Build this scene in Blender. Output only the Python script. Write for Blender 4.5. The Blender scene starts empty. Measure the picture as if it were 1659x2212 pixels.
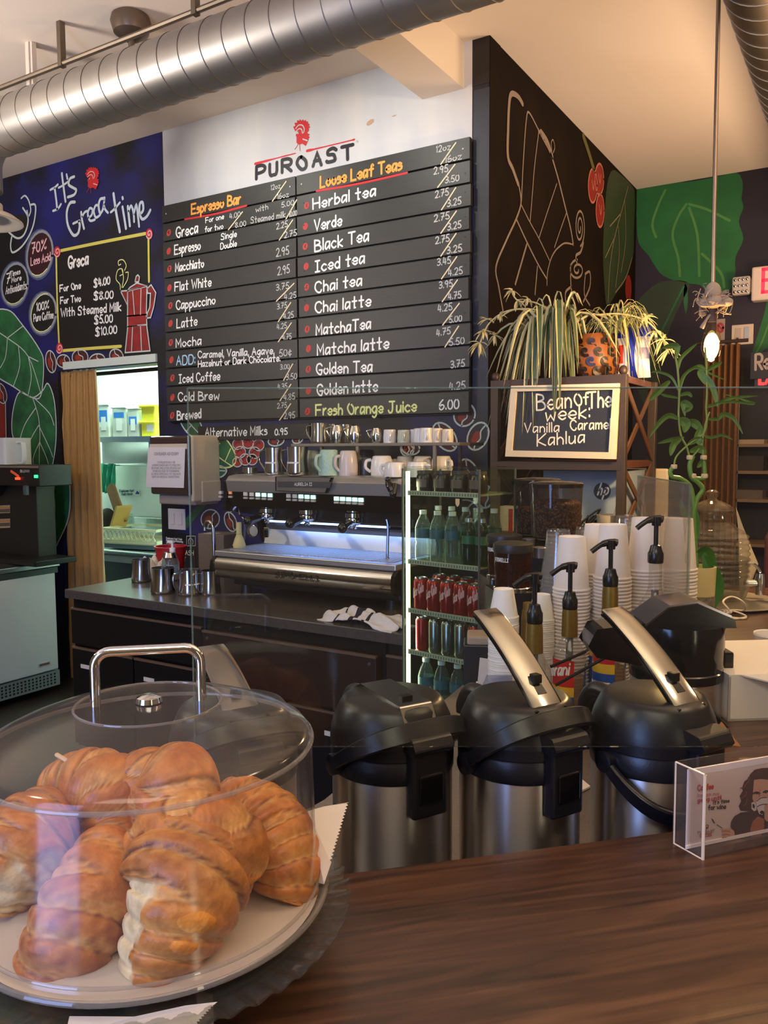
import bpy, math, random
from mathutils import Vector, Matrix, noise
from math import sin, cos, pi, radians as RAD

# ------------------------------------------------------------------ camera
FPX, W, H = 1748.49, 1659.0, 2212.0
YAW, PITCH, ROLL = RAD(31.541), RAD(-4.4634), RAD(-0.2966)
EYE = Vector((0, 0, 1.6))
_f = Vector((-sin(YAW)*cos(PITCH), cos(YAW)*cos(PITCH), sin(PITCH)))
_r = Vector((cos(YAW), sin(YAW), 0))
_u = _r.cross(_f)
CR = cos(ROLL)*_r + sin(ROLL)*_u
CU = -sin(ROLL)*_r + cos(ROLL)*_u
CF = _f
S = bpy.context.scene
cam = bpy.data.cameras.new('camera')
cam.sensor_fit = 'VERTICAL'; cam.sensor_height = 36.0; cam.lens = FPX/H*36.0
cam.clip_start = 0.02; cam.clip_end = 60
camo = bpy.data.objects.new('camera', cam); S.collection.objects.link(camo)
M = Matrix.Identity(4)
for i in range(3):
    M[i][0] = CR[i]; M[i][1] = CU[i]; M[i][2] = -CF[i]; M[i][3] = EYE[i]
camo.matrix_world = M
S.camera = camo

S.view_settings.view_transform = 'Standard'
S.view_settings.look = 'None'
S.view_settings.gamma = 1.0
S.view_settings.use_curve_mapping = False
S.view_settings.exposure = -0.30
S.cycles.use_denoising = True
S.cycles.transparent_max_bounces = 28
S.cycles.max_bounces = 10
S.cycles.sample_clamp_indirect = 4.0

world = bpy.data.worlds.new('world'); S.world = world; world.use_nodes = True
world.node_tree.nodes['Background'].inputs[0].default_value = (0.9, 0.95, 1, 1)
world.node_tree.nodes['Background'].inputs[1].default_value = 0.25

def light(name, kind, loc, energy, color, size=None, size_y=None, target=None, spot=None, blend=0.6, radius=None):
    d = bpy.data.lights.new(name, kind); d.energy = energy; d.color = color
    if kind == 'AREA':
        d.shape = 'RECTANGLE'; d.size = size; d.size_y = size_y or size
    if kind == 'SPOT':
        d.spot_size = RAD(spot); d.spot_blend = blend
    if radius is not None: d.shadow_soft_size = radius
    o = bpy.data.objects.new(name, d); S.collection.objects.link(o); o.location = loc
    if target is not None:
        o.rotation_euler = (Vector(target)-Vector(loc)).to_track_quat('-Z', 'Y').to_euler()
    return o
# daylight through the tall glass shop door behind the viewer
light('door_daylight', 'AREA', (-0.95, -1.92, 1.42), 130, (0.28, 0.44, 1.0), 1.2, 2.7, target=(-0.95, 3, 1.42))
light('warm_streak_light', 'AREA', (3.02, -0.75, 1.5), 11, (1.0, 0.88, 0.62), 0.22, 2.0, target=(-1, 0.8, 1.4))  # unseen narrow light added for the warm streak on the airpots
# unseen fill lights added to brighten the customer side
light('fill_over_entrance', 'AREA', (0.6, -1.0, 3.42), 60, (1.0, 0.86, 0.70), 2.0, 1.2, target=(0.6, -1.0, 0))
light('ceiling_fill_bar', 'AREA', (0.9, 1.6, 2.45), 90, (1.0, 0.78, 0.55), 0.6, 0.6, target=(0.2, 2.2, 5))  # added, like the next two, to brighten the ceiling from below
light('ceiling_fill_room', 'AREA', (0.2, 4.5, 1.75), 80, (1.0, 0.66, 0.40), 0.8, 0.8, target=(0.0, 4.5, 5))
light('ceiling_fill_aisle', 'AREA', (-4.3, 0.6, 2.3), 105, (1.0, 0.87, 0.78), 0.6, 0.6, target=(-3.6, 1.3, 5))
light('fill_over_bar', 'POINT', (0.75, 1.5, 2.6), 20, (1.0, 0.74, 0.46), radius=0.09)  # this and the next three points are added fill for room and ceiling
light('fill_over_room', 'POINT', (1.35, 3.7, 2.5), 34, (1.0, 0.60, 0.33), radius=0.10)
light('fill_over_aisle', 'POINT', (-4.3, 0.2, 2.7), 55, (1.0, 0.93, 0.86), radius=0.10)
light('fill_over_till', 'POINT', (-1.7, -0.9, 2.8), 40, (1.0, 0.90, 0.78), radius=0.10)
# track lamps washing the menu board
light('menu_spot_left', 'SPOT', (-3.15, 2.70, 3.30), 30, (1.0, 0.97, 0.88), target=(-3.1, 3.6, 2.8), spot=105, blend=1.0, radius=0.06)
light('menu_spot_right', 'SPOT', (-2.15, 2.70, 3.30), 30, (1.0, 0.97, 0.88), target=(-2.15, 3.6, 2.8), spot=105, blend=1.0, radius=0.06)
# fluorescent of the kitchen
light('kitchen_tube', 'AREA', (-4.9, 4.5, 2.62), 150, (0.70, 1.0, 0.82), 1.2, 0.5, target=(-4.9, 4.5, 0))
# bulb at the right
light('bulb_light', 'POINT', (-0.49, 2.861, 1.86), 55, (1.0, 0.62, 0.27), radius=0.03)

# ------------------------------------------------------------------ pixel rays -> world points on real planes
def ray(x, y): return CR*((x-W/2)/FPX) - CU*((y-H/2)/FPX) + CF
def onz(x, y, z): d = ray(x, y); return EYE + d*((z-EYE.z)/d.z)
def ony(x, y, Y): d = ray(x, y); return EYE + d*((Y-EYE.y)/d.y)
def onx(x, y, X): d = ray(x, y); return EYE + d*((X-EYE.x)/d.x)
def ond(x, y, D): return EYE + ray(x, y)*D

# ------------------------------------------------------------------ helpers
def lin(c):
    c = c.lstrip('#'); out = []
    for i in (0, 2, 4):
        v = int(c[i:i+2], 16)/255
        out.append(v/12.92 if v <= 0.04045 else ((v+0.055)/1.055)**2.4)
    return (*out, 1)
MATS = {}
def mat(name, color='#808080', rough=0.5, metal=0.0, var=0.0, vscale=8.0, color2=None, emit=None, estr=0, bump=0.0, bscale=60, stretch=None, coat=0.0, spec=None, trans=0.0, ior=None):
    """principled material; a noise blend towards color2 (or a darker tone) gives natural variation"""
    if name in MATS: return MATS[name]
    m = bpy.data.materials.new(name); m.use_nodes = True
    nt = m.node_tree; b = nt.nodes['Principled BSDF']
    c1 = lin(color); b.inputs['Base Color'].default_value = c1
    b.inputs['Roughness'].default_value = rough; b.inputs['Metallic'].default_value = metal
    if coat: b.inputs['Coat Weight'].default_value = coat; b.inputs['Coat Roughness'].default_value = 0.1
    if spec is not None: b.inputs['Specular IOR Level'].default_value = spec
    if trans: b.inputs['Transmission Weight'].default_value = trans
    if ior: b.inputs['IOR'].default_value = ior
    if emit:
        b.inputs['Emission Color'].default_value = lin(emit); b.inputs['Emission Strength'].default_value = estr
    if var or bump:
        tc = nt.nodes.new('ShaderNodeTexCoord'); mp = nt.nodes.new('ShaderNodeMapping')
        nt.links.new(tc.outputs['Object'], mp.inputs['Vector'])
        if stretch: mp.inputs['Scale'].default_value = stretch
    if var:
        n = nt.nodes.new('ShaderNodeTexNoise'); n.inputs['Scale'].default_value = vscale; n.inputs['Detail'].default_value = 6
        nt.links.new(mp.outputs[0], n.inputs['Vector'])
        rp = nt.nodes.new('ShaderNodeValToRGB')
        lo, hi = (0.5-0.28, 0.5+0.28)
        rp.color_ramp.elements[0].position = lo; rp.color_ramp.elements[1].position = hi
        c2 = lin(color2) if color2 else tuple([v*0.55 for v in c1[:3]])+(1,)
        rp.color_ramp.elements[0].color = tuple(c1[i]*(1-var)+c2[i]*var for i in range(3))+(1,)
        rp.color_ramp.elements[1].color = c1
        nt.links.new(n.outputs['Fac'], rp.inputs[0]); nt.links.new(rp.outputs[0], b.inputs['Base Color'])
    if bump:
        n2 = nt.nodes.new('ShaderNodeTexNoise'); n2.inputs['Scale'].default_value = bscale; n2.inputs['Detail'].default_value = 4
        nt.links.new(mp.outputs[0], n2.inputs['Vector'])
        bp = nt.nodes.new('ShaderNodeBump'); bp.inputs['Strength'].default_value = bump; bp.inputs['Distance'].default_value = 0.01
        nt.links.new(n2.outputs['Fac'], bp.inputs['Height']); nt.links.new(bp.outputs[0], b.inputs['Normal'])
    MATS[name] = m
    return m

def clear(name, tint='#ffffff', rough=0.02, ior=1.45, haze=0.0, hazecol='#ffffff'):
    """thin clear sheet: see-through with fresnel reflection"""
    if name in MATS: return MATS[name]
    m = bpy.data.materials.new(name); m.use_nodes = True; nt = m.node_tree
    nt.nodes.remove(nt.nodes['Principled BSDF']); out = nt.nodes['Material Output']
    t = nt.nodes.new('ShaderNodeBsdfTransparent'); t.inputs[0].default_value = lin(tint)
    g = nt.nodes.new('ShaderNodeBsdfGlossy'); g.inputs['Roughness'].default_value = rough
    fr = nt.nodes.new('ShaderNodeFresnel')
    ge = nt.nodes.new('ShaderNodeNewGeometry'); mr = nt.nodes.new('ShaderNodeMapRange')   # thin sheet: same reflectance from both sides
    mr.inputs[3].default_value = ior; mr.inputs[4].default_value = 1/ior
    nt.links.new(ge.outputs['Backfacing'], mr.inputs[0]); nt.links.new(mr.outputs[0], fr.inputs[0])
    mx = nt.nodes.new('ShaderNodeMixShader')
    nt.links.new(fr.outputs[0], mx.inputs[0]); nt.links.new(t.outputs[0], mx.inputs[1]); nt.links.new(g.outputs[0], mx.inputs[2])
    last = mx
    if haze:
        d = nt.nodes.new('ShaderNodeBsdfDiffuse'); d.inputs[0].default_value = lin(hazecol)
        m2 = nt.nodes.new('ShaderNodeMixShader'); m2.inputs[0].default_value = haze
        nt.links.new(mx.outputs[0], m2.inputs[1]); nt.links.new(d.outputs[0], m2.inputs[2]); last = m2
    nt.links.new(last.outputs[0], out.inputs[0])
    MATS[name] = m
    return m

def frame(t):
    t = t.normalized(); a = Vector((0, 0, 1)) if abs(t.z) < 0.9 else Vector((1, 0, 0))
    n = t.cross(a).normalized(); return n, t.cross(n).normalized()

def spline(pts, n=8, closed=False):
    """catmull-rom through points (tuples of any length)"""
    P = [tuple(p) for p in pts]; k = len(P); out = []
    if k < 3 and not closed:
        return [tuple(p) for p in P] if n <= 1 else [tuple(P[0][i]+(P[-1][i]-P[0][i])*j/n for i in range(len(P[0]))) for j in range(n+1)]
    segs = k if closed else k-1
    for s in range(segs):
        p1, p2 = P[s % k], P[(s+1) % k]
        if closed: p0, p3 = P[(s-1) % k], P[(s+2) % k]
        else: p0, p3 = P[max(s-1, 0)], P[min(s+2, k-1)]
        for j in range(n):
            t = j/n; t2, t3 = t*t, t*t*t
            out.append(tuple(0.5*(2*b+(c-a)*t+(2*a-5*b+4*c-d)*t2+(3*b-a-3*c+d)*t3) for a, b, c, d in zip(p0, p1, p2, p3)))
    if not closed: out.append(P[-1])
    return out

class MB:
    def __init__(s): s.v = []; s.f = []; s.m = []; s.s = []
    def add(s, vs, fs, mi=0, sm=False):
        o = len(s.v); s.v += [tuple(v) for v in vs]
        for f in fs: s.f.append(tuple(i+o for i in f)); s.m.append(mi); s.s.append(sm)
        return s
    def box(s, x0, x1, y0, y1, z0, z1, mi=0):
        vs = [(x, y, z) for z in (z0, z1) for y in (y0, y1) for x in (x0, x1)]
        return s.add(vs, [(0, 2, 3, 1), (4, 5, 7, 6), (0, 1, 5, 4), (2, 6, 7, 3), (0, 4, 6, 2), (1, 3, 7, 5)], mi)
    def obox(s, c, ax, ay, az, mi=0):
        c = Vector(c); ax, ay, az = Vector(ax), Vector(ay), Vector(az)
        vs = [c+ax*i+ay*j+az*k for k in (-1, 1) for j in (-1, 1) for i in (-1, 1)]
        return s.add(vs, [(0, 2, 3, 1), (4, 5, 7, 6), (0, 1, 5, 4), (2, 6, 7, 3), (0, 4, 6, 2), (1, 3, 7, 5)], mi)
    def prism(s, poly, z0, z1, mi=0, sm=False):
        n = len(poly)
        vs = [(p[0], p[1], z0) for p in poly]+[(p[0], p[1], z1) for p in poly]
        s.add(vs, [tuple(range(n))[::-1], tuple(range(n, 2*n))], mi)
        return s.add(vs, [(i, (i+1) % n, n+(i+1) % n, n+i) for i in range(n)], mi, sm)
    def extrude(s, pts, d, mi=0, sm=False):
        """solid from a planar outline of 3-d points pushed along d"""
        d = Vector(d); n = len(pts); vs = [Vector(p) for p in pts]; vs = vs+[v+d for v in vs]
        s.add(vs, [tuple(range(n))[::-1], tuple(range(n, 2*n))], mi)
        return s.add(vs, [(i, (i+1) % n, n+(i+1) % n, n+i) for i in range(n)], mi, sm)
    def lathe(s, prof, seg=32, c=(0, 0, 0), mi=0, cap0=True, cap1=True, a0=0, a1=2*pi, sm=True, axis=None, wob=None):
        c = Vector(c); full = abs(a1-a0-2*pi) < 1e-6; n = seg if full else seg+1
        if axis is None: X, Y, Z = Vector((1, 0, 0)), Vector((0, 1, 0)), Vector((0, 0, 1))
        else: Z = Vector(axis).normalized(); X, Y = frame(Z)
        vs = []
        for r, z in prof:
            for i in range(n):
                a = a0+(a1-a0)*i/seg; rr = r*(wob(a, z) if wob else 1)
                vs.append(c+X*(rr*cos(a))+Y*(rr*sin(a))+Z*z)
        mis = mi if isinstance(mi, (list, tuple)) else [mi]*(len(prof)-1)
        o = len(s.v); s.v += [tuple(v) for v in vs]
        for j in range(len(prof)-1):
            for i in range(seg):
                i2 = (i+1) % n if full else i+1
                s.f.append((o+j*n+i, o+j*n+i2, o+(j+1)*n+i2, o+(j+1)*n+i)); s.m.append(mis[j]); s.s.append(sm)
        if full:
            if cap0 and prof[0][0] > 1e-6: s.f.append(tuple(o+i for i in range(n))[::-1]); s.m.append(mis[0]); s.s.append(False)
            if cap1 and prof[-1][0] > 1e-6: s.f.append(tuple(o+(len(prof)-1)*n+i for i in range(n))); s.m.append(mis[-1]); s.s.append(False)
        return s
    def tube(s, path, r, seg=8, mi=0, closed=False, caps=True, ry=None, up=None):
        P = [Vector(p) for p in path]; n = len(P)
        R = [r]*n if not isinstance(r, (list, tuple)) else list(r)
        prevn = None; o = len(s.v)
        for i, p in enumerate(P):
            if closed: t = P[(i+1) % n]-P[i-1]
            else: t = P[min(i+1, n-1)]-P[max(i-1, 0)]
            if t.length < 1e-9: t = Vector((0, 0, 1))
            t.normalize()
            if up is not None:
                a = Vector(up); a = (a-t*a.dot(t)).normalized()
            elif prevn is None: a, _ = frame(t)
            else:
                a = prevn-t*prevn.dot(t)
                a = a.normalized() if a.length > 1e-6 else frame(t)[0]
            prevn = a; b = t.cross(a)
            q = 1 if ry is None else ry
            for k in range(seg):
                an = 2*pi*k/seg
                s.v.append(tuple(p+a*(R[i]*cos(an))+b*(R[i]*q*sin(an))))
        last = n if closed else n-1
        for i in range(last):
            j = (i+1) % n
            for k in range(seg):
                k2 = (k+1) % seg
                s.f.append((o+i*seg+k, o+i*seg+k2, o+j*seg+k2, o+j*seg+k)); s.m.append(mi); s.s.append(True)
        if caps and not closed:
            s.f.append(tuple(o+k for k in range(seg))[::-1]); s.m.append(mi); s.s.append(False)
            s.f.append(tuple(o+(n-1)*seg+k for k in range(seg))); s.m.append(mi); s.s.append(False)
        return s
    def strap(s, path, wdir, w, t, mi=0):
        """flat band: path swept with a rectangle, w wide along wdir, t thick"""
        P = [Vector(p) for p in path]; n = len(P); o = len(s.v)
        W_ = w if isinstance(w, (list, tuple)) else [w]*n
        wd = Vector(wdir)
        for i, p in enumerate(P):
            tg = (P[min(i+1, n-1)]-P[max(i-1, 0)]).normalized()
            a = (wd-tg*wd.dot(tg)).normalized(); b = tg.cross(a)
            for u, v in ((1, .5), (.85, 1), (-.85, 1), (-1, .5), (-1, -.5), (-.85, -1), (.85, -1), (1, -.5)): s.v.append(tuple(p+a*(u*W_[i]/2)+b*(v*t/2)))
        for i in range(n-1):
            for k in range(8):
                k2 = (k+1) % 8
                s.f.append((o+i*8+k, o+i*8+k2, o+(i+1)*8+k2, o+(i+1)*8+k)); s.m.append(mi); s.s.append(True)
        s.f.append(tuple(o+k for k in range(8))[::-1]); s.m.append(mi); s.s.append(False)
        s.f.append(tuple(o+(n-1)*8+k for k in range(8))); s.m.append(mi); s.s.append(False)
        return s
    def ball(s, c, rx, ry=None, rz=None, seg=16, rings=10, mi=0, lo=-pi/2, hi=pi/2):
        ry = ry or rx; rz = rz or rx; o = len(s.v); c = Vector(c)
        for j in range(rings+1):
            b = lo+(hi-lo)*j/rings
            for i in range(seg):
                a = 2*pi*i/seg
                s.v.append((c.x+rx*cos(b)*cos(a), c.y+ry*cos(b)*sin(a), c.z+rz*sin(b)))
        for j in range(rings):
            for i in range(seg):
                i2 = (i+1) % seg
                s.f.append((o+j*seg+i, o+j*seg+i2, o+(j+1)*seg+i2, o+(j+1)*seg+i)); s.m.append(mi); s.s.append(True)
        return s
    def ngon(s, pts, mi=0): return s.add(pts, [tuple(range(len(pts)))], mi)
    def ribbon(s, pts, nrm, hw, mi=0, caps=True):
        """painted stroke: flat ribbon with round ends lying on a surface with normal nrm; hw may be a list"""
        P = []
        for p in pts:
            p = Vector(p)
            if not P or (p-P[-1]).length > 1e-5: P.append(p)
        N = Vector(nrm).normalized(); n = len(P)
        if n == 0: return s
        if n == 1: P.append(P[0]+frame(N)[0]*hw*0.3 if not isinstance(hw, list) else P[0]+frame(N)[0]*0.001); n = 2
        HW = [hw[min(int(i*len(hw)/n), len(hw)-1)] for i in range(n)] if isinstance(hw, list) else [hw]*n
        L, R_ = [], []
        for i in range(n):
            d1 = (P[i]-P[i-1]).normalized() if i else None
            d2 = (P[i+1]-P[i]).normalized() if i < n-1 else None
            if d1 is None: d1 = d2
            if d2 is None: d2 = d1
            t = d1+d2
            t = t.normalized() if t.length > 0.35 else d2
            sd = N.cross(t); k = 1/max(0.6, sd.dot(N.cross(d2)))
            L.append(P[i]+sd*HW[i]*k); R_.append(P[i]-sd*HW[i]*k)
        if caps:
            pre, post = [], []
            d = (P[1]-P[0]).normalized(); sd = N.cross(d)
            for k in range(1, 4):
                a = pi*k/4; pre.append(P[0]+sd*HW[0]*cos(a)-d*HW[0]*sin(a))
            d = (P[-1]-P[-2]).normalized(); sd = N.cross(d)
            for k in range(1, 4):
                a = pi*k/4; post.append(P[-1]+sd*HW[-1]*cos(a)+d*HW[-1]*sin(a))
            s.add([L[0]]+pre+[R_[0]], [tuple(range(5))], mi)
            s.add([L[-1]]+post+[R_[-1]], [tuple(range(5))[::-1]], mi)
        vs = L+R_
        return s.add(vs, [(n+i, n+i+1, i+1, i) for i in range(n-1)], mi)
    def build(s, name, mats, parent=None, bevel=0, sub=0, loc=None, auto=40, bseg=2):
        me = bpy.data.meshes.new(name); me.from_pydata(s.v, [], s.f)
        if not isinstance(mats, (list, tuple)): mats = [mats]
        for m in mats: me.materials.append(m)
        me.polygons.foreach_set('material_index', s.m)
        me.polygons.foreach_set('use_smooth', s.s)
        me.update()
        if any(s.s): me.set_sharp_from_angle(angle=RAD(auto))
        o = bpy.data.objects.new(name, me); S.collection.objects.link(o)
        if parent is not None: o.parent = parent
        if loc is not None: o.location = loc
        if bevel:
            b = o.modifiers.new('bevel', 'BEVEL'); b.width = bevel; b.segments = bseg; b.limit_method = 'ANGLE'; b.angle_limit = RAD(50)
        if sub:
            b = o.modifiers.new('sub', 'SUBSURF'); b.levels = sub; b.render_levels = sub
        return o

def tag(o, label=None, cat=None, group=None, kind=None):
    if label: o['label'] = label
    if cat: o['category'] = cat
    if group: o['group'] = group
    if kind: o['kind'] = kind
    return o
def thing(name, label, cat, loc=(0, 0, 0), rotz=0, group=None, rot=None):
    o = bpy.data.objects.new(name, None); S.collection.objects.link(o); o.empty_display_size = 0.05
    o.location = loc; o.rotation_euler = rot if rot else (0, 0, rotz)
    return tag(o, label, cat, group)
def dup(o, parent=None, loc=None, rotz=None, label=None, group=None):
    c = o.copy(); S.collection.objects.link(c)
    if parent is not None: c.parent = parent
    if loc is not None: c.location = loc
    if rotz is not None: c.rotation_euler = (0, 0, rotz)
    if label: c['label'] = label
    if group: c['group'] = group
    for ch in list(o.children): dup(ch, c)
    return c
def struct(name, mb, mats, parent=None, **k):
    o = mb.build(name, mats, parent, **k)
    if parent is None: o['kind'] = 'structure'
    return o

# ------------------------------------------------------------------ single stroke hand lettering
GL = {
'A': '043e64|1858', 'B': '040e|~0e4d5b4a09|~0949676544 04'.replace(' ', ''), 'C': '~6c4e1d0916345466', 'D': '040e|~0e4e6b674404', 'E': '6e0e0464|0959', 'F': '6e0e04|0959',
'G': '~6c4e1d0916345468|3868', 'H': '040e|646e|0969', 'I': '242e|0e4e|0444', 'J': '~4e47341406|1e6e', 'K': '040e|6e0864', 'L': '0e0454', 'M': '040e376e64', 'N': '040e646e',
'O': '~3e1d0934656a3e', 'P': '040e|~0e4e6c5908', 'R': '040e|~0e4e6c5909|2964', 'S': '~6c4e1d1a4957541405', 'T': '343e|0e6e', 'U': '~0e0714345467|676e', 'V': '0e346e', 'W': '0e244b648e',
'Y': '0e396e|3934', 'Z': '0e6e0464', 'X': '046e|0e64', 'Q': '~3e1d0934656a3e|4764',
'a': '~494a1a0705142547|4a4744', 'b': '0e04|~082a48462405', 'c': '~492a08062445', 'd': '4e44|~482a08062446', 'e': '~0747492a08062445', 'f': '~4d3e2c24|0a4a', 'g': '~4a2a08062447|~4a432001',
'h': '0e04|~082a4844', 'i': '0a04|0c0d', 'j': '~2a2200|2c2d', 'k': '0e04|4a0744', 'l': '0e04', 'm': '0a04|~082a3834|~385a6864', 'n': '0a04|~082a4844', 'o': '~2a0806244648 2a'.replace(' ', ''),
'p': '0a00|~082a48462405', 'q': '~4a2a08062447|4a40', 'r': '0a04|~072a3a', 's': '~391a0837351404', 't': '2e2434|0a4a', 'u': '~0a05244 7'.replace(' ', '')+'|4a44', 'v': '0a244a', 'w': '0a1438546a',
'x': '044a|0a44', 'y': '0a25|4a10', 'z': '0a4a0444',
'0': '~2e0b0624464b2e', '1': '0c1e14', '2': '~0c2e4c3804|0444', '3': '~0d2e4c3a19|~1948462405', '4': '1e0747|3c34', '5': '4e1e09|~092a47452405', '6': '~3e0a0524464829 07'.replace(' ', ''), '7': '0e4e14|1949',
'8': '~2e0c2a4624062a4c2e', '9': '~4c2e0b294b|4c34', '.': '0405', ',': '0502', ':': '0506|0a0b', '$': '~6c4e1d1a4957541405|3f33', '%': '046e|~1e0d1b2d1e|~5756655557'.replace('5756655557', '5746556657'), "'": '0e0c', '/': '044e', '!': '0e07|0405',
'-': '0939', '~': '~093a2849', '"': '0e0c|2e2c', '\u00a2': '~492a08062445|2c22', '@': '~3e1d0934656a3e'}
_GC = {}
def glyph(ch):
    if ch in _GC: return _GC[ch]
    w = 0; out = []
    for st in GL.get(ch, '0444').split('|'):
        sm = st.startswith('~'); st = st.lstrip('~')
        pts = [(int(st[i], 36), int(st[i+1], 36)) for i in range(0, len(st)-1, 2)]
        w = max(w, max(p[0] for p in pts))
        out.append(spline(pts, 4) if sm and len(pts) > 2 else pts)
    _GC[ch] = (w, out); return _GC[ch]
def text(mb, s, P0, P1, U, nrm, hw, mi=0, jit=0.25, slant=0.0, mapper=None):
    """hand-drawn line of text from P0 to P1, cap height vector U, on a surface with normal nrm"""
    rnd = random.Random(s)
    tot = sum((glyph(c)[0]+2.2) if c != ' ' else 3.6 for c in s)-2.2
    P0, P1, U = Vector(P0), Vector(P1), Vector(U)
    ex = (P1-P0)/max(tot, 1e-3); x = 0; lift = 0; N_ = Vector(nrm).normalized() if nrm is not None else None
    for c in s:
        if c == ' ': x += 3.6; continue
        w, sts = glyph(c)
        dy = rnd.uniform(-jit, jit); sk = slant+rnd.uniform(-0.03, 0.03)
        for st in sts:
            pts = [P0+ex*(x+px+(py-4)*sk*0.6)+U*((py-4+dy)/10) for px, py in st]
            lift = (lift+1) % 6
            if mapper: pts = [mapper(p) for p in pts]
            else: pts = [p+N_*(.00006*lift) for p in pts]
            mb.ribbon(pts, nrm if not mapper else mapper(pts[0], True), hw, mi)
        x += w+2.2
    return mb
# ================================================================== the room
YM, XB, YB, ZC = 3.60, -1.62, 6.25, 3.51      # menu wall, brown side wall, back wall, ceiling
def wall_mat(name, ca, cb, scale=2.2, p0=.42, p1=.62, rough=.55):
    m = mat(name, cb, rough, var=1.0, vscale=scale, color2=ca, spec=.5 if rough < .8 else .12)
    r = [n for n in m.node_tree.nodes if n.type == 'VALTORGB'][0]
    r.color_ramp.elements[0].position = p0; r.color_ramp.elements[1].position = p1
    return m
M_navy = wall_mat('navy_and_black_paint', '#0b0c12', '#16196a', 2.6, .42, .70)
M_brown = wall_mat('dark_brown_paint', '#160e0a', '#1c120c', 3.0, rough=.85)
M_backw = wall_mat('plum_black_paint', '#191317', '#241a26', 2.0)
M_ceil = mat('cream_ceiling_paint', '#dccfc0', .9, var=.12, vscale=1.3)
M_floor = mat('dark_floor_tile', '#2c2622', .35, var=.5, vscale=5)
M_plain = mat('warm_plaster', '#857767', .9)
M_white = mat('white_wall_paint', '#e9efe9', .8)
M_black = mat('black_paint', '#101011', .45)
M_trimw = mat('pale_trim_paint', '#c9d6cc', .6)

struct('floor', MB().box(-7, 3.2, -3.1, 6.4, -.1, 0), M_floor)
struct('ceiling', MB().box(-7, 3.2, -3.1, 6.4, ZC, ZC+.1), M_ceil)
DX0, DX1, DZ = -4.82, -3.855, 2.14           # doorway to the kitchen
wl = MB().box(-7, DX0, YM, YM+.12, 0, ZC).box(DX1, XB, YM, YM+.12, 0, ZC).box(DX0, DX1, YM, YM+.12, DZ, ZC)
wall_left = struct('wall_left', wl, M_navy)
wall_side = struct('wall_right', MB().box(XB-.12, XB, YM+.12, YB, 0, ZC), M_brown)
# the end of the wall wraps round the corner in brown
struct('trim_1', MB().box(XB-.002, XB+.002, YM, YM+.12, 0, ZC), M_brown)
wall_back = struct('wall_back', MB().box(XB-.12, 3.2, YB, YB+.12, 0, ZC), M_backw)
struct('wall_far_right', MB().box(3.1, 3.2, -3.1, YB, 0, ZC), M_plain)
struct('wall_far_left', MB().box(-7, -6.9, -3.1, YM, 0, ZC), M_plain)
struct('wall_rear', MB().box(-6.9, 3.1, -2.1, -2.0, 0, ZC), M_plain)
struct('beam', MB().box(-1.975, -1.75, -2.0, YM, 3.30, ZC), M_ceil)
# kitchen behind the doorway
wk = struct('wall_kitchen', MB().box(-6.6, -3.3, 5.1, 5.2, 0, 2.75).box(-6.6, -6.5, YM+.12, 5.1, 0, 2.75).box(-3.4, -3.3, YM+.12, 5.1, 0, 2.75).box(-6.6, -3.3, YM+.12, 5.2, 2.75, 2.8), M_white)
# pale header over the doorway with a dark rail below
A, B = ony(140, 800, YM), ony(345, 782, YM)
struct('trim_2', MB().box(A.x, DX1, YM-.015, YM, DZ+.005, DZ+.055), M_trimw)

NM = Vector((0, -1, 0)); NB = Vector((1, 0, 0))
class Paint:
    """painting on a wall; outlines are carried from the photograph onto the real wall plane"""
    def __init__(s, fn, nrm, zf=(0, 0, 1)): s.fn, s.n, s.z = fn, nrm, zf; s.mb = MB()
    def at(s, p, off): x, y = s.z[0]+p[0]/s.z[2], s.z[1]+p[1]/s.z[2]; return s.fn(x, y, off)
    def fill(s, pts, mi=0, off=.0012, smooth=0):
        if smooth: pts = spline(pts, smooth, True)
        s.mb.ngon([s.at(p, off) for p in pts], mi); return s
    def line(s, pts, hw, mi=0, off=.0030, smooth=5, closed=False):
        if smooth: pts = spline(pts, smooth, closed)
        if closed: pts = list(pts)+[pts[0]]
        s.mb.ribbon([s.at(p, off) for p in pts], s.n, hw, mi); return s
    def ell(s, c, rx, ry, rot=0, n=20):
        a = RAD(rot); return [(c[0]+rx*cos(t)*cos(a)-ry*sin(t)*sin(a), c[1]+rx*cos(t)*sin(a)+ry*sin(t)*cos(a)) for t in [2*pi*i/n for i in range(n)]]
    def word(s, w, p0, p1, h, hw, mi=0, off=.0036, slant=0.0):
        P0, P1 = s.at(p0, off), s.at(p1, off); U = s.at((p0[0], p0[1]-h), off)-P0
        text(s.mb, w, P0, P1, U, s.n, hw, mi, slant=slant); return s
    def done(s, name, mats, parent=None): return s.mb.build(name, mats, parent)
def f_menu(x, y, off): return ony(x, y, YM-off)
def f_side(x, y, off): return onx(x, y, XB+off)
def f_back(x, y, off): return ony(x, y, YB-off)

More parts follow.
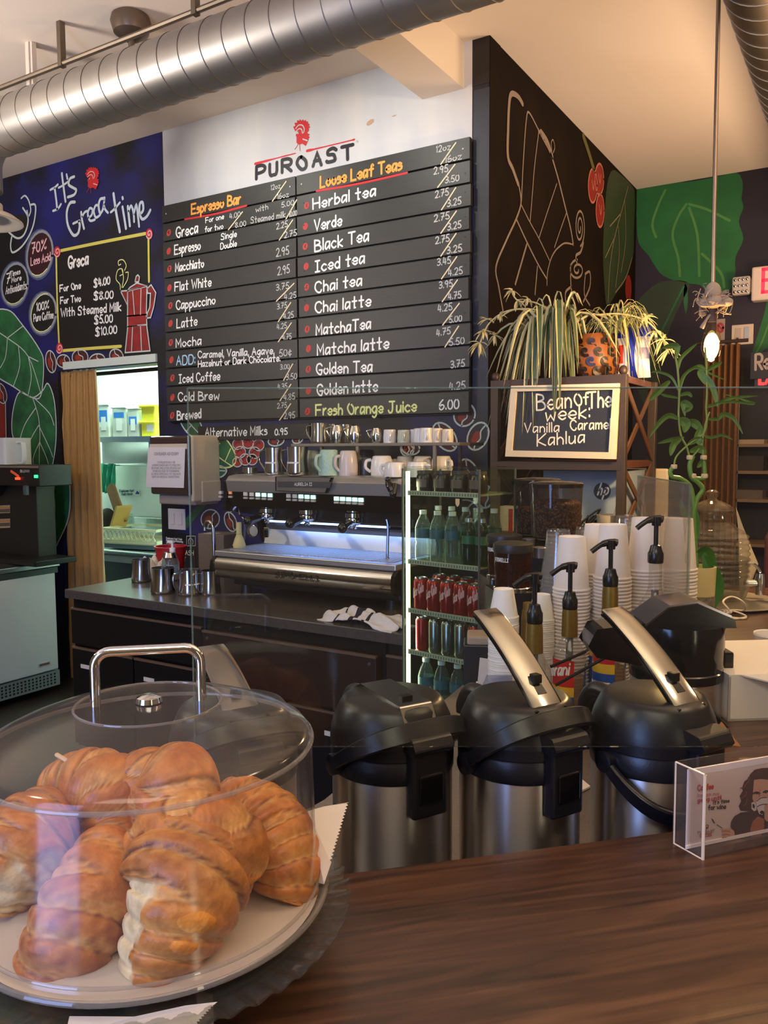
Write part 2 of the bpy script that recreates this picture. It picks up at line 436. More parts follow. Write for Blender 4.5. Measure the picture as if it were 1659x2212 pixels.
C_white = mat('white_paint_marker', '#efefe8', .7)
C_grey = mat('grey_chalk', '#b9bab4', .8)
C_blue = mat('pale_blue_marker', '#a8cfe6', .7)
C_orange = mat('orange_marker', '#f0a047', .7)
C_red = mat('red_paint', '#c4262b', .6)
C_cream = mat('cream_slash_paint', '#ecd9ae', .7)
C_yel = mat('yellow_green_marker', '#e6ec9c', .7)
C_gold = mat('yellow_paint', '#d6cf5e', .6)
C_ink = mat('black_lettering_paint', '#15141b', .5)
C_bean = mat('bean_brown_paint', '#4a1d1d', .6, var=.7, vscale=16, color2='#2a1014')
C_beanr = mat('bean_red_paint', '#8c2a1c', .6)
C_leaf = mat('leaf_green_paint', '#2c7542', .6, var=.95, vscale=9, color2='#0f3320')
C_leaf2 = mat('leaf_bright_green_paint', '#1c6a2c', .6, var=.7, vscale=7, color2='#114d22')
C_leafd = mat('leaf_dark_olive_paint', '#2f4226', .6, var=.6, vscale=9, color2='#1c2616')
C_outline = mat('grey_white_outline_paint', '#c3cfc9', .7)
C_pink = mat('pink_chalk', '#e8b8bb', .7)
C_chalk = mat('brown_grey_chalk', '#83766a', .8)
C_blk = mat('chalkboard_black_paint', '#17181a', .4, var=.5, vscale=6, color2='#1f2021')
C_maroon = mat('maroon_chalkboard_paint', '#34131c', .5)
C_moka = mat('moka_red_paint', '#a22322', .6, var=.8, vscale=14, color2='#38140f')

# ---- white sign field above the board
m_panel = mat('white_field_paint', '#cfcec8', .7, var=.6, vscale=5, color2='#aab0bd', stretch=(1.4, 1, .5))
p = Paint(f_menu, NM)
p.mb.box(-3.757, -1.708, YM-.003, YM, 3.05, ZC)
field = p.done('painted_field', m_panel, wall_left)
Z7 = (500, 240, 5.184)
RO = [(690,175),(715,165),(705,130),(735,130),(735,100),(760,112),(765,90),(785,110),(800,92),(812,110),(830,98),(838,118),(858,115),(855,135),(875,150),(865,165),(880,180),(862,195),(868,215),(845,245),(875,262),(860,280),(875,290),(862,310),(860,325),(830,390),(795,365),(755,375),(728,355),(728,290),(718,265),(735,250),(750,225),(715,228)]
def rooster(p, f=lambda q: q, k=1.0):
    p.fill([f(q) for q in RO], 0, .0052)
    p.line([f(q) for q in [(720,195),(752,158),(795,160),(815,200),(806,242)]], .0030*k, 1, .0066)
    p.line([f(q) for q in [(722,228),(755,198),(785,205),(794,248)]], .0028*k, 1, .0066)
    p.line([f(q) for q in [(800,314),(850,330)]], .0032*k, 1, .0066)
    p.line([f(q) for q in [(744,246),(746,250)]], .0040*k, 1, .0066, 0)
    p.line([f(q) for q in [(742,372),(732,395),(708,428)]], .0014*k, 0, .0052)
    p.line([f(q) for q in [(762,372),(768,445)]], .0014*k, 0, .0052, 0)
p = Paint(f_menu, NM, Z7); rooster(p); p.done('painted_rooster', [C_red, m_panel], wall_left)
p = Paint(f_menu, NM, Z7)
for ch, a, b, h in (('P', (277,760), (372,740), 138), ('U', (428,722), (508,700), 128), ('R', (566,686), (668,668), 140), ('O', (735,660), (832,640), 140), ('A', (912,615), (1005,600), 140), ('S', (1065,580), (1172,550), 140), ('T', (1238,552), (1362,525), 150)):
    p.word(ch, a, b, h, .0095, 0, .005)
p.line([(265,590),(500,528),(715,472)], [.007,.006,.004,.003,.004,.003,.0025], 1, .005); p.line([(845,445),(1100,385),(1375,318)], [.007,.004,.003,.003,.003,.005], 1, .005)
p.line(p.ell((1405,338), 9, 9), .002, 2, .005, 0, True)
p.done('painted_lettering', [C_ink, C_red, C_grey], wall_left)
p = Paint(f_menu, NM, Z7)
p.fill([(1510,150),(1525,118),(1560,92),(1592,88),(1592,118),(1560,150),(1525,165)], 0, .0045); p.fill([(1790,60),(1820,45),(1850,38),(1825,58)], 0, .0045)
p.done('chipped_plaster_patch', mat('bare_plaster', '#b7967a', .9), wall_left)

# ---- left wall lettering and pictures
Z4 = (0, 330, 4.366)
p = Paint(f_menu, NM, Z4)
p.line([(475,350),(520,325),(545,300)], .008, 0, .003, 0); p.line([(515,330),(530,440),(540,535)], .009, 0); p.line([(500,548),(545,528),(575,485)], .008, 0)
p.line([(583,195),(600,330),(618,460)], .009, 0); p.line([(552,330),(590,310),(645,270)], .007, 0); p.line([(628,205),(636,245)], .008, 0, .003, 0)
p.line([(700,225),(660,245),(648,300),(690,330),(718,350),(700,395),(640,418)], .009, 0)
p.line([(705,465),(660,475),(630,560),(640,680),(690,775),(735,760),(752,690),(745,650)], .010, 0); p.line([(690,668),(750,640)], .008, 0, .003, 0)
p.line([(765,560),(775,640),(792,715)], .009, 0); p.line([(775,600),(800,560),(825,550)], .008, 0)
p.line([(835,615),(865,585),(872,535),(845,525),(828,580),(850,640),(895,630)], .008, 0)
p.line([(925,495),(900,500),(885,555),(905,610),(945,585)], .008, 0)
p.line([(975,430),(945,440),(930,500),(945,570),(975,520),(985,425)], .009, 0); p.line([(982,440),(985,520),(1018,565)], .008, 0)
p.line([(1070,385),(1095,560),(1130,745)], .010, 0); p.line([(1045,560),(1080,530),(1130,470)], .008, 0)
p.line([(1155,510),(1170,600),(1188,715)], .009, 0); p.line([(1155,420),(1158,435)], .009, 0, .003, 0)
p.line([(1205,505),(1215,600),(1225,690)], .009, 0); p.line([(1212,560),(1235,500),(1258,560),(1265,650)], .008, 0); p.line([(1262,580),(1285,490),(1300,590),(1312,695)], .008, 0)
p.line([(1320,580),(1350,540),(1345,470),(1320,480),(1315,560),(1340,625),(1385,600),(1418,540)], .009, 0)
p.done('painted_lettering', [mat('pale_blue_lettering_paint', '#c9d8e2', .7)], wall_left)
p = Paint(f_menu, NM, Z4)
rooster(p, lambda q: (802+(q[0]-690)*.72, 130+(q[1]-90)*.72), .9)
p.done('painted_rooster', [C_red, C_pink], wall_left)
# cup doodle
p = Paint(f_menu, NM, Z4)
p.fill([(45,680),(140,590),(220,580),(262,600),(255,690),(215,780),(160,805),(90,760)], 1, .002)
p.line([(45,690),(85,750),(160,805),(220,780),(258,690),(262,600),(215,520)], .007, 0)
p.line([(200,430),(235,405),(270,450),(290,540),(268,600),(255,545)], .006, 0)
p.line([(110,795),(100,880),(120,940),(200,890),(270,790),(315,680),(335,560),(330,490),(290,490)], .007, 0)
p.line([(-30,760),(5,700),(5,640),(-30,600)], .006, 0)
p.done('painted_cup', [C_outline, C_blk], wall_left)
# medallions
for c, rx, ry, fm, ws in (((375,955),128,235,C_maroon,[("70%",(302,950),(435,912),98,.0055),("Less Acid",(292,1062),(475,1012),72,.0042)]),
                          ((140,1240),130,215,C_blk,[("7",(62,1235),(95,1225),90,.005),("Times",(95,1170),(190,1140),48,.0032),("More",(110,1225),(200,1200),48,.0032),("Antioxidants",(55,1335),(248,1280),70,.0032)]),
                          ((408,1512),128,205,C_blk,[("100%",(345,1492),(460,1468),75,.0045),("Pure Coffee",(318,1592),(502,1560),68,.0036)])):
    p = Paint(f_menu, NM, Z4)
    p.fill(p.ell(c, rx*.9, ry*.9, 8), 0, .0015)
    p.line(p.ell(c, rx*.93, ry*.92, 8), .009, 1, .0028, 0, True); p.line(p.ell((c[0]-3, c[1]+4), rx*1.02, ry*1.0, 5), .007, 2, .0022, 0, True)
    p.line(p.ell((c[0]+3, c[1]-3), rx*.89, ry*.89, 12)[2:(16 if c[0] > 400 else 7)], .003, 3, .0034, 0)
    for w_, a, b, h, hw in ws: p.word(w_, a, b, h, hw, 4)
    p.done('painted_medallion', [fm, mat('silver_ring_paint', '#8d949c', .6), mat('steel_blue_ring_paint', '#4a5776', .6), C_yel, C_pink if fm is C_maroon else C_white], wall_left)
# greca chalk panel
p = Paint(f_menu, NM, Z4)
p.fill([(532,940),(1400,765),(1415,1870),(560,1875)], 0, .0012)
p.line([(545,930),(900,855),(1370,762)], .010, 1, .003); p.line([(530,985),(540,1400),(558,1830)], .008, 1, .003); p.line([(575,1868),(850,1845),(1140,1825)], .010, 1, .003); p.line([(1400,800),(1402,1000),(1405,1215)], .008, 1, .003)
for q in ((540,935), (1408,765), (562,1845)):
    p.fill(p.ell(q, 32, 52), 3, .004)
    p.line([(q[0]+(4+26*t)*cos(9*t), q[1]+(6+44*t)*sin(9*t)) for t in [i/24 for i in range(25)]], .004, 4, .005, 0)
for w_, a, b, h in (("Greca",(645,1090),(830,1050),108),("For One",(565,1310),(760,1280),60),("$4.00",(885,1268),(1035,1235),72),("For Two",(570,1425),(760,1400),60),("$8.00",(885,1388),(1065,1370),72),("With Steamed Milk",(575,1545),(1140,1488),75),("$5.00",(890,1612),(1060,1597),75),("$10.00",(900,1727),(1100,1700),75)):
    p.word(w_, a, b, h, .0048 if w_ != 'Greca' else .0075, 2)
p.done('painted_chalk_panel', [C_blk, C_gold, C_white, C_red, C_pink], wall_left)
p = Paint(f_menu, NM, Z4)
for poly in ([(1203,1305),(1385,1258),(1380,1525),(1203,1540)], [(1203,1540),(1380,1525),(1385,1620),(1203,1640)], [(1205,1640),(1383,1622),(1415,1868),(1180,1885)], [(1203,1300),(1225,1270),(1290,1228),(1385,1255)], [(1272,1218),(1285,1165),(1300,1152),(1315,1170),(1308,1218)], [(1138,1305),(1203,1300),(1200,1435)]):
    p.fill(poly, 0, .0052); p.line(poly, .0042, 1, .007, 0, True)
p.fill([(1388,1280),(1425,1245),(1470,1320),(1450,1450),(1420,1555),(1383,1560),(1390,1510),(1412,1460),(1420,1325),(1392,1325)], 0, .0052)
p.line([(1388,1280),(1425,1245),(1470,1320),(1450,1450),(1420,1555),(1383,1560),(1390,1510),(1412,1460),(1420,1325),(1392,1325)], .0042, 1, .007, 0, True)
for a, b in (((1250,1290),(1268,1525)),((1330,1275),(1325,1525)),((1250,1640),(1240,1880)),((1325,1630),(1335,1870))): p.line([a, b], .0034, 1, .007, 0)
for st in ([(1135,1290),(1130,1240),(1095,1190),(1110,1110),(1150,1095),(1160,1140),(1130,1160)], [(1150,1270),(1165,1180),(1150,1100)], [(1175,1110),(1190,1060),(1160,1010),(1118,1020),(1120,1060),(1140,1050)], [(1160,1270),(1200,1200),(1210,1130),(1185,1130)]): p.line(st, .003, 2, .006)
p.done('painted_coffee_pot', [C_moka, C_outline, C_yel], wall_left)
def bean(p, c, rx, ry, rot, k=1.0, line=True):
    p.fill(p.ell(c, rx, ry, rot), 0, .0015)
    p.fill(p.ell((c[0]-.25*rx, c[1]+.1*ry), rx*.35, ry*.5, rot), 2, .0022)
    p.line(p.ell(c, rx, ry, rot), .0040*k, 1, .0032, 0, True)
    a = RAD(rot); q = lambda u, v: (c[0]+u*rx*cos(a)-v*ry*sin(a), c[1]+u*rx*sin(a)+v*ry*cos(a))
    p.line([q(.25, -.95), q(.05, -.4), q(.32, .1), q(.1, .6), q(.2, .95)], .0034*k, 1, .0032)
BM = [C_bean, C_outline, C_beanr]
for c, rx, ry, rot in (((480,1970),48,105,-8),((597,1965),62,60,10),((755,1930),75,75,-30),((915,1955),75,58,-15),((1098,1920),62,72,-30)):
    p = Paint(f_menu, NM, Z4); bean(p, c, rx, ry, rot); p.done('painted_bean', BM, wall_left)
Z9 = (0, 770, 3.7705)
for c, rx, ry, rot in (((10,300),42,85,-15),((255,1180),42,90,-10),((360,1190),35,72,10),((325,1325),42,88,12),((300,1560),40,80,-25),((240,1400),30,60,15)):
    p = Paint(f_menu, NM, Z9); bean(p, c, rx, ry, rot, .7); p.done('painted_bean', BM, wall_left)
p = Paint(f_menu, NM, Z9); p.fill([(-60,375),(45,385),(50,660),(-60,660)], 0, .0012); p.line([(45,380),(50,660)], .003, 1); p.done('painted_red_jar', [mat('jar_red_paint', '#7c2018', .6, var=.7, vscale=12), C_outline], wall_left)
def leaf(name, fn, nrm, z, out, veins, hw=.0045, mats=None, sm=5, ol=True):
    p = Paint(fn, nrm, z); p.fill(out, 0, .0015, sm)
    if ol: p.line(out, hw, 1, .003, sm, True)
    for v in veins: p.line(v, hw*.75, 1, .0034)
    return p.done(name, mats or [C_leaf, C_outline], wall_left if fn is f_menu else (wall_side if fn is f_side else wall_back))
leaf('painted_leaf', f_menu, NM, Z9, [(-120,-330),(60,-380),(180,-260),(320,-60),(355,60),(330,325),(230,320),(100,240),(-40,150),(-140,0)], [[(-120,-260),(60,-150),(230,0),(335,310)],[(60,-150),(40,20),(-40,150)],[(150,-80),(160,80),(110,240)],[(60,-150),(190,-250)],[(230,0),(255,160),(230,310)],[(230,0),(310,40)]])
leaf('painted_leaf', f_menu, NM, Z9, [(265,335),(160,290),(108,430),(98,620),(150,740),(215,870),(290,960),(325,1100),(390,1010),(440,820),(458,600),(440,350),(390,220),(345,280)], [[(265,335),(310,480),(325,620),(320,800),(325,1080)],[(290,420),(200,560),(150,720)],[(315,560),(240,700),(215,860)],[(322,700),(270,830),(285,940)],[(280,340),(400,460),(440,560)],[(315,560),(400,740),(430,820)],[(325,700),(390,860),(395,990)]])
leaf('painted_leaf', f_menu, NM, Z9, [(470,880),(400,980),(372,1080),(385,1300),(400,1500),(412,1645),(470,1520),(560,1300),(560,1000)], [[(470,900),(440,1100),(450,1250),(410,1630)],[(440,1100),(380,1090)],[(450,1250),(395,1420)]])
# around the coffee machine
Z8 = (420, 900, 3.456)
leaf('painted_leaf', f_menu, NM, Z8, [(-60,-60),(20,10),(60,90),(70,170),(0,160),(-70,100),(-110,10)], [[(-80,0),(0,90),(60,150)],[(-20,60),(-60,110)]])
leaf('painted_leaf', f_menu, NM, Z8, [(60,190),(200,150),(280,230),(310,330),(250,380),(140,360),(70,280)], [[(80,200),(180,300),(280,370)],[(130,240),(190,200)],[(180,300),(90,290)],[(230,330),(270,240)]], mats=[C_leaf, C_yel])
leaf('painted_leaf', f_menu, NM, Z8, [(70,370),(180,365),(240,400),(200,450),(110,450),(60,410)], [[(70,380),(150,400),(230,405)]])
leaf('painted_leaf', f_menu, NM, Z8, [(110,625),(60,690),(0,760),(-60,830),(-80,790),(-20,720),(40,660)], [], mats=[C_leaf, C_leaf])
for c, r in (((325,205),40),((400,195),42),((478,212),42),((340,265),42),((450,270),42),((380,320),42),((320,340),35),((430,320),40)):
    p = Paint(f_menu, NM, Z8); p.fill(p.ell(c, r, r), 0, .0018); p.line(p.ell(c, r, r), .0028, 1, .0030, 0, True); p.line([(c[0]-r*.5, c[1]), (c[0], c[1]-r*.5), (c[0]+r*.3, c[1]-r*.2)], .004, 2, .003); p.done('painted_cherry', [mat('cherry_red_paint', '#a3201f', .6, var=.5, vscale=20), C_outline, mat('cherry_shade_paint', '#4d1216', .6)], wall_left)
for c, rx, ry, rot in (((610,180),60,38,-10),((118,765),68,72,25),((270,785),42,75,-20),((1590,240),50,55,10),((770,170),40,28,-20)):
    p = Paint(f_menu, NM, Z8); bean(p, c, rx, ry, rot); p.done('painted_bean', BM, wall_left)
ZA = (640, 880, 3.7705)
for c, rx, ry, rot in (((1370,60),85,95,25),((1210,240),80,130,-35),((1480,235),80,118,25),((1410,560),80,145,-20),((1545,730),60,90,10),((1385,850),110,95,20),((1560,1100),75,140,15),((930,330),75,55,10)):
    p = Paint(f_menu, NM, ZA); bean(p, c, rx, ry, rot, 1.1); p.done('painted_bean', BM, wall_left)
# grey painted corner strip beside the board
p = Paint(f_menu, NM); p.mb.box(-1.70, XB, YM-.002, YM, 1.2, 3.28); p.done('painted_corner_strip', wall_mat('slate_paint', '#191b20', '#2a2d36', 4), wall_left)
p = Paint(f_menu, NM); p.mb.box(-1.745, XB, YM-.002, YM, 3.30, ZC); p.done('painted_corner_cap', M_black, wall_left)

# ---- chalk drawing on the brown side wall
Z3 = (1000, 0, 2.5175)
p = Paint(f_side, NB, Z3)
for pts, hw in (([(325,565),(300,525),(265,510),(252,560),(246,700),(245,850),(272,920),(300,1000)], .022), ([(303,1000),(316,1100),(290,1190),(235,1310),(180,1450),(195,1560),(218,1690)], .011), ([(318,1090),(330,850),(345,650),(360,612),(410,705)], .009), ([(410,705),(440,760),(475,830),(515,960),(555,1120),(585,1240),(600,1330)], .014), ([(425,720),(460,775),(485,850)], .03), ([(600,1330),(555,1322),(520,1345),(498,1370),(478,1410),(460,1480),(457,1550)], .008),
                ([(412,720),(390,900),(378,1050),(365,1205)], .008), ([(318,1115),(360,1200),(415,1300),(470,1415)], .007), ([(290,1190),(345,1310),(410,1440),(455,1515)], .009), ([(347,1330),(318,1430),(285,1545)], .012), ([(405,1450),(392,1600)], .010), ([(510,1000),(460,1150),(415,1290)], .007), ([(562,1160),(530,1250),(498,1345)], .007), ([(485,830),(480,780),(490,760),(500,800),(490,832)], .006)):
    p.line(pts, hw*.62, 0, .003)
p.done('painted_coffee_maker', [C_chalk], wall_side)
p = Paint(f_side, NB, Z3)
p.line([(635+(4+24*t)*cos(14*t), 1235+(20+85*t)*sin(14*t)) for t in [i/60 for i in range(61)]], .007, 0, .003, 0)
p.line([(655,1320),(640,1370),(615,1390),(620,1430)], .009, 0)
p.line([(622+(6+38*t)*cos(11*t), 1468+(10+46*t)*sin(11*t)) for t in [i/40 for i in range(41)]], .007, 0, .003, 0)
p.line([(585,1440),(588,1560),(605,1650)], .008, 0); p.line([(665,1490),(690,1480),(690,1560),(655,1640)], .008, 0); p.line([(588,1560),(558,1590),(560,1650)], .008, 0); p.line([(665,1500),(660,1600),(690,1660)], .007, 0)
p.done('painted_cup', [C_chalk], wall_side)
p = Paint(f_side, NB, Z3); p.line([(655,740),(685,830),(712,920)], .022, 1)
for c, rx, ry in (((706,1010),24,92),((742,975),24,85),((746,1145),22,90)):
    p.fill(p.ell(c, rx, ry), 0, .0015); p.line(p.ell(c, rx, ry), .007, 2, .003, 0, True); p.line([(c[0]-5, c[1]-30), (c[0]+3, c[1]+20), (c[0]+8, c[1]-25)], .006, 2, .003)
p.done('painted_cherries', [mat('brick_red_paint', '#8f2018', .6, var=.4, vscale=12), mat('olive_stem_paint', '#5c5a2c', .6), mat('dull_pink_chalk', '#b56a5a', .8)], wall_side)
leaf('painted_leaf', f_side, NB, Z3, [(815,925),(870,960),(915,1005),(935,1060),(930,1250),(925,1390),(885,1520),(830,1600),(785,1665),(770,1560),(762,1400),(768,1200),(785,1000)], [[(898,1015),(860,1160),(825,1290),(800,1450),(790,1640)],[(830,1280),(775,1400)],[(860,1160),(800,1230)],[(845,1230),(850,1380),(830,1560)],[(880,1090),(885,1300),(860,1480)],[(920,1400),(885,1510),(830,1590)]], .006, [C_leafd, mat('khaki_vein_paint', '#8a8063', .7)], 4, False)
p = Paint(f_side, NB, Z3)
p.fill(p.ell((900,1570), 17, 75), 0, .0015); p.fill(p.ell((898,1680), 20, 60), 0, .0015); p.done('painted_cherries', [mat('brick_red_paint', '#8f2018', .6)], wall_side)
# ---- big leaves on the back wall
leaf('painted_leaf', f_back, NM, Z3, [(940,1028),(1100,1000),(1250,985),(1380,962),(1490,940),(1522,1000),(1515,1080),(1525,1130),(1500,1205),(1525,1300),(1482,1400),(1480,1500),(1440,1590),(1340,1598),(1290,1550),(1195,1538),(1090,1500),(1040,1440),(1010,1390),(955,1320),(945,1190)], [[(1230,1110),(1330,1140),(1450,1200)],[(1215,1110),(1170,1180),(1140,1280),(1170,1400),(1180,1500)],[(1230,1130),(1275,1280),(1285,1500)],[(1100,1035),(1060,1120),(1030,1220),(1050,1290)],[(1300,1380),(1400,1480),(1420,1560)]], .012, [C_leaf2, mat('lime_vein_paint', '#47803a', .7)], 3, False)
leaf('painted_leaf', f_back, NM, Z3, [(930,1690),(960,1625),(1060,1540),(1180,1525),(1235,1555),(1190,1640),(1120,1800),(1080,2000),(1040,2200),(960,2150),(925,1900)], [[(1200,1560),(1130,1700),(1060,1850),(1010,2000)]], .010, [C_leafd, C_leaf], 4, False)
leaf('painted_leaf', f_back, NM, Z3, [(1205,1540),(1222,1580),(1222,1660),(1212,1710),(1200,1640)], [], .004, [C_leaf, C_leaf], 3, False)
leaf('painted_leaf', f_back, NM, Z3, [(1680,1560),(1640,1700),(1600,1830),(1565,1950),(1580,1960),(1640,1900),(1720,1850)], [[(1700,1650),(1630,1850),(1575,1950)]], .008, [C_leaf2, mat('lime_vein_paint', '#47803a', .7)], 3, False)

# ================================================================== the menu board
X0m, X1m, X2m = -3.742, ony(644, 440, 3.58).x, -1.703
ZT, ZB_, NR = 3.060, 1.765, 12
board = thing('menu_board', 'black slatted menu board listing espresso drinks and loose leaf teas, above the coffee machine', 'menu board', (0, YM, 0))
m_slat = mat('semi_gloss_black_board_paint', '#2d2e2b', .46, var=.35, vscale=5, color2='#222321', bump=.05, bscale=30, stretch=(1, 1, 6))
m_slat_edge = mat('black_board_back', '#0b0b0b', .6)
MB().box(X0m+.004, X2m-.004, -.016, -.004, ZB_, ZT).build('backing_panel', m_slat_edge, board)
BMATS = [C_white, C_grey, C_cream, C_orange, C_red, C_blue, C_yel, mat('bean_bullet_paint', '#b8423c', .7), C_ink]
PITCH = (ZT-ZB_)/NR
ZL, ZR = (340, 300, 3.456), (630, 280, 3.351)
L = [  # (zoom, bean, [(word, p0, p1, h, halfwidth, material)], slashes)
 (None, [("Espresso Bar",(255,562),(620,480),72,.0058,3),("12oz",(848,382),(918,365),36,.0022,1),("16oz",(897,450),(980,432),38,.0024,1)], [((960,318),(858,465))], [((205,600),(430,560),(665,498))]),
 ((85,700), [("Greca",(140,738),(300,700),75,.0045,0),("For one",(360,627),(495,597),38,.0024,0),("for two",(355,697),(490,670),40,.0026,0),("4.00",(540,597),(618,577),38,.0024,1),("8.00",(582,662),(660,648),38,.0024,1),("with",(735,547),(825,525),38,.0024,1),("Steamed milk",(697,630),(955,585),44,.0024,1),("5.00",(928,512),(1018,490),38,.0024,1),("10.00",(985,582),(1040,570),40,.0024,1)], [((635,545),(530,678)),((1040,455),(960,598))], []),
 ((85,838), [("Espresso",(128,862),(320,825),68,.004,0),("Single",(475,752),(590,730),44,.0028,0),("Double",(472,825),(590,800),44,.0028,0),("2.25",(890,675),(970,655),44,.0026,1),("2.75",(948,740),(1038,720),44,.0026,1)], [((1010,605),(910,755))], []),
 ((90,970), [("Macchiato",(135,992),(345,955),62,.004,0),("2.95",(888,880),(980,860),60,.0028,1)], [], []),
 ((90,1112), [("Flat White",(130,1137),(400,1098),64,.004,0),("2.95",(898,1018),(985,998),60,.0028,1)], [], []),
 ((97,1245), [("Cappuccino",(140,1275),(430,1232),64,.004,0),("3.75",(888,1132),(980,1115),45,.0026,1),("4.25",(948,1200),(1035,1185),42,.0024,1)], [((1020,1078),(888,1212))], []),
 ((98,1378), [("Latte",(145,1412),(295,1390),66,.004,0),("3.75",(895,1272),(965,1258),40,.0024,1),("4.25",(942,1345),(1015,1335),46,.0026,1)], [((995,1222),(902,1365))], []),
 ((100,1520), [("Mocha",(140,1557),(325,1537),62,.004,0),("4.25",(893,1422),(965,1412),40,.0024,1),("4.75",(935,1500),(1000,1492),40,.0024,1)], [((1000,1373),(902,1515))], []),
 ((105,1650), [("ADD:",(143,1690),(280,1678),66,.004,5),("Caramel, Vanilla, Agave,",(303,1637),(870,1605),50,.0034,0),("Hazelnut or Dark Chocolate.",(305,1703),(915,1658),46,.0034,0),("50\u00a2",(912,1625),(1000,1612),50,.003,1)], [], []),
 ((112,1785), [("Iced Coffee",(162,1822),(465,1800),62,.004,0),("3.00",(918,1722),(985,1714),36,.0024,1),("3.50",(962,1800),(1040,1790),44,.0026,1)], [((1010,1680),(942,1803))], []),
 ((112,1930), [("Cold Brew",(155,1957),(460,1945),62,.004,0),("4.35",(900,1870),(968,1862),38,.0024,1),("4.85",(945,1950),(1025,1943),45,.0026,1)], [((997,1832),(915,1955))], []),
 ((110,2065), [("Brewed",(148,2098),(325,2082),64,.0046,0),("2.75",(895,2012),(965,2005),38,.0024,1),("2.95",(945,2090),(1025,2083),45,.0026,1)], [((995,1977),(912,2100))], [])]
R = [
 (None, [("Loose Leaf Teas",(208,418),(795,288),78,.0058,3),("12oz",(1048,165),(1150,142),45,.0026,1),("16oz",(1113,240),(1230,213),45,.0028,1)], [((1188,95),(1080,250))], [((180,445),(500,388),(835,312))]),
 ((108,550), [("Herbal tea",(155,577),(605,475),76,.0046,0),("2.95",(1030,325),(1130,303),50,.0028,1),("3.50",(1113,388),(1210,368),45,.0028,1)], [((1182,252),(1057,418))], []),
 ((100,700), [("Verde",(165,735),(360,692),78,.0046,0),("2.75",(1040,495),(1135,473),50,.0028,1),("3.25",(1128,560),(1225,538),50,.0028,1)], [((1188,420),(1085,580))], []),
 ((98,845), [("Black Tea",(168,882),(555,805),82,.0046,0),("2.75",(1032,668),(1140,645),50,.0028,1),("3.25",(1130,730),(1225,710),50,.0028,1)], [((1192,590),(1080,750))], []),
 ((105,990), [("Iced tea",(172,1032),(525,965),78,.0046,0),("2.75",(1042,827),(1140,808),50,.0028,1),("3.25",(1125,900),(1230,880),50,.0028,1)], [((1190,752),(1080,915))], []),
 ((108,1140), [("Chai tea",(170,1180),(505,1125),76,.0046,0),("3.45",(1055,985),(1150,967),50,.0028,1),("4.25",(1135,1060),(1235,1043),50,.0028,1)], [((1195,920),(1085,1080))], []),
 ((108,1290), [("Chai latte",(170,1327),(570,1275),76,.0046,0),("3.95",(1068,1150),(1163,1135),48,.0028,1),("4.75",(1135,1230),(1225,1217),48,.0028,1)], [((1200,1088),(1090,1245))], []),
 ((112,1445), [("MatchaTea",(178,1487),(570,1440),74,.0046,0),("4.25",(1060,1320),(1160,1305),50,.0028,1),("5.00",(1143,1398),(1230,1385),45,.0028,1)], [((1213,1258),(1093,1415))], []),
 ((122,1585), [("Matcha latte",(187,1632),(700,1582),76,.0046,0),("4.75",(1050,1495),(1148,1477),48,.0028,1),("5.50",(1143,1563),(1248,1548),48,.0028,1)], [((1208,1423),(1110,1573))], []),
 ((120,1735), [("Golden Tea",(180,1772),(580,1750),76,.0046,0),("3.75",(1153,1725),(1250,1712),50,.003,1)], [], []),
 ((122,1890), [("Golden latte",(185,1922),(620,1892),76,.0046,0),("4.25",(1143,1885),(1255,1874),52,.003,1)], [], []),
 ((115,2040), [("Fresh Orange Juice",(175,2068),(900,2038),74,.0048,6),("6.00",(1072,2028),(1208,2017),70,.0036,0)], [], [])]
rnd = random.Random(4)
for col, (rows, zz, xa, xb) in enumerate(((L, ZL, X0m, X1m-.004), (R, ZR, X1m+.004, X2m))):
    for k, (bn, words_, slashes, unders) in enumerate(rows):
        z1 = ZT-k*PITCH; z0 = z1-PITCH+.009
        dx = rnd.uniform(-.006, .006) if k else 0
        slat = MB().box(xa+max(0, -dx), xb+(dx if col else min(dx, 0)), -.038, -.016, z0, z1).build('menu_slat', [m_slat], board, bevel=.0012)
        p = Paint(lambda x, y, off: ony(x, y, YM-.0382-off)-Vector((0, YM, 0)), NM, zz)
        for w_, a, b, h, hw, mi in words_: p.word(w_, a, b, h, hw, mi, .0012)
        for a, b in slashes: p.line([a, b], .0032, 2, .0008, 0)
        for u in unders: p.line(u, .0055, 4, .0006)
        if bn:
            p.fill(p.ell(bn, 15 if col == 0 else 18, 27, 15), 4 if k == 11 and col else 7, .0006)
            p.line([(bn[0]+3, bn[1]-14), (bn[0]-2, bn[1]), (bn[0]+2, bn[1]+8)], .0028, 8 if k % 2 else 4, .0012)
        for sx in (xa+.035, xb-.035):
            if k == 0: p.mb.lathe([(.0045, 0), (.0045, .002)], 8, (sx, -.0382, (z0+z1)/2), 1, axis=(0, -1, 0))
            elif rnd.random() < .8: p.mb.lathe([(.004, 0), (.004, .001)], 6, (sx+.012, -.0382, z0+rnd.uniform(.02, .09)), 8, axis=(0, -1, 0))
        p.done('lettering', BMATS, slat)
# alternative milks sign
q0, q1 = ony(432, 921, YM), ony(672, 948, YM)
am = thing('price_sign', 'small black board reading Alternative Milks 0.95, hung under the menu', 'sign', (0, YM, 0))
MB().box(q0.x, q1.x, -.018, 0, q1.z, q0.z).build('sign_panel', C_blk, am, bevel=.001)
p = Paint(lambda x, y, off: ony(x, y, YM-.0182-off)-Vector((0, YM, 0)), NM, Z8)
p.word("Alternative Milks", (80,150), (540,135), 62, .0036, 0, .001); p.word("0.95", (602,138), (692,133), 46, .0034, 0, .001)
p.done('lettering', [C_white], am)
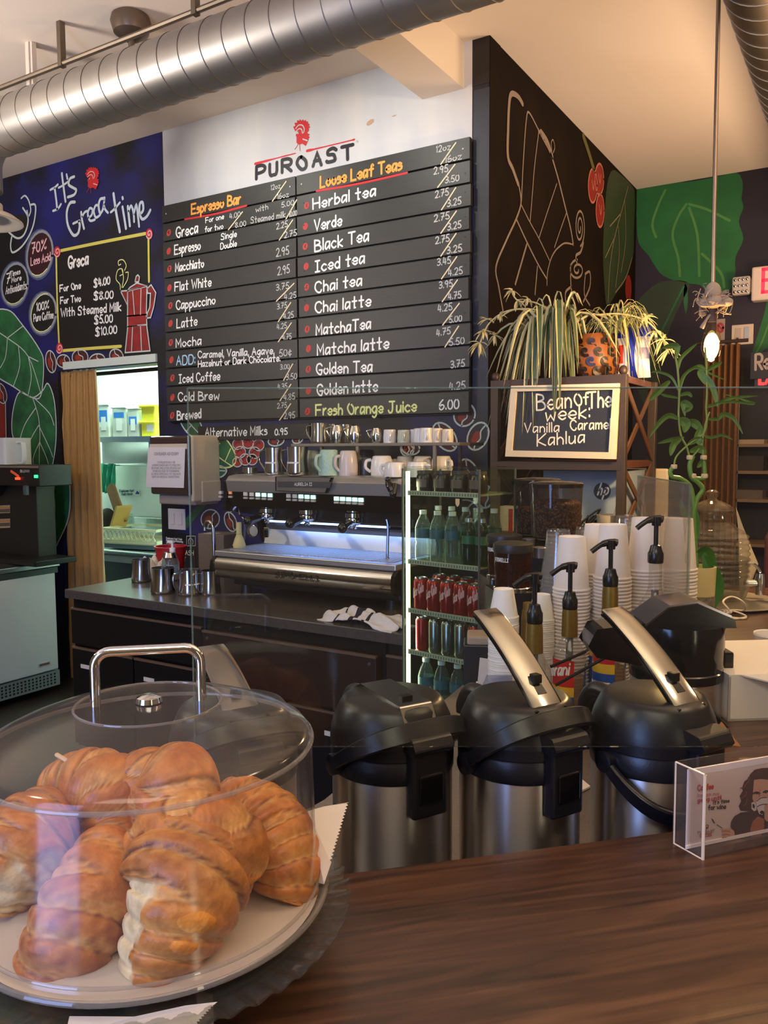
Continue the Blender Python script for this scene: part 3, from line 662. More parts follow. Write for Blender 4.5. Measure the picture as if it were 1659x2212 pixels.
# ================================================================== ceiling ducts and fittings
def duct_mat(name, c1, c2, rough):
    return mat(name, c1, rough, 1.0, var=.6, vscale=3.5, color2=c2, bump=.05, bscale=12)
M_galv = duct_mat('galvanised_steel', '#b3b0ac', '#8a8783', .46)
M_galv2 = duct_mat('dull_galvanised_steel', '#8b7f70', '#5f574c', .5)
M_seam = mat('duct_seam', '#8d877e', .45, 1.0)
M_off = mat('aged_white_metal', '#cfc4b4', .5)
d1 = thing('air_duct', 'large silver spiral air duct crossing under the ceiling above the menu board', 'air duct', (-2.0, 2.459, 3.137))
XE = -.45
MB().tube([(-1.72, 0, 0), (0, 0, 0), (XE+2.0, 0, 0)], .122, 40).build('duct_pipe', M_galv, d1)
mb = MB()
for i in range(29):
    x = -1.68+i*.112
    if x < 1.4: mb.tube([(x+.016*cos(a), .1232*cos(a), .1232*sin(a)) for a in [2*pi*j/40 for j in range(40)]], .0014, 5, closed=True)
mb.build('duct_seam', M_seam, d1)
MB().tube([(-1.66, 0, 0)]+[(-1.72-.15*sin(a), 0, -.15*(1-cos(a))) for a in [RAD(10*i) for i in range(10)]]+[(-1.87, 0, -.25)], .1225, 32).build('duct_elbow', M_galv, d1)
MB().lathe([(.105, -.30), (.105, -.36), (.118, -.362), (.118, -.40)], 32, (-1.87, 0, .05)).build('duct_collar', M_off, d1)
mb = MB().lathe([(.118, -.40), (.175, -.42), (.21, -.445), (.212, -.452), (.19, -.45), (.13, -.425), (.10, -.42)], 36, (-1.87, 0, .05))
mb.lathe([(.0, -.425), (.05, -.425), (.075, -.455), (.0, -.46)], 24, (-1.87, 0, .05)).build('diffuser', M_off, d1)
# steel strut that hangs the duct, clamped round it
MB().box(-1.62, -1.57, -.012, .012, .05, ZC-3.137).box(-1.605, -1.585, -.02, .02, .05, ZC-3.137).build('hanger_strut', M_off, d1, loc=(.11, .06, 0))
d2 = thing('air_duct', 'dull spiral air duct running back along the ceiling at the upper right', 'air duct', (-.385, 2.2, 3.2))
MB().tube([(0, 0, 0), (0, 2, 0), (0, 4.04, 0)], .150, 40).build('duct_pipe', M_galv2, d2)
mb = MB()
for i in range(36): mb.tube([(.1512*cos(a), .06+i*.11+.016*cos(a), .1512*sin(a)) for a in [2*pi*j/40 for j in range(40)]], .0016, 5, closed=True)
mb.build('duct_seam', mat('pale_duct_seam', '#b9b0a2', .5, .6), d2)
# conduit behind the big duct, with clips
cd = thing('conduit_pipe', 'thin grey conduit running along the ceiling behind the large duct', 'pipe', (-3, 2.47, 3.33))
MB().tube([(-1.0, 0, 0), (-.3, 0, 0), (0.4, 0, .0), (1.4, 0, 0.005)], .012, 8).build('pipe', M_galv2, cd)
mb = MB()
for x in (-.2, .62): mb.box(x-.012, x+.012, -.014, .014, -.014, ZC-3.33)
mb.build('pipe_clip', M_galv2, cd)
q = ond(283, 62, 1); q = EYE+(q-EYE)*((3.455-1.6)/(q-EYE).z)
cn = thing('ceiling_canopy', 'round brown metal dome fixture on a stem at the ceiling', 'ceiling fixture', (q.x, q.y, ZC))
MB().lathe([(.0, -.005), (.082, -.006), (.088, -.03), (.075, -.075), (.03, -.105), (0, -.108)], 28).build('dome_cover', mat('bronze_metal', '#6f6155', .4, .8), cn)
MB().tube([(0, 0, -.10), (0, 0, -.20)], .014, 10).build('stem', M_galv2, cn)

# ================================================================== kitchen beyond the doorway
M_steel = mat('brushed_steel', '#b9bcbd', .28, 1.0, bump=.03, bscale=40, stretch=(1, 1, 12))
M_steelh = mat('worn_steel_sheet', '#b4bbb8', .36, 1.0, var=.25, vscale=6)
KY = 4.45
def kp(x, y, Y=KY): return ony(x, y, Y)
# burlap curtain
M_burlap = mat('burlap_cloth', '#a8824a', .95, var=.4, vscale=120, color2='#8f6c3c', bump=.35, bscale=300, stretch=(.35, 1, 1.6))
cu = thing('door_curtain', 'tan burlap curtain gathered at the left of the lit kitchen doorway', 'curtain', (0, 0, 0))
YC = YM+.045
tl, tr, bl, br_ = ony(131, 805, YC), ony(209, 800, YC), ony(133, 1470, YC), ony(238, 1460, YC)
mb = MB(); NU, NV = 120, 60; vs = []
for j in range(NV+1):
    v = j/NV
    for i in range(NU+1):
        u = i/NU
        x0 = tl.x+(bl.x-tl.x)*v; x1 = tr.x+(br_.x-tr.x)*v
        w = .018*(.45+.55*min(1, v*3))
        ph = u*2*pi*6.5+.9*sin(5*u+1.5*v)+1.1*noise.noise(Vector((u*4, v*1.6, 2)))+.5*noise.noise(Vector((u*9, v*7, 5)))
        y = YC-.012+w*(.7+.5*noise.noise(Vector((u*5, v*2, 9))))*sin(ph)+.004*sin(3*ph+4*v)+.006*noise.noise(Vector((u*14, v*16, 1)))
        z = tl.z+(bl.z-tl.z)*v
        if j == 0: z += .006*sin(ph*2)
        vs.append((x0+(x1-x0)*u+.006*cos(ph), y, z))
mb.add(vs, [(j*(NU+1)+i, j*(NU+1)+i+1, (j+1)*(NU+1)+i+1, (j+1)*(NU+1)+i) for j in range(NV) for i in range(NU)], 0, True)
c_ = mb.build('curtain_cloth', M_burlap, cu); sd = c_.modifiers.new('thick', 'SOLIDIFY'); sd.thickness = .003
mb = MB(); hem = []
for j in range(NV+1):
    v = j/NV; x1 = tr.x+(br_.x-tr.x)*v; hem.append((x1+.004, YC-.014+.006*sin(6*v), tl.z+(bl.z-tl.z)*v))
mb.strap(hem, (1, 0, 0), .012, .006).build('curtain_hem', mat('pale_burlap_edge', '#cdb888', .95), cu)
rd = thing('curtain_rod', 'dark curtain rod across the top of the kitchen doorway', 'curtain rod', (DX0, YC, DZ-.035))
MB().tube([(.002, 0, 0), (DX1-DX0-.002, 0, .004)], .013, 10).build('rod', mat('dark_bronze', '#2a211b', .4, .7), rd)
# shelf with containers
KS = kp(216, 944).z
ks = thing('kitchen_shelf', 'steel wall shelf in the kitchen holding tubs of ingredients', 'shelf', (kp(200, 944).x, KY, KS))
MB().box(-.35, .85, -.02, .60, -.04, 0).build('shelf_board', M_steelh, ks)
for x in (0.05, .6): MB().box(x, x+.03, .05, .62, -.22, -.04).build('bracket', M_steel, ks)
M_tub = clear('frosted_plastic', '#eef4f0', .3, haze=.55, hazecol='#eef2ee')
M_blueL = mat('blue_label', '#2f7fd8', .6); M_whL = mat('white_label', '#f2f2ee', .6); M_yel = mat('yellow_plastic', '#f0e63a', .4)
M_dry = mat('brown_dry_goods', '#8f7f70', .9, var=.9, vscale=60, color2='#4d4238'); M_flour = mat('cream_flour', '#efe8c8', .9)
def tub(px0, px1, pyt, fillm, fh, label, blue, h=None, lidh=.018, group='tubs on the kitchen shelf', dy=0, bandy=(.45, .8)):
    a, b = kp(px0, 940, KY+dy), kp(px1, 940, KY+dy); w = b.x-a.x; h = h or kp(px0, pyt, KY+dy).z-KS
    t = thing('storage_tub', label, 'storage tub', ((a.x+b.x)/2, KY+dy+w/2, KS), group=group)
    MB().prism([(-w*.46, -w*.46), (w*.46, -w*.46), (w*.46, w*.46), (-w*.46, w*.46)], 0, h-lidh).build('tub_body', M_tub, t, bevel=.01)
    if fillm: MB().box(-w*.43, w*.43, -w*.43, w*.43, .006, h*fh).build('contents', fillm, t)
    MB().box(-w*.5, w*.5, -w*.5, w*.5, h-lidh, h).build('lid', mat('white_lid', '#f4f8f4', .5), t, bevel=.006)
    if blue: MB().box(-w*.33, w*.33, -w*.468, -w*.461, h*bandy[0], h*bandy[1]).build('label_sticker', M_blueL, t)
    MB().box(-w*.18, w*.2, -w*.472, -w*.467, h*.2, h*.6).build('label_sticker', M_whL, t)
tub(210, 236, 872, M_flour, .3, 'clear tub with blue label at the left end of the kitchen shelf', 1)
tub(240, 273, 878, M_flour, .42, 'clear tub half full of flour with a blue band, on the kitchen shelf', 1, bandy=(.62, .8))
tub(274, 299, 880, M_dry, .42, 'clear tub of brown dry goods beside the yellow tubs', 1, bandy=(.42, .68))
tub(232, 262, 868, None, 0, 'empty white lidded tub behind the flour tub on the kitchen shelf', 0, dy=.16)
tub(266, 293, 870, None, 0, 'white lidded tub standing behind the tub of brown dry goods', 0, dy=.16)
for i, (yb, yt, lab) in enumerate(((942, 908, 'yellow lidded tub with a small white label, lower of the two yellow tubs'), (906, 872, 'yellow lidded tub stacked on the other yellow tub in the kitchen'))):
    a, b = kp(299, yb), kp(334, yb); w = b.x-a.x; z0 = KS if i == 0 else KS+.125; h = .122
    t = thing('yellow_tub', lab, 'storage tub', ((a.x+b.x)/2, KY+w/2, z0), group='yellow tubs on the kitchen shelf')
    MB().prism([(-w*.42, -w*.42), (w*.42, -w*.42), (w*.42, w*.42), (-w*.42, w*.42)], 0, h*.8).build('tub_body', M_yel, t, bevel=.012)
    MB().box(-w*.5, w*.5, -w*.5, w*.5, h*.8, h).build('lid', M_yel, t, bevel=.008)
    if i == 0: MB().box(-w*.05, w*.36, -w*.428, -w*.421, h*.3, h*.75).build('label_sticker', M_whL, t)
# papers, rail, towel, notice on the kitchen wall
KW = 5.095
pp = thing('wall_notice', 'sheet of printed notices pinned under the kitchen shelf', 'notice', (0, KW, 0))
a, b = ony(243, 957, KW), ony(345, 998, KW)
MB().box(a.x, b.x, -.004, 0, b.z, a.z).build('paper_sheet', mat('pale_green_paper', '#c9d9c4', .8), pp)
mb = MB()
for r in range(7):
    for c in range(3): mb.box(a.x+.02+c*.13, a.x+.12+c*.13, -.006, -.004, b.z+.02+r*.022, b.z+.026+r*.022)
mb.build('printed_lines', mat('grey_print', '#8b9a8c', .8), pp)
rl = thing('towel_rail', 'steel rail under the notices in the kitchen', 'rail', (0, 0, 0))
a, b = ony(243, 1004, 4.95), ony(350, 1003, 4.95)
MB().tube([a, b], .011, 8).build('rail_bar', M_steel, rl)
MB().tube([a, (a.x, 5.1, a.z)], .008, 8).tube([b, (b.x, 5.1, b.z)], .008, 8).build('bracket', M_steel, rl)
gt = thing('dish_cloth', 'teal green cloth hanging from the kitchen rail beside the curtain', 'cloth', (0, 0, 0))
mb = MB(); vs = []; a = ony(232, 1004, 4.93)
for j in range(9):
    for i in range(13): vs.append((a.x-.09+.018*i*(1-.03*j), 4.925+.014*sin(i*1.5+j*.4), a.z+.01-.033*j+.006*sin(i)))
mb.add(vs, [(j*13+i, j*13+i+1, (j+1)*13+i+1, (j+1)*13+i) for j in range(8) for i in range(12)], 0, True)
o = mb.build('cloth', mat('teal_cloth', '#3fae8b', .9), gt); o.modifiers.new('thick', 'SOLIDIFY').thickness = .004
sg = thing('hand_wash_sign', 'white sign reading Employees Must Wash Hands on the kitchen wall', 'sign', (0, KW, 0))
a, b = ony(256, 1056, KW), ony(302, 1071, KW)
MB().box(a.x, b.x, -.006, 0, b.z, a.z).build('sign_plate', mat('sign_white', '#d9e6e2', .6), sg, bevel=.002)
p = Paint(lambda x, y, off: ony(x, y, KW-.0065-off)-Vector((0, KW, 0)), NM)
p.word('Employees Must', (258, 1063), (289, 1062), 5, .0022, 0, .001); p.word('Wash Hands', (262, 1070), (286, 1069), 5, .0022, 0, .001)
p.fill([(292, 1067), (296, 1060), (301, 1064), (300, 1068)], 1, .001); p.done('lettering', [mat('dark_ink', '#22303c', .7), mat('blue_ink', '#2c3f92', .7)], sg)
# steel sink bench with rack, boards, jars
zb = kp(300, 1192).z
kb = thing('sink_bench', 'stainless kitchen sink bench with rolled edge beyond the doorway', 'sink bench', (-4.75, KY, 0))
MB().box(-.9, 1.3, -.05, .55, zb-.03, zb).box(-.9, 1.3, .5, .6, zb, zb+.22).build('bench_top', M_steelh, kb, bevel=.006)
MB().tube([(-.9, -.06, zb-.01), (1.3, -.06, zb-.01)], .022, 12).build('rolled_edge', M_steel, kb)
MB().box(-.88, 1.28, 0, .5, 0, zb-.03).build('bench_cabinet', mat('dark_grey_steel', '#4a5254', .4, .6), kb)
MB().box(-.9, 1.3, -.055, -.03, zb-.09, zb-.035).build('pipe_cover', mat('grey_tube', '#9aa5a3', .4), kb)
dk = thing('dish_rack', 'cream plastic dish rack with lattice sides on the sink bench', 'dish rack', (kp(272, 1178).x, KY+.22, zb+.012), RAD(8))
M_cream = mat('cream_plastic', '#d8d2ad', .6)
mb = MB().box(-.30, .26, -.2, .2, .035, .045).box(-.30, .26, -.2, -.19, .035, .07).box(-.30, .26, .19, .2, .035, .07).box(-.30, -.29, -.2, .2, .035, .07).box(.25, .26, -.2, .2, .035, .07)
mb.box(-.31, .27, -.21, -.19, .145, .165).box(-.31, .27, .19, .21, .145, .165).box(-.31, -.29, -.2, .2, .145, .165).box(.25, .27, -.2, .2, .145, .165)
mb.build('rack_tray', M_cream, dk)
mb = MB()
for i in range(12):
    x = -.29+i*.045
    for s_ in (0, .045): mb.obox((x+.0225, -.2, .107), (.0225 if not s_ else -.0225, 0, .038), (0, .004, 0), (.004, 0, .003))
mb.build('lattice', M_cream, dk)
MB().box(-.28, .22, -.19, .19, 0, .035).build('rack_base', mat('slate_plastic', '#4a5a66', .6), dk)
def slab(name, label, cat, p0, p1, w, m, Y=KY+.22, tilt=.0, t=.02):
    a, b = kp(*p0, Y), kp(*p1, Y); t_ = thing(name, label, cat, a)
    d = b-a; e = Vector((d.z, 0, -d.x)).normalized()*w
    n = d.normalized(); pts = [Vector((0, 0, 0)), d*.93, d*.98+e*.18, d+e*.4, d+e*.6, d*.98+e*.82, d*.93+e, e]
    MB().extrude([q_ for q_ in pts], (0, t, .0), 0).build('board', m, t_, bevel=.003)
slab('cutting_board', 'tall brown wooden cutting board leaning in the dish rack', 'cutting board', (256, 1135), (228, 1052), .10, mat('board_wood', '#a4733f', .6, var=.6, vscale=10, color2='#7a5028', stretch=(8, 1, 1)))
slab('cutting_board', 'pale wooden board edge leaning in front of the dark strainer', 'cutting board', (236, 1140), (250, 1092), .02, mat('pale_wood', '#cfa25a', .6), Y=KY+.1, t=.16)
st = thing('strainer', 'dark mesh strainer standing in the dish rack by the curtain', 'strainer', kp(232, 1120, KY+.2))
MB().ball((0, 0, 0), .09, .06, .09, 18, 10, 0).build('mesh_bowl', mat('dark_mesh', '#4b4238', .6, .4), st)
gj = thing('glass_measuring_jug', 'clear glass measuring jug drying behind the dish rack', 'jug', kp(272, 1145, KY+.35))
MB().lathe([(.055, 0), (.06, .14), (.058, .14), (.053, .005)], 24).build('jug_body', clear('jug_glass', '#e6f2ec', .03, haze=.12), gj)
MB().tube(spline([(.058, 0, .12), (.095, 0, .115), (.098, 0, .05), (.056, 0, .03)], 5), .006, 8).build('handle', clear('jug_glass', '#e6f2ec'), gj)
bw = thing('glass_bowl', 'upturned clear bowl lying on the dish rack', 'bowl', kp(300, 1130, KY+.15))
MB().ball((0, 0, -.03), .06, .06, .045, 20, 8, 0, 0, pi/2).build('bowl', clear('bowl_plastic', '#eef6f4', .03, haze=.2), bw)

# ================================================================== undercounter fridge and coffee brewer, far left
UF = thing('undercounter_fridge', 'stainless undercounter fridge at the far left below the coffee brewer', 'fridge', (-4.6, 2.35, 0))
MB().box(-.62, -.03, 0, 1.03, .07, .84).build('cabinet', M_steelh, UF, bevel=.004)
MB().box(-.66, 0, -.02, 1.05, .84, .872).build('steel_top', M_steel, UF, bevel=.004)
MB().box(-.03, 0, .0, 1.01, .16, .80).build('door', mat('pale_green_steel', '#cfd6d0', .45, .35, var=.12, vscale=4), UF, bevel=.005)
MB().box(-.028, .002, 0, 1.03, .80, .838).build('handle_rail', mat('dark_steel', '#4d5654', .4, .8), UF)
mb = MB().box(-.03, -.004, 0, 1.02, .05, .15)
mb.build('vent_grille', mat('grille_steel', '#8f9a94', .5, .6), UF)
mb = MB()
for r in range(4):
    for c in range(36): mb.box(-.0045, -.0035, .03+c*.027, .044+c*.027, .065+r*.02, .077+r*.02)
mb.build('vent_hole', M_black, UF)
mb = MB().box(.0, .003, .86, .95, .20, .225); mb.build('badge', mat('badge_steel', '#d8dcd8', .3, .8), UF)
mb = MB().box(.003, .0035, .868, .942, .206, .219); mb.build('badge_print', mat('badge_red', '#6b3a3a', .6), UF)
def bq(x, y, Y=3.2): return ony(x, y, Y)
BR = thing('coffee_brewer', 'black coffee brewer with lit switches standing on the undercounter fridge', 'coffee brewer', (-5.0, 3.2, .872))
def bz(y): return bq(40, y).z-.872
M_blkp = mat('black_plastic', '#131313', .4); M_chr = mat('chrome', '#d8d8d8', .08, 1.0)
M_brst = mat('dull_brewer_steel', '#34342f', .4, .6)
xr = bq(84, 1010).x+5.0
MB().box(-.55, xr, 0, .24, bz(1050), bz(1004)).build('brewer_head', M_blkp, BR, bevel=.006)
MB().box(-.55, xr-.18,   .1, .24, .02, bz(1050)).build('brewer_column', M_brst, BR, bevel=.004)
MB().box(-.55, xr+.02, -.06, .24, 0, .035).build('brewer_base', M_blkp, BR, bevel=.004)
MB().box(xr-.22, xr+.015, -.075, -.06, .008, .030).build('drip_grate', M_brst, BR)
MB().box(-.55, xr-.003, -.004, 0, bz(1008)-.008, bz(1006)).build('chrome_strip', M_chr, BR)
MB().lathe([(.035, bz(1075)), (.06, bz(1065)), (.09, bz(1052)), (.09, bz(1048))], 20, (-.08, .09, 0)).build('brew_funnel', M_blkp, BR)
MB().box(xr-.14, xr-.11, -.02, 0, bz(1068), bz(1048)).build('tap_handle', mat('smoke_plastic', '#3d4a50', .3), BR)
def bs(x0, x1, y0, y1, nm, m):
    a, b = bq(x0, y0), bq(x1, y1)
    return MB().box(bq(x0, y0).x+5.0, bq(x1, y1).x+5.0, -.012, 0, bq(x0, y1).z-.872, bq(x0, y0).z-.872).build(nm, m, BR)
bs(77, 82, 1026, 1032, 'green_lamp', mat('green_lamp', '#20ff70', .4, emit='#2bff80', estr=4))
bs(36, 44, 1031, 1036, 'red_lamp', mat('red_lamp', '#ff4020', .4, emit='#ff3a20', estr=4))
p = Paint(lambda x, y, off: ony(x, y, 3.2-.003-off)-Vector((-5.0, 3.2, .872)), NM)
p.line([(24, 1018), (32, 1023), (40, 1029)], .009, 1, .002, 0)
for ch, a, b in (('B', 44, 48), ('U', 50, 53), ('N', 55, 58), ('N', 60, 63)): p.word(ch, (a, 1020), (b, 1020), 5, .0022, 0, .001)
p.done('lettering', [mat('silver_print', '#b0b0aa', .5), mat('orange_band', '#e0663a', .5)], BR)
p = Paint(lambda x, y, off: ony(x, y, 3.3-off)-Vector((-5.0, 3.2, .872)), NM)
p.fill([(0,1092),(22,1091),(22,1108),(0,1109)], 0, .004); p.fill([(0,1121),(22,1120),(22,1140),(0,1141)], 0, .004)
for y in (1095, 1124): p.fill([(0,y),(21,y),(21,y+3),(0,y+3)], 1, .005)
p.fill([(0,1130),(21,1129),(21,1136),(0,1137)], 2, .005); p.fill([(0,1100),(21,1099),(21,1106),(0,1107)], 2, .005)
p.done('warning_label', [mat('tan_label', '#8f8468', .7), mat('amber_print', '#b06a2c', .7), mat('brown_print', '#4d4538', .7)], BR)
a = ony(0, 1003, 3.25)
jg = thing('plastic_jug', 'frosted white plastic jug with a handle sitting on top of the coffee brewer', 'jug', (a.x-.03, 3.30, .872+bz(1004)))
hh = ony(0, 946, 3.25).z-(.872+bz(1004))
M_fro = clear('frosted_jug', '#f2f4f2', .4, haze=.7, hazecol='#dfe3e0')
MB().prism([(-.12, -.1), (.16, -.1), (.16, .1), (-.12, .1)], 0, hh).build('jug_body', M_fro, jg, bevel=.012)
MB().strap(spline([(.16, 0, hh*.82), (.215, 0, hh*.78), (.215, 0, hh*.1), (.17, 0, hh*.06)], 4), (0, 1, 0), .03, .012).build('handle', M_fro, jg)
# ================================================================== espresso counter
CY, CZ, CXL, CXR = 2.607, .90, -3.50, -1.515
m_top = mat('speckled_dark_worktop', '#4d4742', .25, var=.6, vscale=90, color2='#2b2724')
wt = thing('counter_worktop', 'dark speckled worktop of the coffee machine counter', 'worktop', (0, 0, CZ))
MB().box(CXL, CXR, CY, YM-.002, -.045, 0).build('worktop_slab', m_top, wt, bevel=.004)
m_cab = mat('black_cabinet_laminate', '#120f0e', .45, var=.4, vscale=6, color2='#0b0a09', spec=.3)
m_cabb = mat('dark_brown_panel', '#281913', .45, var=.5, vscale=5, color2='#1a100c', spec=.3)
m_edge = mat('brown_panel_edge', '#5c4a3b', .4)
m_tag = mat('pale_cabinet_tag', '#c9c2b4', .6)
XM = ony(430, 1400, CY).x
def cabinet(label, x0, x1, fronts, body):
    t = thing('base_cabinet', label, 'cabinet', ((x0+x1)/2, CY+.03, 0), group='cabinets under the coffee machine')
    c = (x0+x1)/2
    MB().box(x0-c+.004, x1-c-.004, .02, .9, .08, CZ-.047).box(x0-c+.02, x1-c-.02, .06, .88, 0, .08).build('carcass', body, t)
    for nm, a, b, z0, z1, m, d, tg in fronts:
        f = MB().box(a-c, b-c, -d, .018, z0, z1).build(nm, m, t, bevel=.002)
        MB().box(a-c, b-c, -d-.002, -d+.012, z1-.006, z1+.004).build('edge_strip', m_edge, f)
        if tg: 
            k = (a+b)/2-c if tg == 1 else a-c+.1
            MB().box(k-.035, k+.035, -d-.0025, -d, z1-.10, z1-.08).build('tag', m_tag, f)
        if nm == 'access_panel':
            for sx in (a+.03, b-.03):
                for sz in (z0+.03, z1-.03): MB().lathe([(.007, 0), (.006, .004)], 10, (sx-c, -d, sz), axis=(0, -1, 0)).build('screw', M_steel, f)
cabinet('black cabinet with a wide drawer over two doors, left end of the machine counter', CXL, XM, [('drawer_front', CXL+.01, XM-.01, .62, .80, m_cab, .004, 0), ('cabinet_door', CXL+.01, (CXL+XM)/2-.006, .10, .60, m_cab, .004, 2), ('cabinet_door', (CXL+XM)/2+.006, XM-.01, .10, .60, m_cab, .004, 2)], m_cab)
xe = ony(812, 1470, CY).x
cabinet('dark brown cabinet with a screwed wide access panel under the coffee machine', XM, xe+.02, [('access_panel', XM+.02, xe, .56, .795, m_cabb, .03, 0), ('drawer_front', XM+.02, XM+.42, .40, .53, m_cabb, .008, 0), ('cabinet_door', XM+.02, (XM+xe)/2, .10, .38, m_cab, .004, 2), ('cabinet_door', (XM+xe)/2+.01, xe-.005, .10, .53, m_cab, .004, 1)], m_cab)
cabinet('narrow plain cabinet at the right end of the counter beside the drinks cooler', xe+.024, CXR, [('filler_panel', xe+.03, CXR-.005, .10, .80, m_cabb, .002, 0)], m_cab)

# ================================================================== espresso machine
EM = thing('espresso_machine', 'large steel three group espresso machine with blue lit work area', 'espresso machine', (0, 0, CZ))
M_pol = mat('polished_steel', '#c4c2be', .16, 1.0, bump=.02, bscale=30, stretch=(1, 1, 10))
M_mid = mat('brushed_panel_steel', '#c9c6c4', .42, .9, var=.15, vscale=30, stretch=(.3, 1, 8))
M_gblk = mat('gloss_black_plastic', '#0c0c0d', .15)
mx0, mx1 = -2.735, -1.70
def mq(x, y, Y): v = ony(x, y, Y); return Vector((v.x, v.y, v.z-CZ))
zc = lambda x, y, Y: ony(x, y, Y).z-CZ
# front bar (barrel shaped)
zb1, zb0 = zc(650, 1218, 2.86), zc(650, 1268, 2.86)
prof = [(2.93, zb1+.004), (2.885, zb1), (2.862, zb1-.02), (2.855, (zb0+zb1)/2), (2.862, zb0+.02), (2.885, zb0), (2.95, zb0-.004), (3.1, zb0-.004), (3.1, zb1+.004)]
MB().extrude([(mx0+.02, y, z) for y, z in prof], (mx1-mx0-.04, 0, 0), 0, True).build('front_bar', M_pol, EM)
for x in (mx0, mx1-.02): MB().extrude([(x, y+(-.006 if y < 2.9 else 0), z) for y, z in prof], (.02, 0, 0)).build('end_cap', M_gblk, EM, bevel=.003)
p = Paint(lambda x, y, off: ony(x, y, 2.8545-off)-Vector((0, 0, CZ)), NM)
p.word('NUOVA', (601, 1238), (633, 1241), 6, .0012, 0, .001); p.word('SIMONELLI', (594, 1247), (688, 1256), 11, .0022, 0, .001)
p.done('lettering', [mat('embossed_steel', '#6f6d6a', .3, 1.0)], EM)
# drip tray and feet
MB().box(mx0+.01, mx1-.01, 2.875, 3.42, zb1, zb1+.026).build('drip_tray', M_mid, EM, bevel=.004)
mb = MB()
for i in range(46):
    x = mx0+.06+i*(mx1-mx0-.12)/45; mb.box(x-.004, x+.004, 2.93, 3.25, zb1+.026, zb1+.029)
mb.build('tray_grid', M_mid, EM)
MB().box(mx0+.04, mx1-.04, 2.97, 3.45, .04, zb0).build('lower_body', M_blkp, EM, bevel=.01)
for x in (mx0+.1, mx1-.1):
    for y in (3.0, 3.4): MB().lathe([(.03, 0), (.025, .045)], 14, (x, y, 0)).build('foot', M_blkp, EM)
# backsplash
MB().box(mx0+.03, mx1-.01, 3.24, 3.27, zb1+.03, .46).build('backsplash', mat('grey_splash_steel', '#85878d', .38, 1.0), EM)
MB().extrude([(mx0+.03, 3.22, zb1+.028), (mx0+.03, 3.239, zb1+.10), (mx0+.03, 3.239, zb1+.028)], (mx1-mx0-.04, 0, 0)).build('splash_lip', M_mid, EM)
MB().lathe([(.034, 0), (.034, .012), (.029, .014)], 24, mq(548, 1147, 3.24), axis=(0, -1, 0)).build('pressure_gauge', M_pol, EM)
MB().lathe([(.028, 0), (.0, .001)], 24, mq(548, 1147, 3.224), axis=(0, -1, 0)).build('gauge_dial', mat('gauge_face', '#b8b8b0', .4), EM)
a = mq(578, 1152, 3.24); MB().box(a.x-.018, a.x+.018, 3.228, 3.24, a.z-.032, a.z+.032).build('switch_frame', M_pol, EM, bevel=.004)
MB().box(a.x-.011, a.x+.011, 3.224, 3.23, a.z-.02, a.z+.02).build('rocker_switch', M_gblk, EM, bevel=.002)
# upper body
zt, zp, zs = zc(650, 1027, 3.0), zc(650, 1066, 2.98), zc(650, 1100, 2.98)
MB().extrude([(mx0+.01, 3.04, zt), (mx0+.01, 2.985, zt-.008), (mx0+.01, 2.965, zt-.03), (mx0+.01, 2.975, zp), (mx0+.01, 3.44, zp), (mx0+.01, 3.46, zt-.02), (mx0+.01, 3.44, zt)], (mx1-mx0-.02, 0, 0), 0, True).build('upper_body', M_mid, EM)
MB().extrude([(mx0+.01, 2.982, zp-.001), (mx0+.01, 2.990, zs), (mx0+.01, 3.40, zs), (mx0+.01, 3.40, zp-.001)], (mx1-mx0-.02, 0, 0)).build('control_panel', M_gblk, EM)
for x in (mx0-.012, mx1-.008): MB().extrude([(x, 3.06, zt+.006), (x, 2.975, zt-.03), (x, 2.962, zs-.02), (x, 3.20, zs-.06), (x, 3.25, zb1+.03), (x, 3.46, zb1+.03), (x, 3.46, zt+.006)], (.02, 0, 0)).build('side_panel', M_gblk, EM, bevel=.004)
q = [mq(598, 1029, 2.966), mq(722, 1031, 2.966), mq(709, 1065, 2.966), mq(598, 1060, 2.966)]
MB().extrude(q, (0, -.012, 0)).build('badge_frame', M_gblk, EM, bevel=.001)
c_ = sum(q, Vector())/4
MB().extrude([c_+(v-c_)*.94+Vector((0, -.0125, 0)) for v in q], (0, -.002, 0)).build('badge_plate', mat('badge_silver', '#8d8b8b', .35, .9), EM)
q2 = [mq(600, 1040, 2.95), mq(716, 1041, 2.95), mq(713, 1054, 2.95), mq(600, 1052, 2.95)]
MB().extrude(q2, (0, -.001, 0)).build('badge_band', mat('badge_dark', '#3a3a3d', .4), EM)
p = Paint(lambda x, y, off: ony(x, y, 2.948-off)-Vector((0, 0, CZ)), NM); p.word('AURELIA II', (636, 1049), (674, 1049), 6, .0013, 0, .001); p.done('lettering', [mat('badge_print', '#d5d3cf', .5)], EM)
M_lit = mat('lit_button', '#d8fff4', .4, emit='#bff5e8', estr=1.6); M_but = mat('grey_button', '#b9b3a8', .5); M_butw = mat('cream_button', '#d8d2c4', .5)
def button(x, y, w, h, m):
    a = mq(x, y, 2.985); MB().box(a.x-w/2, a.x+w/2, 2.976, 2.99, a.z-h/2, a.z+h/2).build('button', m, EM, bevel=.001)
for gx, gy, lit in ((528, 1065, (0, 0, 1, 1, 1)), (621, 1069, (0, 0, 1, 1, 1)), (724, 1075, (1, 1, 1, 1, 1))):
    for k in range(5):
        button(gx+k*13.2+4, gy+k*.7+2, .024, .018, M_lit if lit[k] else M_butw); button(gx+k*13.2+4, gy+k*.7+10.5, .024, .009, M_but)
for x, m in ((478, M_butw), (499, mat('amber_button', '#e0a070', .5, emit='#e08040', estr=.6))): button(x, 1064, .018, .015, m); button(x, 1073, .022, .010, M_but)
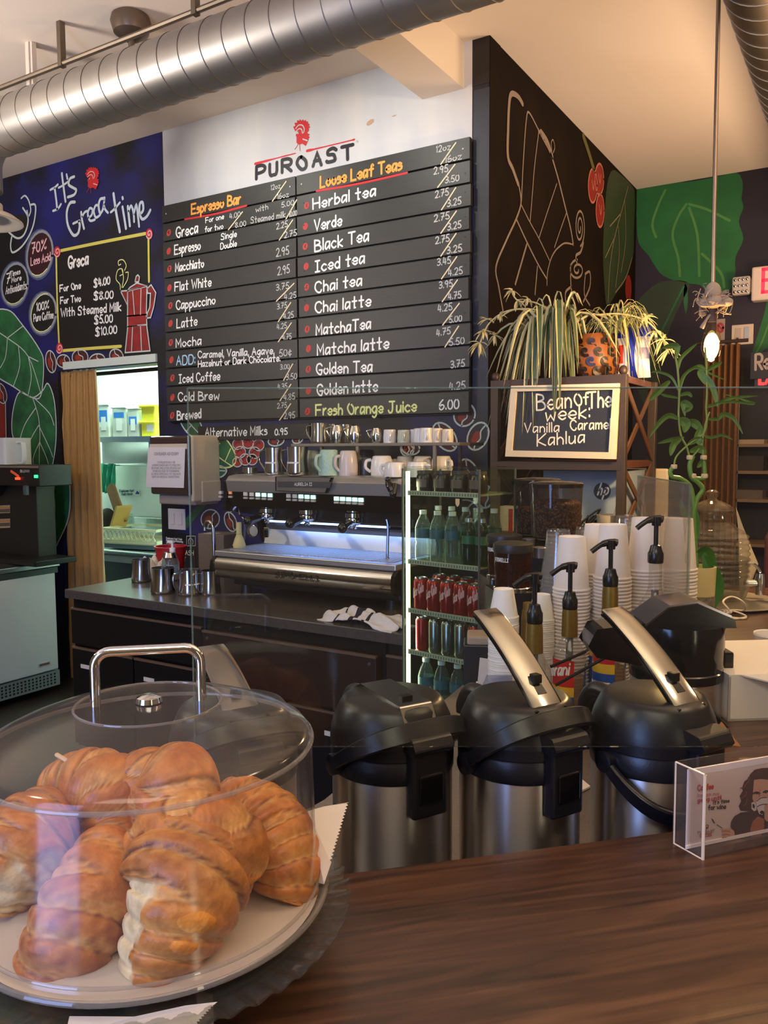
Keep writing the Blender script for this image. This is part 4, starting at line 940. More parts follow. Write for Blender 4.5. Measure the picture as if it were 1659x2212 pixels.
# group heads and portafilters
for (gx, gy, hx, hy) in ((578, 1098, 537, 1125), (665, 1101, 628, 1131), (765, 1108, 741, 1140)):
    g = mq(gx, gy, 3.10)
    MB().lathe([(.034, .05), (.036, .02), (.036, .005), (.044, .0), (.044, -.018), (.036, -.022)], 24, g).build('group_head', M_pol, EM)
    pf = MB().lathe([(.037, -.022), (.040, -.03), (.038, -.045), (.02, -.058)], 24, g).build('portafilter', M_chr, EM)
    h = mq(hx, hy, 2.95); s_ = g+Vector((0, 0, -.035)); d = (h-s_)
    MB().tube([s_, s_+d*.45], [.008, .010], 10).build('portafilter_neck', M_chr, pf)
    MB().tube([s_+d*.42, s_+d*.55, s_+d*.8, h, h+d.normalized()*.012], [.013, .016, .019, .024, .014], 14).ball(h+d.normalized()*.004, .0245, .0245, .0245).build('portafilter_handle', M_gblk, pf)
    MB().tube([g+Vector((0, 0, -.055)), g+Vector((-.012, -.01, -.07))], .006, 8).tube([g+Vector((0, 0, -.055)), g+Vector((.014, -.01, -.07))], .006, 8).build('spout', M_chr, pf)
MB().box(mx0+.15, mx1-.06, 3.12, 3.235, zs-.075, zs-.005).build('group_housing', M_blkp, EM, bevel=.01)
MB().box(mx0+.18, mx1-.04, 3.20, 3.238, zs-.105, zs-.075).build('lamp_housing', M_gblk, EM, bevel=.006)
a, b = mq(588, 1117, 3.19), mq(838, 1140, 3.19)
MB().box(a.x-.05, b.x, 3.190, 3.21, (a.z+b.z)/2-.014, (a.z+b.z)/2-.004).build('blue_white_lamp_strip', mat('lamp_strip', '#ffffff', .4, emit='#8fb4ff', estr=9), EM)
light('machine_strip_light', 'AREA', (-2.15, 3.19, CZ+(a.z+b.z)/2-.02), 2.6, (.20, .38, 1.0), .8, .03, target=(-2.15, 3.20, 0))
# steam wands
M_wand = mat('dark_wand_steel', '#77777b', .2, 1.0)
MB().tube(spline([mq(516, 1085, 3.05), mq(518, 1110, 3.04), mq(529, 1130, 3.03), mq(524, 1190, 3.03)], 5), .006, 8).build('steam_wand', M_wand, EM)
MB().tube(spline([mq(835, 1122, 3.03), mq(838, 1140, 3.03), mq(837, 1190, 3.03), mq(837, 1205, 3.03)], 5), .0065, 8).ball(mq(837, 1207, 3.03), .009).build('steam_wand', M_wand, EM)
MB().tube([mq(500, 1082, 3.02), mq(500, 1105, 3.02)], .010, 10).tube([mq(497, 1096, 3.02), mq(507, 1100, 3.02)], .014, 10).build('steam_valve', M_pol, EM)
MB().tube(spline([mq(838, 1040, 2.94), mq(842, 1052, 2.93), mq(846, 1060, 2.93)], 4), [.012, .014]+[.015]*7, 12).tube([mq(854, 1046, 2.95), mq(850, 1066, 2.93)], .015, 12).ball(mq(838, 1036, 2.94), .013).ball(mq(849, 1067, 2.93), .016).build('steam_lever', M_gblk, EM)
MB().lathe([(.036, 0), (.036, .028), (.033, .03)], 20, mq(540, 1022, 3.1)).build('top_vent', M_pol, EM)
TOPZ = CZ+zt

# ================================================================== cups and pitchers on top of the machine
SHX0, SHX1, SHY = ony(628, 960, 3.12).x, ony(992, 962, 3.12).x, 3.12
SHZ = ony(700, 958, SHY).z
rk = thing('cup_shelf', 'grey metal step shelf for cups standing on the coffee machine', 'shelf', (0, SHY, TOPZ))
hz = SHZ-TOPZ
M_gm = mat('grey_painted_metal', '#7e776f', .45, .6)
MB().box(SHX0, SHX1, 0, .25, hz-.014, hz).build('shelf_plate', M_gm, rk, bevel=.002)
for x in (ony(771, 960, SHY).x, ony(938, 962, SHY).x, ):
    MB().box(x-.007, x+.007, 0, .012, 0, hz-.014).build('shelf_leg', M_gm, rk)
for x in (SHX0+.01, ony(940, 962, SHY).x): MB().box(x-.007, x+.007, .236, .25, 0, hz-.014).build('shelf_leg', M_gm, rk)
def pitcher_parts(t, r, h, m=None, tape=None, hside=-1, spout=1):
    m = m or M_pol
    MB().lathe([(r*.93, 0), (r, .004), (r*1.02, h*.12), (r*.9, h*.55), (r*.93, h), (r*.90, h), (r*.87, h*.55), (r*.95, h*.1), (0, .006)], 28, wob=lambda a, z: 1+(.10*max(0, cos(a))**6*max(0, (z/h-.6)/.4) if spout else 0)).build('pitcher_body', m, t)
    s_ = hside
    MB().strap(spline([(s_*r*.90, 0, h*.9), (s_*r*1.65, 0, h*.86), (s_*r*1.7, 0, h*.5), (s_*r*1.05, 0, h*.12)], 6), (0, 1, 0), .012, .0035).build('handle', m, t)
    if tape: MB().lathe([(r*.935, h*.36), (r*.935, h*.47)], 12, a0=-2.6, a1=-.9, cap0=False, cap1=False).build('label_tape', mat('white_tape', '#e8e4dc', .6), t)
def on_top(px, Y, h_px0, h_px1): v = ony(px, h_px0, Y); return v, (ony(px, h_px1, Y)-v).length
v, h = on_top(593, 3.06, 1021, 963); t = thing('milk_pitcher', 'steel milk pitcher at the left on top of the coffee machine', 'pitcher', (v.x, 3.06, TOPZ), RAD(8), group='steel pitchers on the coffee machine'); pitcher_parts(t, .047, h, tape=1)
v, h = on_top(643, 3.04, 1022, 961); t2 = thing('milk_pitcher', 'steel milk pitcher beside the green mug on the coffee machine', 'pitcher', (v.x, 3.04, TOPZ), RAD(4), group='steel pitchers on the coffee machine'); pitcher_parts(t2, .052, h, tape=1)
def mug_prof(r, h, k=.8): return [(r*k, h), (r*k*.95, h), (r*.93, h*.75), (r, h*.35), (r*.97, 0), (r*.90, 0), (r*.9, h*.35), (0, h*.92)]
def mug(name, label, px, Y, pyb, pyt, r, m, cat='mug', ha=-2.2, group='mugs on the coffee machine', z=None, k=.78, hs=1.0, prof=None):
    v = ony(px, pyb, Y); h = (ony(px, pyt, Y)-v).length
    t = thing(name, label, cat, (v.x, Y, z if z is not None else TOPZ), group=group)
    MB().lathe(prof(r, h) if prof else [(r*k*.8, h), (r*k, h*.97), (r*.93, h*.75), (r, h*.35), (r*.97, 0), (r*.92, 0), (r*.93, .01)], 28, cap1=False, cap0=True).build('cup_body', m, t)
    d = Vector((cos(ha), sin(ha), 0))
    MB().tube(spline([d*r*.93+Vector((0, 0, h*.78)), d*r*1.35+Vector((0, 0, h*.72)), d*r*1.42+Vector((0, 0, h*.4)), d*r*.98+Vector((0, 0, h*.18))], 6), .0075*hs, 8).build('handle', m, t)
    return t
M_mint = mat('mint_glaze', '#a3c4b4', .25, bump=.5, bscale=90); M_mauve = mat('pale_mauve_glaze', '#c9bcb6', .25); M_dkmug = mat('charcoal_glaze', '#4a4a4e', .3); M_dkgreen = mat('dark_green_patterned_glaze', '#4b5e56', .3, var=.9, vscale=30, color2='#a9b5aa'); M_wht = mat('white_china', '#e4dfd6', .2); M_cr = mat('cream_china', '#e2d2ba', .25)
mug('mug', 'dark green patterned mug behind the steel pitcher on the coffee machine', 677, 3.17, 1020, 967, .045, M_dkgreen, ha=-.3)
mug('mug', 'mint green textured mug upside down on the coffee machine', 711, 3.05, 1023, 967, .051, M_mint, ha=-1.9)
mug('mug', 'pale mauve mug upside down beside the mint green mug', 752, 3.08, 1024, 970, .045, M_mauve, ha=-2.1)
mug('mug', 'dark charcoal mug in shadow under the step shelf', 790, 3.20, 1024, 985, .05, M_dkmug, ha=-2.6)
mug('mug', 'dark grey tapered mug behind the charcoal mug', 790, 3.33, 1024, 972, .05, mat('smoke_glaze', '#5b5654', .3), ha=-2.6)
mug('mug', 'tall white mug upside down under the shelf, left of the white cups', 825, 3.15, 1026, 983, .052, M_wht, ha=-2.6)
mug('mug', 'white cup upside down in front, its handle to the left', 853, 3.02, 1027, 995, .048, M_wht, ha=-3.1, k=.85)
mug('mug', 'cream mug upside down behind the front white cups', 875, 3.25, 1026, 985, .045, M_cr, ha=-2.4)
mug('mug', 'white cup upside down in front, its handle to the right', 902, 3.04, 1028, 995, .048, M_wht, ha=-.2, k=.85)
mug('mug', 'cream mug upside down behind the front right cup', 913, 3.24, 1027, 985, .047, M_cr, ha=-.6)
mug('mug', 'cream mug at the right end under the shelf', 954, 3.22, 1028, 985, .048, M_cr, ha=-.4)
# upper shelf
def on_shelf(px, Y, top): return ony(px, 956, Y).x, (ony(px, 956, Y)-ony(px, top, Y)).length
x, h = on_shelf(690, 3.17, 912); t = thing('milk_pitcher', 'tall steel pitcher at the left end of the cup shelf', 'pitcher', (x, 3.17, SHZ), group='steel pitchers on the cup shelf'); pitcher_parts(t, .042, h)
x, h = on_shelf(745, 3.27, 915); t = thing('milk_pitcher', 'steel pitcher at the back of the cup shelf behind the round creamers', 'pitcher', (x, 3.27, SHZ), group='steel pitchers on the cup shelf'); pitcher_parts(t, .042, h)
x, h = on_shelf(715, 3.30, 914); t = thing('milk_pitcher', 'steel pitcher behind the tall pitcher on the cup shelf', 'pitcher', (x, 3.30, SHZ), group='steel pitchers on the cup shelf'); pitcher_parts(t, .04, h)
def creamer(label, px, Y, top, r):
    x, h = on_shelf(px, Y, top)
    t = thing('steel_creamer', label, 'creamer', (x, Y, SHZ), group='round steel creamers on the cup shelf')
    MB().lathe([(r*.8, 0), (r*.85, .004), (r, h*.4), (r*.95, h*.7), (r*.72, h*.93), (r*.7, h), (r*.66, h)], 28, cap1=True).build('creamer_body', M_pol, t)
    MB().tube(spline([(-r*.7, -.01, h*.9), (-r*1.4, -.02, h*.8), (-r*.98, -.01, h*.35)], 5), .003, 6).build('handle', M_pol, t)
creamer('round steel creamer, first from the left on the cup shelf', 729, 3.15, 917, .036)
creamer('round steel creamer, second from the left on the cup shelf', 767, 3.15, 919, .034)
creamer('small round steel creamer standing apart beside the small white cups', 814, 3.16, 924, .029)
M_grn = mat('grey_green_glaze', '#b9bba8', .3)
for i, (px, Y, top, r, m, lab) in enumerate(((842, 3.16, 927, .030, M_wht, 'small white cup, first after the steel creamers on the cup shelf'), (872, 3.16, 928, .029, M_grn, 'small grey green cup on the cup shelf'),
      (897, 3.20, 927, .026, M_wht, 'small white cup just right of the grey green cup'), (906, 3.17, 925, .027, M_wht, 'small white cup in the middle of the right hand row of cups'), (921, 3.15, 924, .032, M_wht, 'small white cup before the cream cups at the right of the shelf'),
      (944, 3.17, 925, .027, M_cr, 'small cream cup, second from the right end of the shelf'), (967, 3.17, 927, .026, M_cr, 'small cream cup at the right end of the shelf'))):
    mug('espresso_cup', lab, px, Y, 956, top, r, m, 'cup', ha=-1.0, group='small cups on the cup shelf', z=SHZ, k=.92, hs=.6)

# ================================================================== things on the counter left of the machine
def ctr(px, py): v = onz(px, py, CZ); return v
def pit(px, pyb, pyt, r, label, rot=0, tape=None, hs=-1):
    v = ctr(px, pyb-4); h = (ony(px, pyt, v.y)-ony(px, pyb-4, v.y)).length
    t = thing('milk_pitcher', label, 'pitcher', (v.x, v.y, CZ), rot, group='steel pitchers on the worktop'); pitcher_parts(t, r, h, tape=tape, hside=hs)
pit(306, 1260, 1208, .052, 'steel pitcher at the back left of the counter in front of the striped towel', RAD(-30))
pit(353, 1284, 1226, .060, 'steel pitcher, front left of the counter row, handle to the left', RAD(-35))
pit(410, 1288, 1230, .054, 'steel pitcher with a white tape, in the middle of the counter row', RAD(80), 1)
pit(455, 1288, 1232, .050, 'steel pitcher nearest the coffee machine on the counter', RAD(60))
v = ony(343, 1240, 2.98); jr = thing('glass_jar', 'small lidded glass jar behind the pitchers on the counter', 'jar', (v.x, v.y+.08, CZ))
MB().lathe([(.04, 0), (.042, .11), (.036, .125)], 20).build('jar_body', clear('jar_clear', '#cfd8d2', .03, haze=.1, hazecol='#8a928c'), jr); MB().lathe([(.038, .125), (.040, .13), (.03, .155), (0, .158)], 20).build('lid', M_pol, jr)
v = ony(374, 1250, 3.1); sb = thing('soap_bottle', 'clear hand soap bottle with white pump, before the red bucket', 'soap bottle', (v.x, v.y, CZ))
MB().lathe([(.034, 0), (.036, .02), (.036, .09), (.024, .125), (.013, .135), (.013, .145)], 20).build('bottle_body', clear('soap_clear', '#e8f0f0', .05, haze=.2), sb)
MB().lathe([(.033, .004), (.033, .06)], 18).build('amber_soap', mat('amber_soap', '#e08a1e', .3), sb)
MB().lathe([(.0365, .03), (.0365, .085)], 18, a0=-1.9, a1=.2, cap0=False, cap1=False).build('label_sticker', mat('soap_label', '#e6e6ea', .5, var=.8, vscale=40, color2='#3a74c0'), sb)
MB().lathe([(.016, .145), (.016, .172), (.006, .176), (.006, .20)], 14).box(-.03, .010, -.008, .008, .20, .213).build('pump', mat('white_pump', '#e9e6df', .4), sb)
v = ony(370, 1240, 3.27); rb = thing('sanitiser_bucket', 'red plastic bucket against the wall behind the soap bottle', 'bucket', (v.x, v.y, CZ))
MB().lathe([(.068, 0), (.086, .145), (.092, .147), (.092, .155), (.084, .155), (.066, .01), (0, .008)], 28).build('bucket', mat('red_bucket_plastic', '#a8171f', .4), rb)
M_towel = mat('white_towel', '#d8cfc4', .95, bump=.4, bscale=120); M_stripe = mat('navy_stripe', '#1d1c26', .95)
def crumple(t, name, w, d, h, seed, m, stripes=0):
    rr = random.Random(seed); nx, ny = 30, 22; vs = []
    for j in range(ny+1):
        for i in range(nx+1):
            u, v_ = i/nx*2-1, j/ny*2-1
            e = max(0, 1-(abs(u)**2.2+abs(v_)**2.2)/1.25)
            n = noise.noise(Vector((u*1.8+seed, v_*1.8, seed*1.7)))*.6+noise.noise(Vector((u*4+seed, v_*3.6, 3)))*.35
            z = h*max(0.02, e**.5*(.55+n)+.02)
            vs.append((u*w/2*(1+.16*noise.noise(Vector((v_*2, seed, 0)))), v_*d/2*(1+.2*noise.noise(Vector((u*2, seed, 5)))), max(.003, z)))
    fs = [(j*(nx+1)+i, j*(nx+1)+i+1, (j+1)*(nx+1)+i+1, (j+1)*(nx+1)+i) for j in range(ny) for i in range(nx)]
    mb = MB()
    mb.v = [tuple(v_) for v_ in vs]
    for k, f in enumerate(fs):
        mb.f.append(f); i = k % nx; mb.m.append(1 if stripes and (i in stripes) else 0); mb.s.append(True)
    o = mb.build(name, [m, M_stripe], t, sub=1); o.modifiers.new('thick', 'SOLIDIFY').thickness = .004
    return o
v = ony(318, 1225, 3.12); tw = thing('striped_towel', 'folded white towel with a dark stripe at the back left of the counter', 'towel', (v.x+.04, 3.13, CZ), RAD(15))
crumple(tw, 'towel_cloth', .19, .14, .15, 3, M_towel, (6, 7))
v = onz(785, 1345, CZ); tw = thing('striped_towel', 'crumpled white towel with navy stripes lying under the coffee machine front', 'towel', (v.x+.01, max(v.y, CY+.10), CZ), RAD(-8))
crumple(tw, 'towel_cloth', .40, .16, .075, 7, M_towel, (7, 13, 14, 18))
# rinser tap block and whisk
a = ony(440, 1165, 3.2)
rb = thing('water_tap', 'chrome hot water tap rising beside the left of the coffee machine', 'tap', (ony(462, 1190, 3.1).x, 3.1, CZ))
hz_ = ony(455, 1128, 3.1).z-CZ
MB().tube(spline([(0, 0, 0), (0, 0, hz_*.8), (-.012, 0, hz_*.98), (-.045, 0, hz_), (-.06, 0, hz_*.93), (-.06, 0, hz_*.86)], 5), .010, 10).build('tap_neck', M_pol, rb); MB().lathe([(.02, 0), (.02, .02), (.012, .03)], 16).build('tap_base', M_pol, rb)
gb = thing('grey_dispenser_box', 'grey box with a white tag beside the coffee machine', 'box', (ony(430, 1200, 3.3).x, 3.3, CZ))
hb = ony(430, 1155, 3.3).z-CZ
MB().box(-.055, .14, .05, .2, 0, hb).build('box_body', mat('taupe_plastic', '#6f6259', .5), gb, bevel=.004)
MB().box(-.02, .06, .06, .12, hb, hb+.002).build('tag', m_tag, gb)
a = ony(517, 1188, 3.0)
wk_ = thing('matcha_whisk', 'yellowish bamboo whisk standing on the left of the drip tray', 'whisk', (a.x, 3.0, CZ+zb1+.029))
MB().lathe([(.030, 0), (.034, .012), (.022, .045), (.013, .065), (.015, .07), (.013, .075), (.014, .12), (.012, .125), (0, .126)], 22, wob=lambda a, z: 1+.05*cos(18*a)*(z < .045)).build('whisk', mat('bamboo_straw', '#c9bd7e', .7), wk_)
# towel dispenser, switches, hand washing notice on the wall
TD = thing('towel_dispenser', 'cream and black paper towel dispenser on the wall beside the doorway', 'towel dispenser', (0, YM, 0))
tx0, tx1 = ony(322, 1000, 3.36).x, ony(404, 1000, 3.36).x; tz1, tz0 = ony(360, 942, 3.36).z, ony(360, 1082, 3.4).z
M_dcream = mat('cream_dispenser_plastic', '#c9bda6', .4)
MB().box(tx0, tx1+.02, -.235, -.015, tz0+.04, tz1).build('dispenser_case', mat('smoke_brown_plastic', '#3d2f2a', .25), TD, bevel=.012)
MB().box(tx1+.005, tx1+.03, -.225, 0, tz0, tz1+.004).build('side_cover', M_dcream, TD, bevel=.01)
MB().box(tx1+.012, tx1+.036, -.16, 0, tz0-.005, tz0+.12).build('side_hinge', M_dcream, TD, bevel=.008)
MB().box(tx0+.03, tx1+.02, -.20, 0, tz0-.02, tz0+.04).build('paper_mouth', mat('grey_dispenser_plastic', '#8f857c', .4), TD, bevel=.01)
MB().box(tx0+.005, tx1, -.238, -.234, tz1-.075, tz1-.045).build('cream_band', M_dcream, TD)
MB().tube([(tx1+.012, -.238, tz0+.04), (tx1+.012, -.238, tz1)], .008, 10).build('chrome_edge', M_chr, TD)
nt_ = thing('advisory_notice', 'white sheet reading CONSUMER ADVISORY taped to the towel dispenser', 'notice', (0, YM-.2385, 0))
f_ad = lambda x, y, off: ony(x, y, YM-.2395-off)-Vector((0, YM-.2385, 0))
p = Paint(f_ad, NM); q = [(320, 966), (400, 966), (397, 1054), (315, 1052)]
p.mb.extrude([p.at(v_, 0) for v_ in q], (0, .001, 0)); p.done('paper_sheet', mat('paper_white', '#d9d2cf', .8), nt_)
p = Paint(f_ad, NM); p.word('CONSUMER ADVISORY', (333, 983), (386, 983), 5.5, .0013, 0, .0006)
for k, (w_, a_, b_) in enumerate((('CONSUMING RAW OR', 340, 378), ('UNDERCOOKED MEATS, POULTRY,', 329, 390), ('SEAFOOD, SHELLFISH, OR EGGS MAY', 327, 391), ('INCREASE RISK OF FOODBORNE', 330, 387), ('ILLNESS, ESPECIALLY IF YOU HAVE', 327, 390), ('CERTAIN MEDICAL CONDITIONS', 328, 387))): p.word(w_, (a_, 1000.5+k*6.3), (b_, 1000.5+k*6.3), 3.8, .0009, 0, .0006)
p.done('lettering', [mat('grey_ink', '#85807e', .8)], nt_)
sw = thing('light_switch', 'white double rocker switch plate under the towel dispenser', 'light switch', (0, YM, 0))
a, b = ony(364, 1098, YM), ony(402, 1145, YM)
MB().box(a.x, b.x, -.006, 0, b.z, a.z).build('switch_plate', mat('switch_white', '#d4cdc8', .4), sw, bevel=.002)
for k in (.28, .72): c0 = a.x+(b.x-a.x)*k; MB().box(c0-.017, c0+.017, -.011, -.006, b.z+.03, a.z-.03).build('rocker', mat('switch_white', '#d4cdc8', .4), sw, bevel=.002)
hw_ = thing('hand_wash_notice', 'black wall sign with white lettering about washing hands behind the soap', 'sign', (0, YM, 0))
a, b = ony(357, 1150, YM), ony(424, 1236, YM)
MB().box(a.x, b.x, -.006, 0, b.z, a.z).build('sign_plate', mat('sign_black', '#121214', .4), hw_, bevel=.001)
p = Paint(lambda x, y, off: ony(x, y, YM-.0065-off)-Vector((0, YM, 0)), NM)
p.word('Employees Must Wash', (359, 1164), (393, 1167), 4, .0012, 0, .001); p.word('Hands Before Returning', (359, 1169), (395, 1172), 4, .0012, 0, .001); p.word('to Work', (359, 1174), (372, 1175), 4, .0012, 0, .001)
p.word('HAND WASH', (366, 1197), (418, 1199), 9, .0022, 0, .001); p.word('ONLY', (380, 1210), (401, 1211), 8, .002, 0, .001)
p.line([(403, 1158), (422, 1158), (422, 1179), (403, 1179)], .0015, 0, .001, 0, True); p.line([(408, 1176), (407, 1168), (410, 1163), (414, 1164), (417, 1169), (416, 1176)], .0018, 0, .001)
p.done('lettering', [C_white], hw_)
# ================================================================== glass drinks cooler
FA = RAD(-9); FO = Vector((-1.49, 2.56, 0))
FW, FD, FH = .335, .23, 1.528
DC = thing('drinks_cooler', 'tall glass sided drinks cooler with a bright vertical light strip, right of the coffee machine', 'drinks cooler', FO, FA)
M_cool = clear('cooler_glass', '#f4f8f2', .03, 1.3, haze=.008, hazecol='#9aa892')
M_cooledge = mat('cooler_edge', '#5a5f55', .4, .4)
MB().box(0, FW, 0, FD, 0, .30).build('cooler_base', M_blkp, DC, bevel=.005)
MB().box(.0, FW, -.004, 0, .30, FH).build('front_glass', M_cool, DC)
MB().box(-.004, 0, 0, FD, .30, FH).build('side_glass', M_cool, DC)
MB().box(FW, FW+.004, 0, FD, .30, FH).build('side_glass', M_cool, DC)
MB().box(0, FW, FD, FD+.004, .30, FH).build('back_glass', M_cool, DC)
mb = MB()
for x in (0, FW):
    for y in (0, FD): mb.box(x-.003, x+.003, y-.003, y+.003, .30, FH)
mb.build('corner_seal', M_cooledge, DC)
MB().box(0, FW, 0, FD, FH, FH+.006).build('top_glass', M_cool, DC)
MB().tube([(.014, .012, .66), (.014, .012, FH-.01)], .0085, 10).build('light_strip', mat('cool_light_strip', '#fffff0', .4, emit='#f1f6cf', estr=3.2), DC)
light('cooler_light', 'AREA', tuple(FO+Vector((.035, .03, 1.08))), .9, (.95, 1.0, .78), .02, .8, target=tuple(FO+Vector((.30, .12, 1.08))))
def f_cool(x, y):   # pixel on the front glass -> local height
    n = Vector((sin(FA), -cos(FA), 0)); d = ray(x, y); t = (FO-EYE).dot(n)/d.dot(n)
    return EYE+d*t
SHZS = [f_cool(950, y).z for y in (1066, 1219, 1328, 1420)]
SHZS.append(SHZS[3]-.22)
M_shglass = clear('shelf_glass', '#eef2ea', .06, 1.3, haze=.16, hazecol='#c2ccae')
M_rail = mat('pale_shelf_rail', '#a9ae90', .5)
for z in SHZS:
    MB().box(.02, FW-.004, .01, FD-.004, z-.006, z).build('glass_shelf', M_shglass, DC)
    r_ = MB().box(.02, FW-.004, .004, .010, z-.011, z+.006).build('shelf_rail', M_rail, DC)
    mb = MB()
    for i in range(26): mb.box(.03+i*.0115, .036+i*.0115, .0035, .004, z-.008, z+.002)
    mb.build('rail_slots', mat('rail_slot', '#6d7060', .6), r_)
def inc(lx, ly, z): return FO+Matrix.Rotation(FA, 3, 'Z') @ Vector((lx, ly, 0))+Vector((0, 0, z))
M_pet = clear('bottle_plastic', '#e6efe9', .05, 1.35, haze=.07, hazecol='#9fb5a6')
M_blab = mat('teal_bottle_label', '#2e5c66', .5, var=.6, vscale=30, color2='#1d3d46'); M_capw = mat('pale_bottle_cap', '#c9d2c4', .5)
M_grnb = clear('green_bottle_glass', '#2f8a4e', .05, haze=.25, hazecol='#123d22')
def bottle(label, lx, ly, z, h, r, m=None, lab=None, cap=None, group='water bottles in the cooler'):
    t = thing('drink_bottle', label, 'bottle', inc(lx, ly, z), FA, group)
    MB().lathe([(r*.9, 0), (r, .01), (r, h*.30), (r*.90, h*.36), (r, h*.42), (r, h*.66), (r*.75, h*.80), (r*.42, h*.90), (r*.42, h*.93)], 18).build('bottle_body', m or M_pet, t)
    MB().lathe([(r*1.01, h*.46), (r*1.01, h*.64)], 18, cap0=False, cap1=False).build('bottle_label', lab or M_blab, t)
    MB().lathe([(r*.46, h*.92), (r*.46, h)], 12).build('bottle_cap', cap or M_capw, t)
z = SHZS[1]; hb_ = .185
for i in range(5):
    nm = ('first', 'second', 'third', 'fourth', 'fifth')[i]
    if i < 3: bottle('clear water bottle with a teal label, %s from left, front row' % nm, .055+i*.066, .05, z, hb_, .029)
    bottle('clear water bottle in the back row of the cooler, %s from the left' % nm, .05+i*.062, .15, z, hb_+.01, .028)
for i in range(2): bottle('green sparkling water bottle, %s of the two on the bottle shelf' % ('left', 'right')[i], .255+i*.055, .055, z, .165, .026, M_grnb, mat('green_label', '#1f5a3a', .5), mat('silver_cap', '#b6b8ae', .3, .8), group='green bottles in the cooler')
M_can = mat('red_can', '#9c1d17', .22, .5); M_canend = mat('can_end', '#9c9c92', .3, 1.0); M_cans = mat('silver_can', '#8f948a', .25, .9)
def can(label, lx, ly, z, r, h, m, script=None, group='red cola cans in the cooler'):
    t = thing('drink_can', label, 'can', inc(lx, ly, z), FA, group)
    MB().lathe([(r*.85, 0), (r, .008), (r, h*.90), (r*.80, h*.97)], 22).build('can_body', m, t)
    MB().lathe([(r*.82, h*.965), (r*.82, h), (r*.74, h), (r*.72, h*.985), (0, h*.985)], 20).build('can_lid', M_canend, t)
    MB().box(-.006, .008, -.005, .005, h*.985, h*1.005).build('pull_tab', M_canend, t)
    if script:
        mb = MB()
        def mp(p, nrm=False):
            a = -pi/2+p[0]/r
            return Vector((cos(a), sin(a), 0)) if nrm else Vector((cos(a)*(r+.0007), sin(a)*(r+.0007), p[2]))
        text(mb, script, (-.020, 0, h*.36), (.026, 0, h*.60), (0, 0, h*.30), None, .0016, 0, mapper=mp)
        mb.build('lettering', mat('can_script', '#d9a9a0', .5), t)
for i in range(5):
    nm = ('first', 'second', 'third', 'fourth', 'fifth')[i]
    can('red cola can in the front row of the can shelf, %s from left' % nm, .05+i*.060, .045, SHZS[2], .029, .118, M_can, 'Coca-Cola')
    if i < 4: can('red cola can in the second row of the can shelf, %s from left' % nm, .075+i*.062, .125, SHZS[2], .029, .122, M_can)
for i in range(5):
    nm = ('first', 'second', 'third', 'fourth', 'fifth')[i]
    can('slim %s can, %s from the left on the shelf below the cola cans' % (('red', 'silver', 'silver', 'silver', 'red')[i], nm), .05+i*.058, .05, SHZS[3], .024, .125, (M_can, M_cans, M_cans, M_cans, M_can)[i], group='slim cans in the cooler')
for i in range(4):
    bottle('clear bottle, %s from the left on the lowest visible cooler shelf' % ('first', 'second', 'third', 'fourth')[i], .06+i*.072, .06, SHZS[4], .19, .03, group='bottles on the lowest cooler shelf')
M_dj = mat('dark_jam_jar', '#1d120e', .25)
for i in range(4):
    t = thing('preserve_jar', 'dark labelled jar on the top cooler shelf, %s from the left' % ('first', 'second', 'third', 'fourth')[i], 'jar', inc(.05+i*.078, .07, SHZS[0]), FA, 'jars on the top cooler shelf')
    MB().lathe([(.030, 0), (.033, .006), (.033, .055), (.028, .066)], 20).build('jar_body', M_dj, t); MB().lathe([(.030, .066), (.030, .078)], 20).build('lid', mat('dark_lid', '#3a302a', .4), t)
    MB().lathe([(.0335, .018), (.0335, .048)], 14, a0=-2.4, a1=-.8, cap0=False, cap1=False).build('jar_label', mat('brown_jar_label', '#5a4a40', .6), t)
sk = thing('shield_sticker', 'small cream shield shaped sticker on the cooler glass', 'sticker', (0, 0, 0))
c_ = f_cool(990, 1086); nn = Vector((sin(FA), -cos(FA), 0)); xx = Vector((cos(FA), sin(FA), 0))
MB().extrude([c_+nn*.0045+xx*a*.0085+Vector((0, 0, b*.014)) for a, b in ((-1, 1), (1, 1), (1, -.2), (.6, -.7), (0, -1), (-.6, -.7), (-1, -.2))], nn*.0006).build('sticker', mat('sticker_cream', '#c9a876', .6), sk)

# ================================================================== industrial shelf rack
RX0, RX1, RY0, RY1 = -1.405, -.868, 3.20, 3.68
M_iron = mat('dark_iron', '#4a3c33', .5, .5, var=.4, vscale=9)
M_rwood = mat('reddish_shelf_wood', '#6b3a24', .5, var=.7, vscale=6, color2='#3f2016', stretch=(.6, 5, 5))
RK = thing('shelf_rack', 'brown iron and wood shelf rack with crossed side braces behind the grinders', 'shelf rack', (0, 0, 0))
for x in (RX0, RX1):
    for y in (RY0, RY1):
        MB().box(x-.017, x+.017, y-.017, y+.017, 0, 1.885).build('post', M_iron, RK, bevel=.002)
        if y == RY0: MB().ball((x, y, 1.90), .017, .017, .02).build('post_knob', M_iron, RK)
RZ = [1.885, 1.545, 1.245, .85, .25]
for z in RZ:
    MB().box(RX0, RX1, RY0, RY1, z-.028, z).build('shelf_board', M_rwood, RK, bevel=.002)
    MB().box(RX0, RX1, RY0-.019, RY0-.003, z-.034, z-.001).build('front_rail', M_iron, RK)
for x in (RX1, RX0):
    for z0, z1 in ((1.545, 1.86), (1.245, 1.52), (.85, 1.22)):
        MB().strap([(x, RY0, z0), (x, RY1, z1)], (0, -.5, .8), .03, .008).strap([(x+.006, RY1, z0), (x+.006, RY0, z1)], (0, .5, .8), .03, .008).build('cross_brace', mat('brown_brace', '#6b4630', .5, .3), RK)
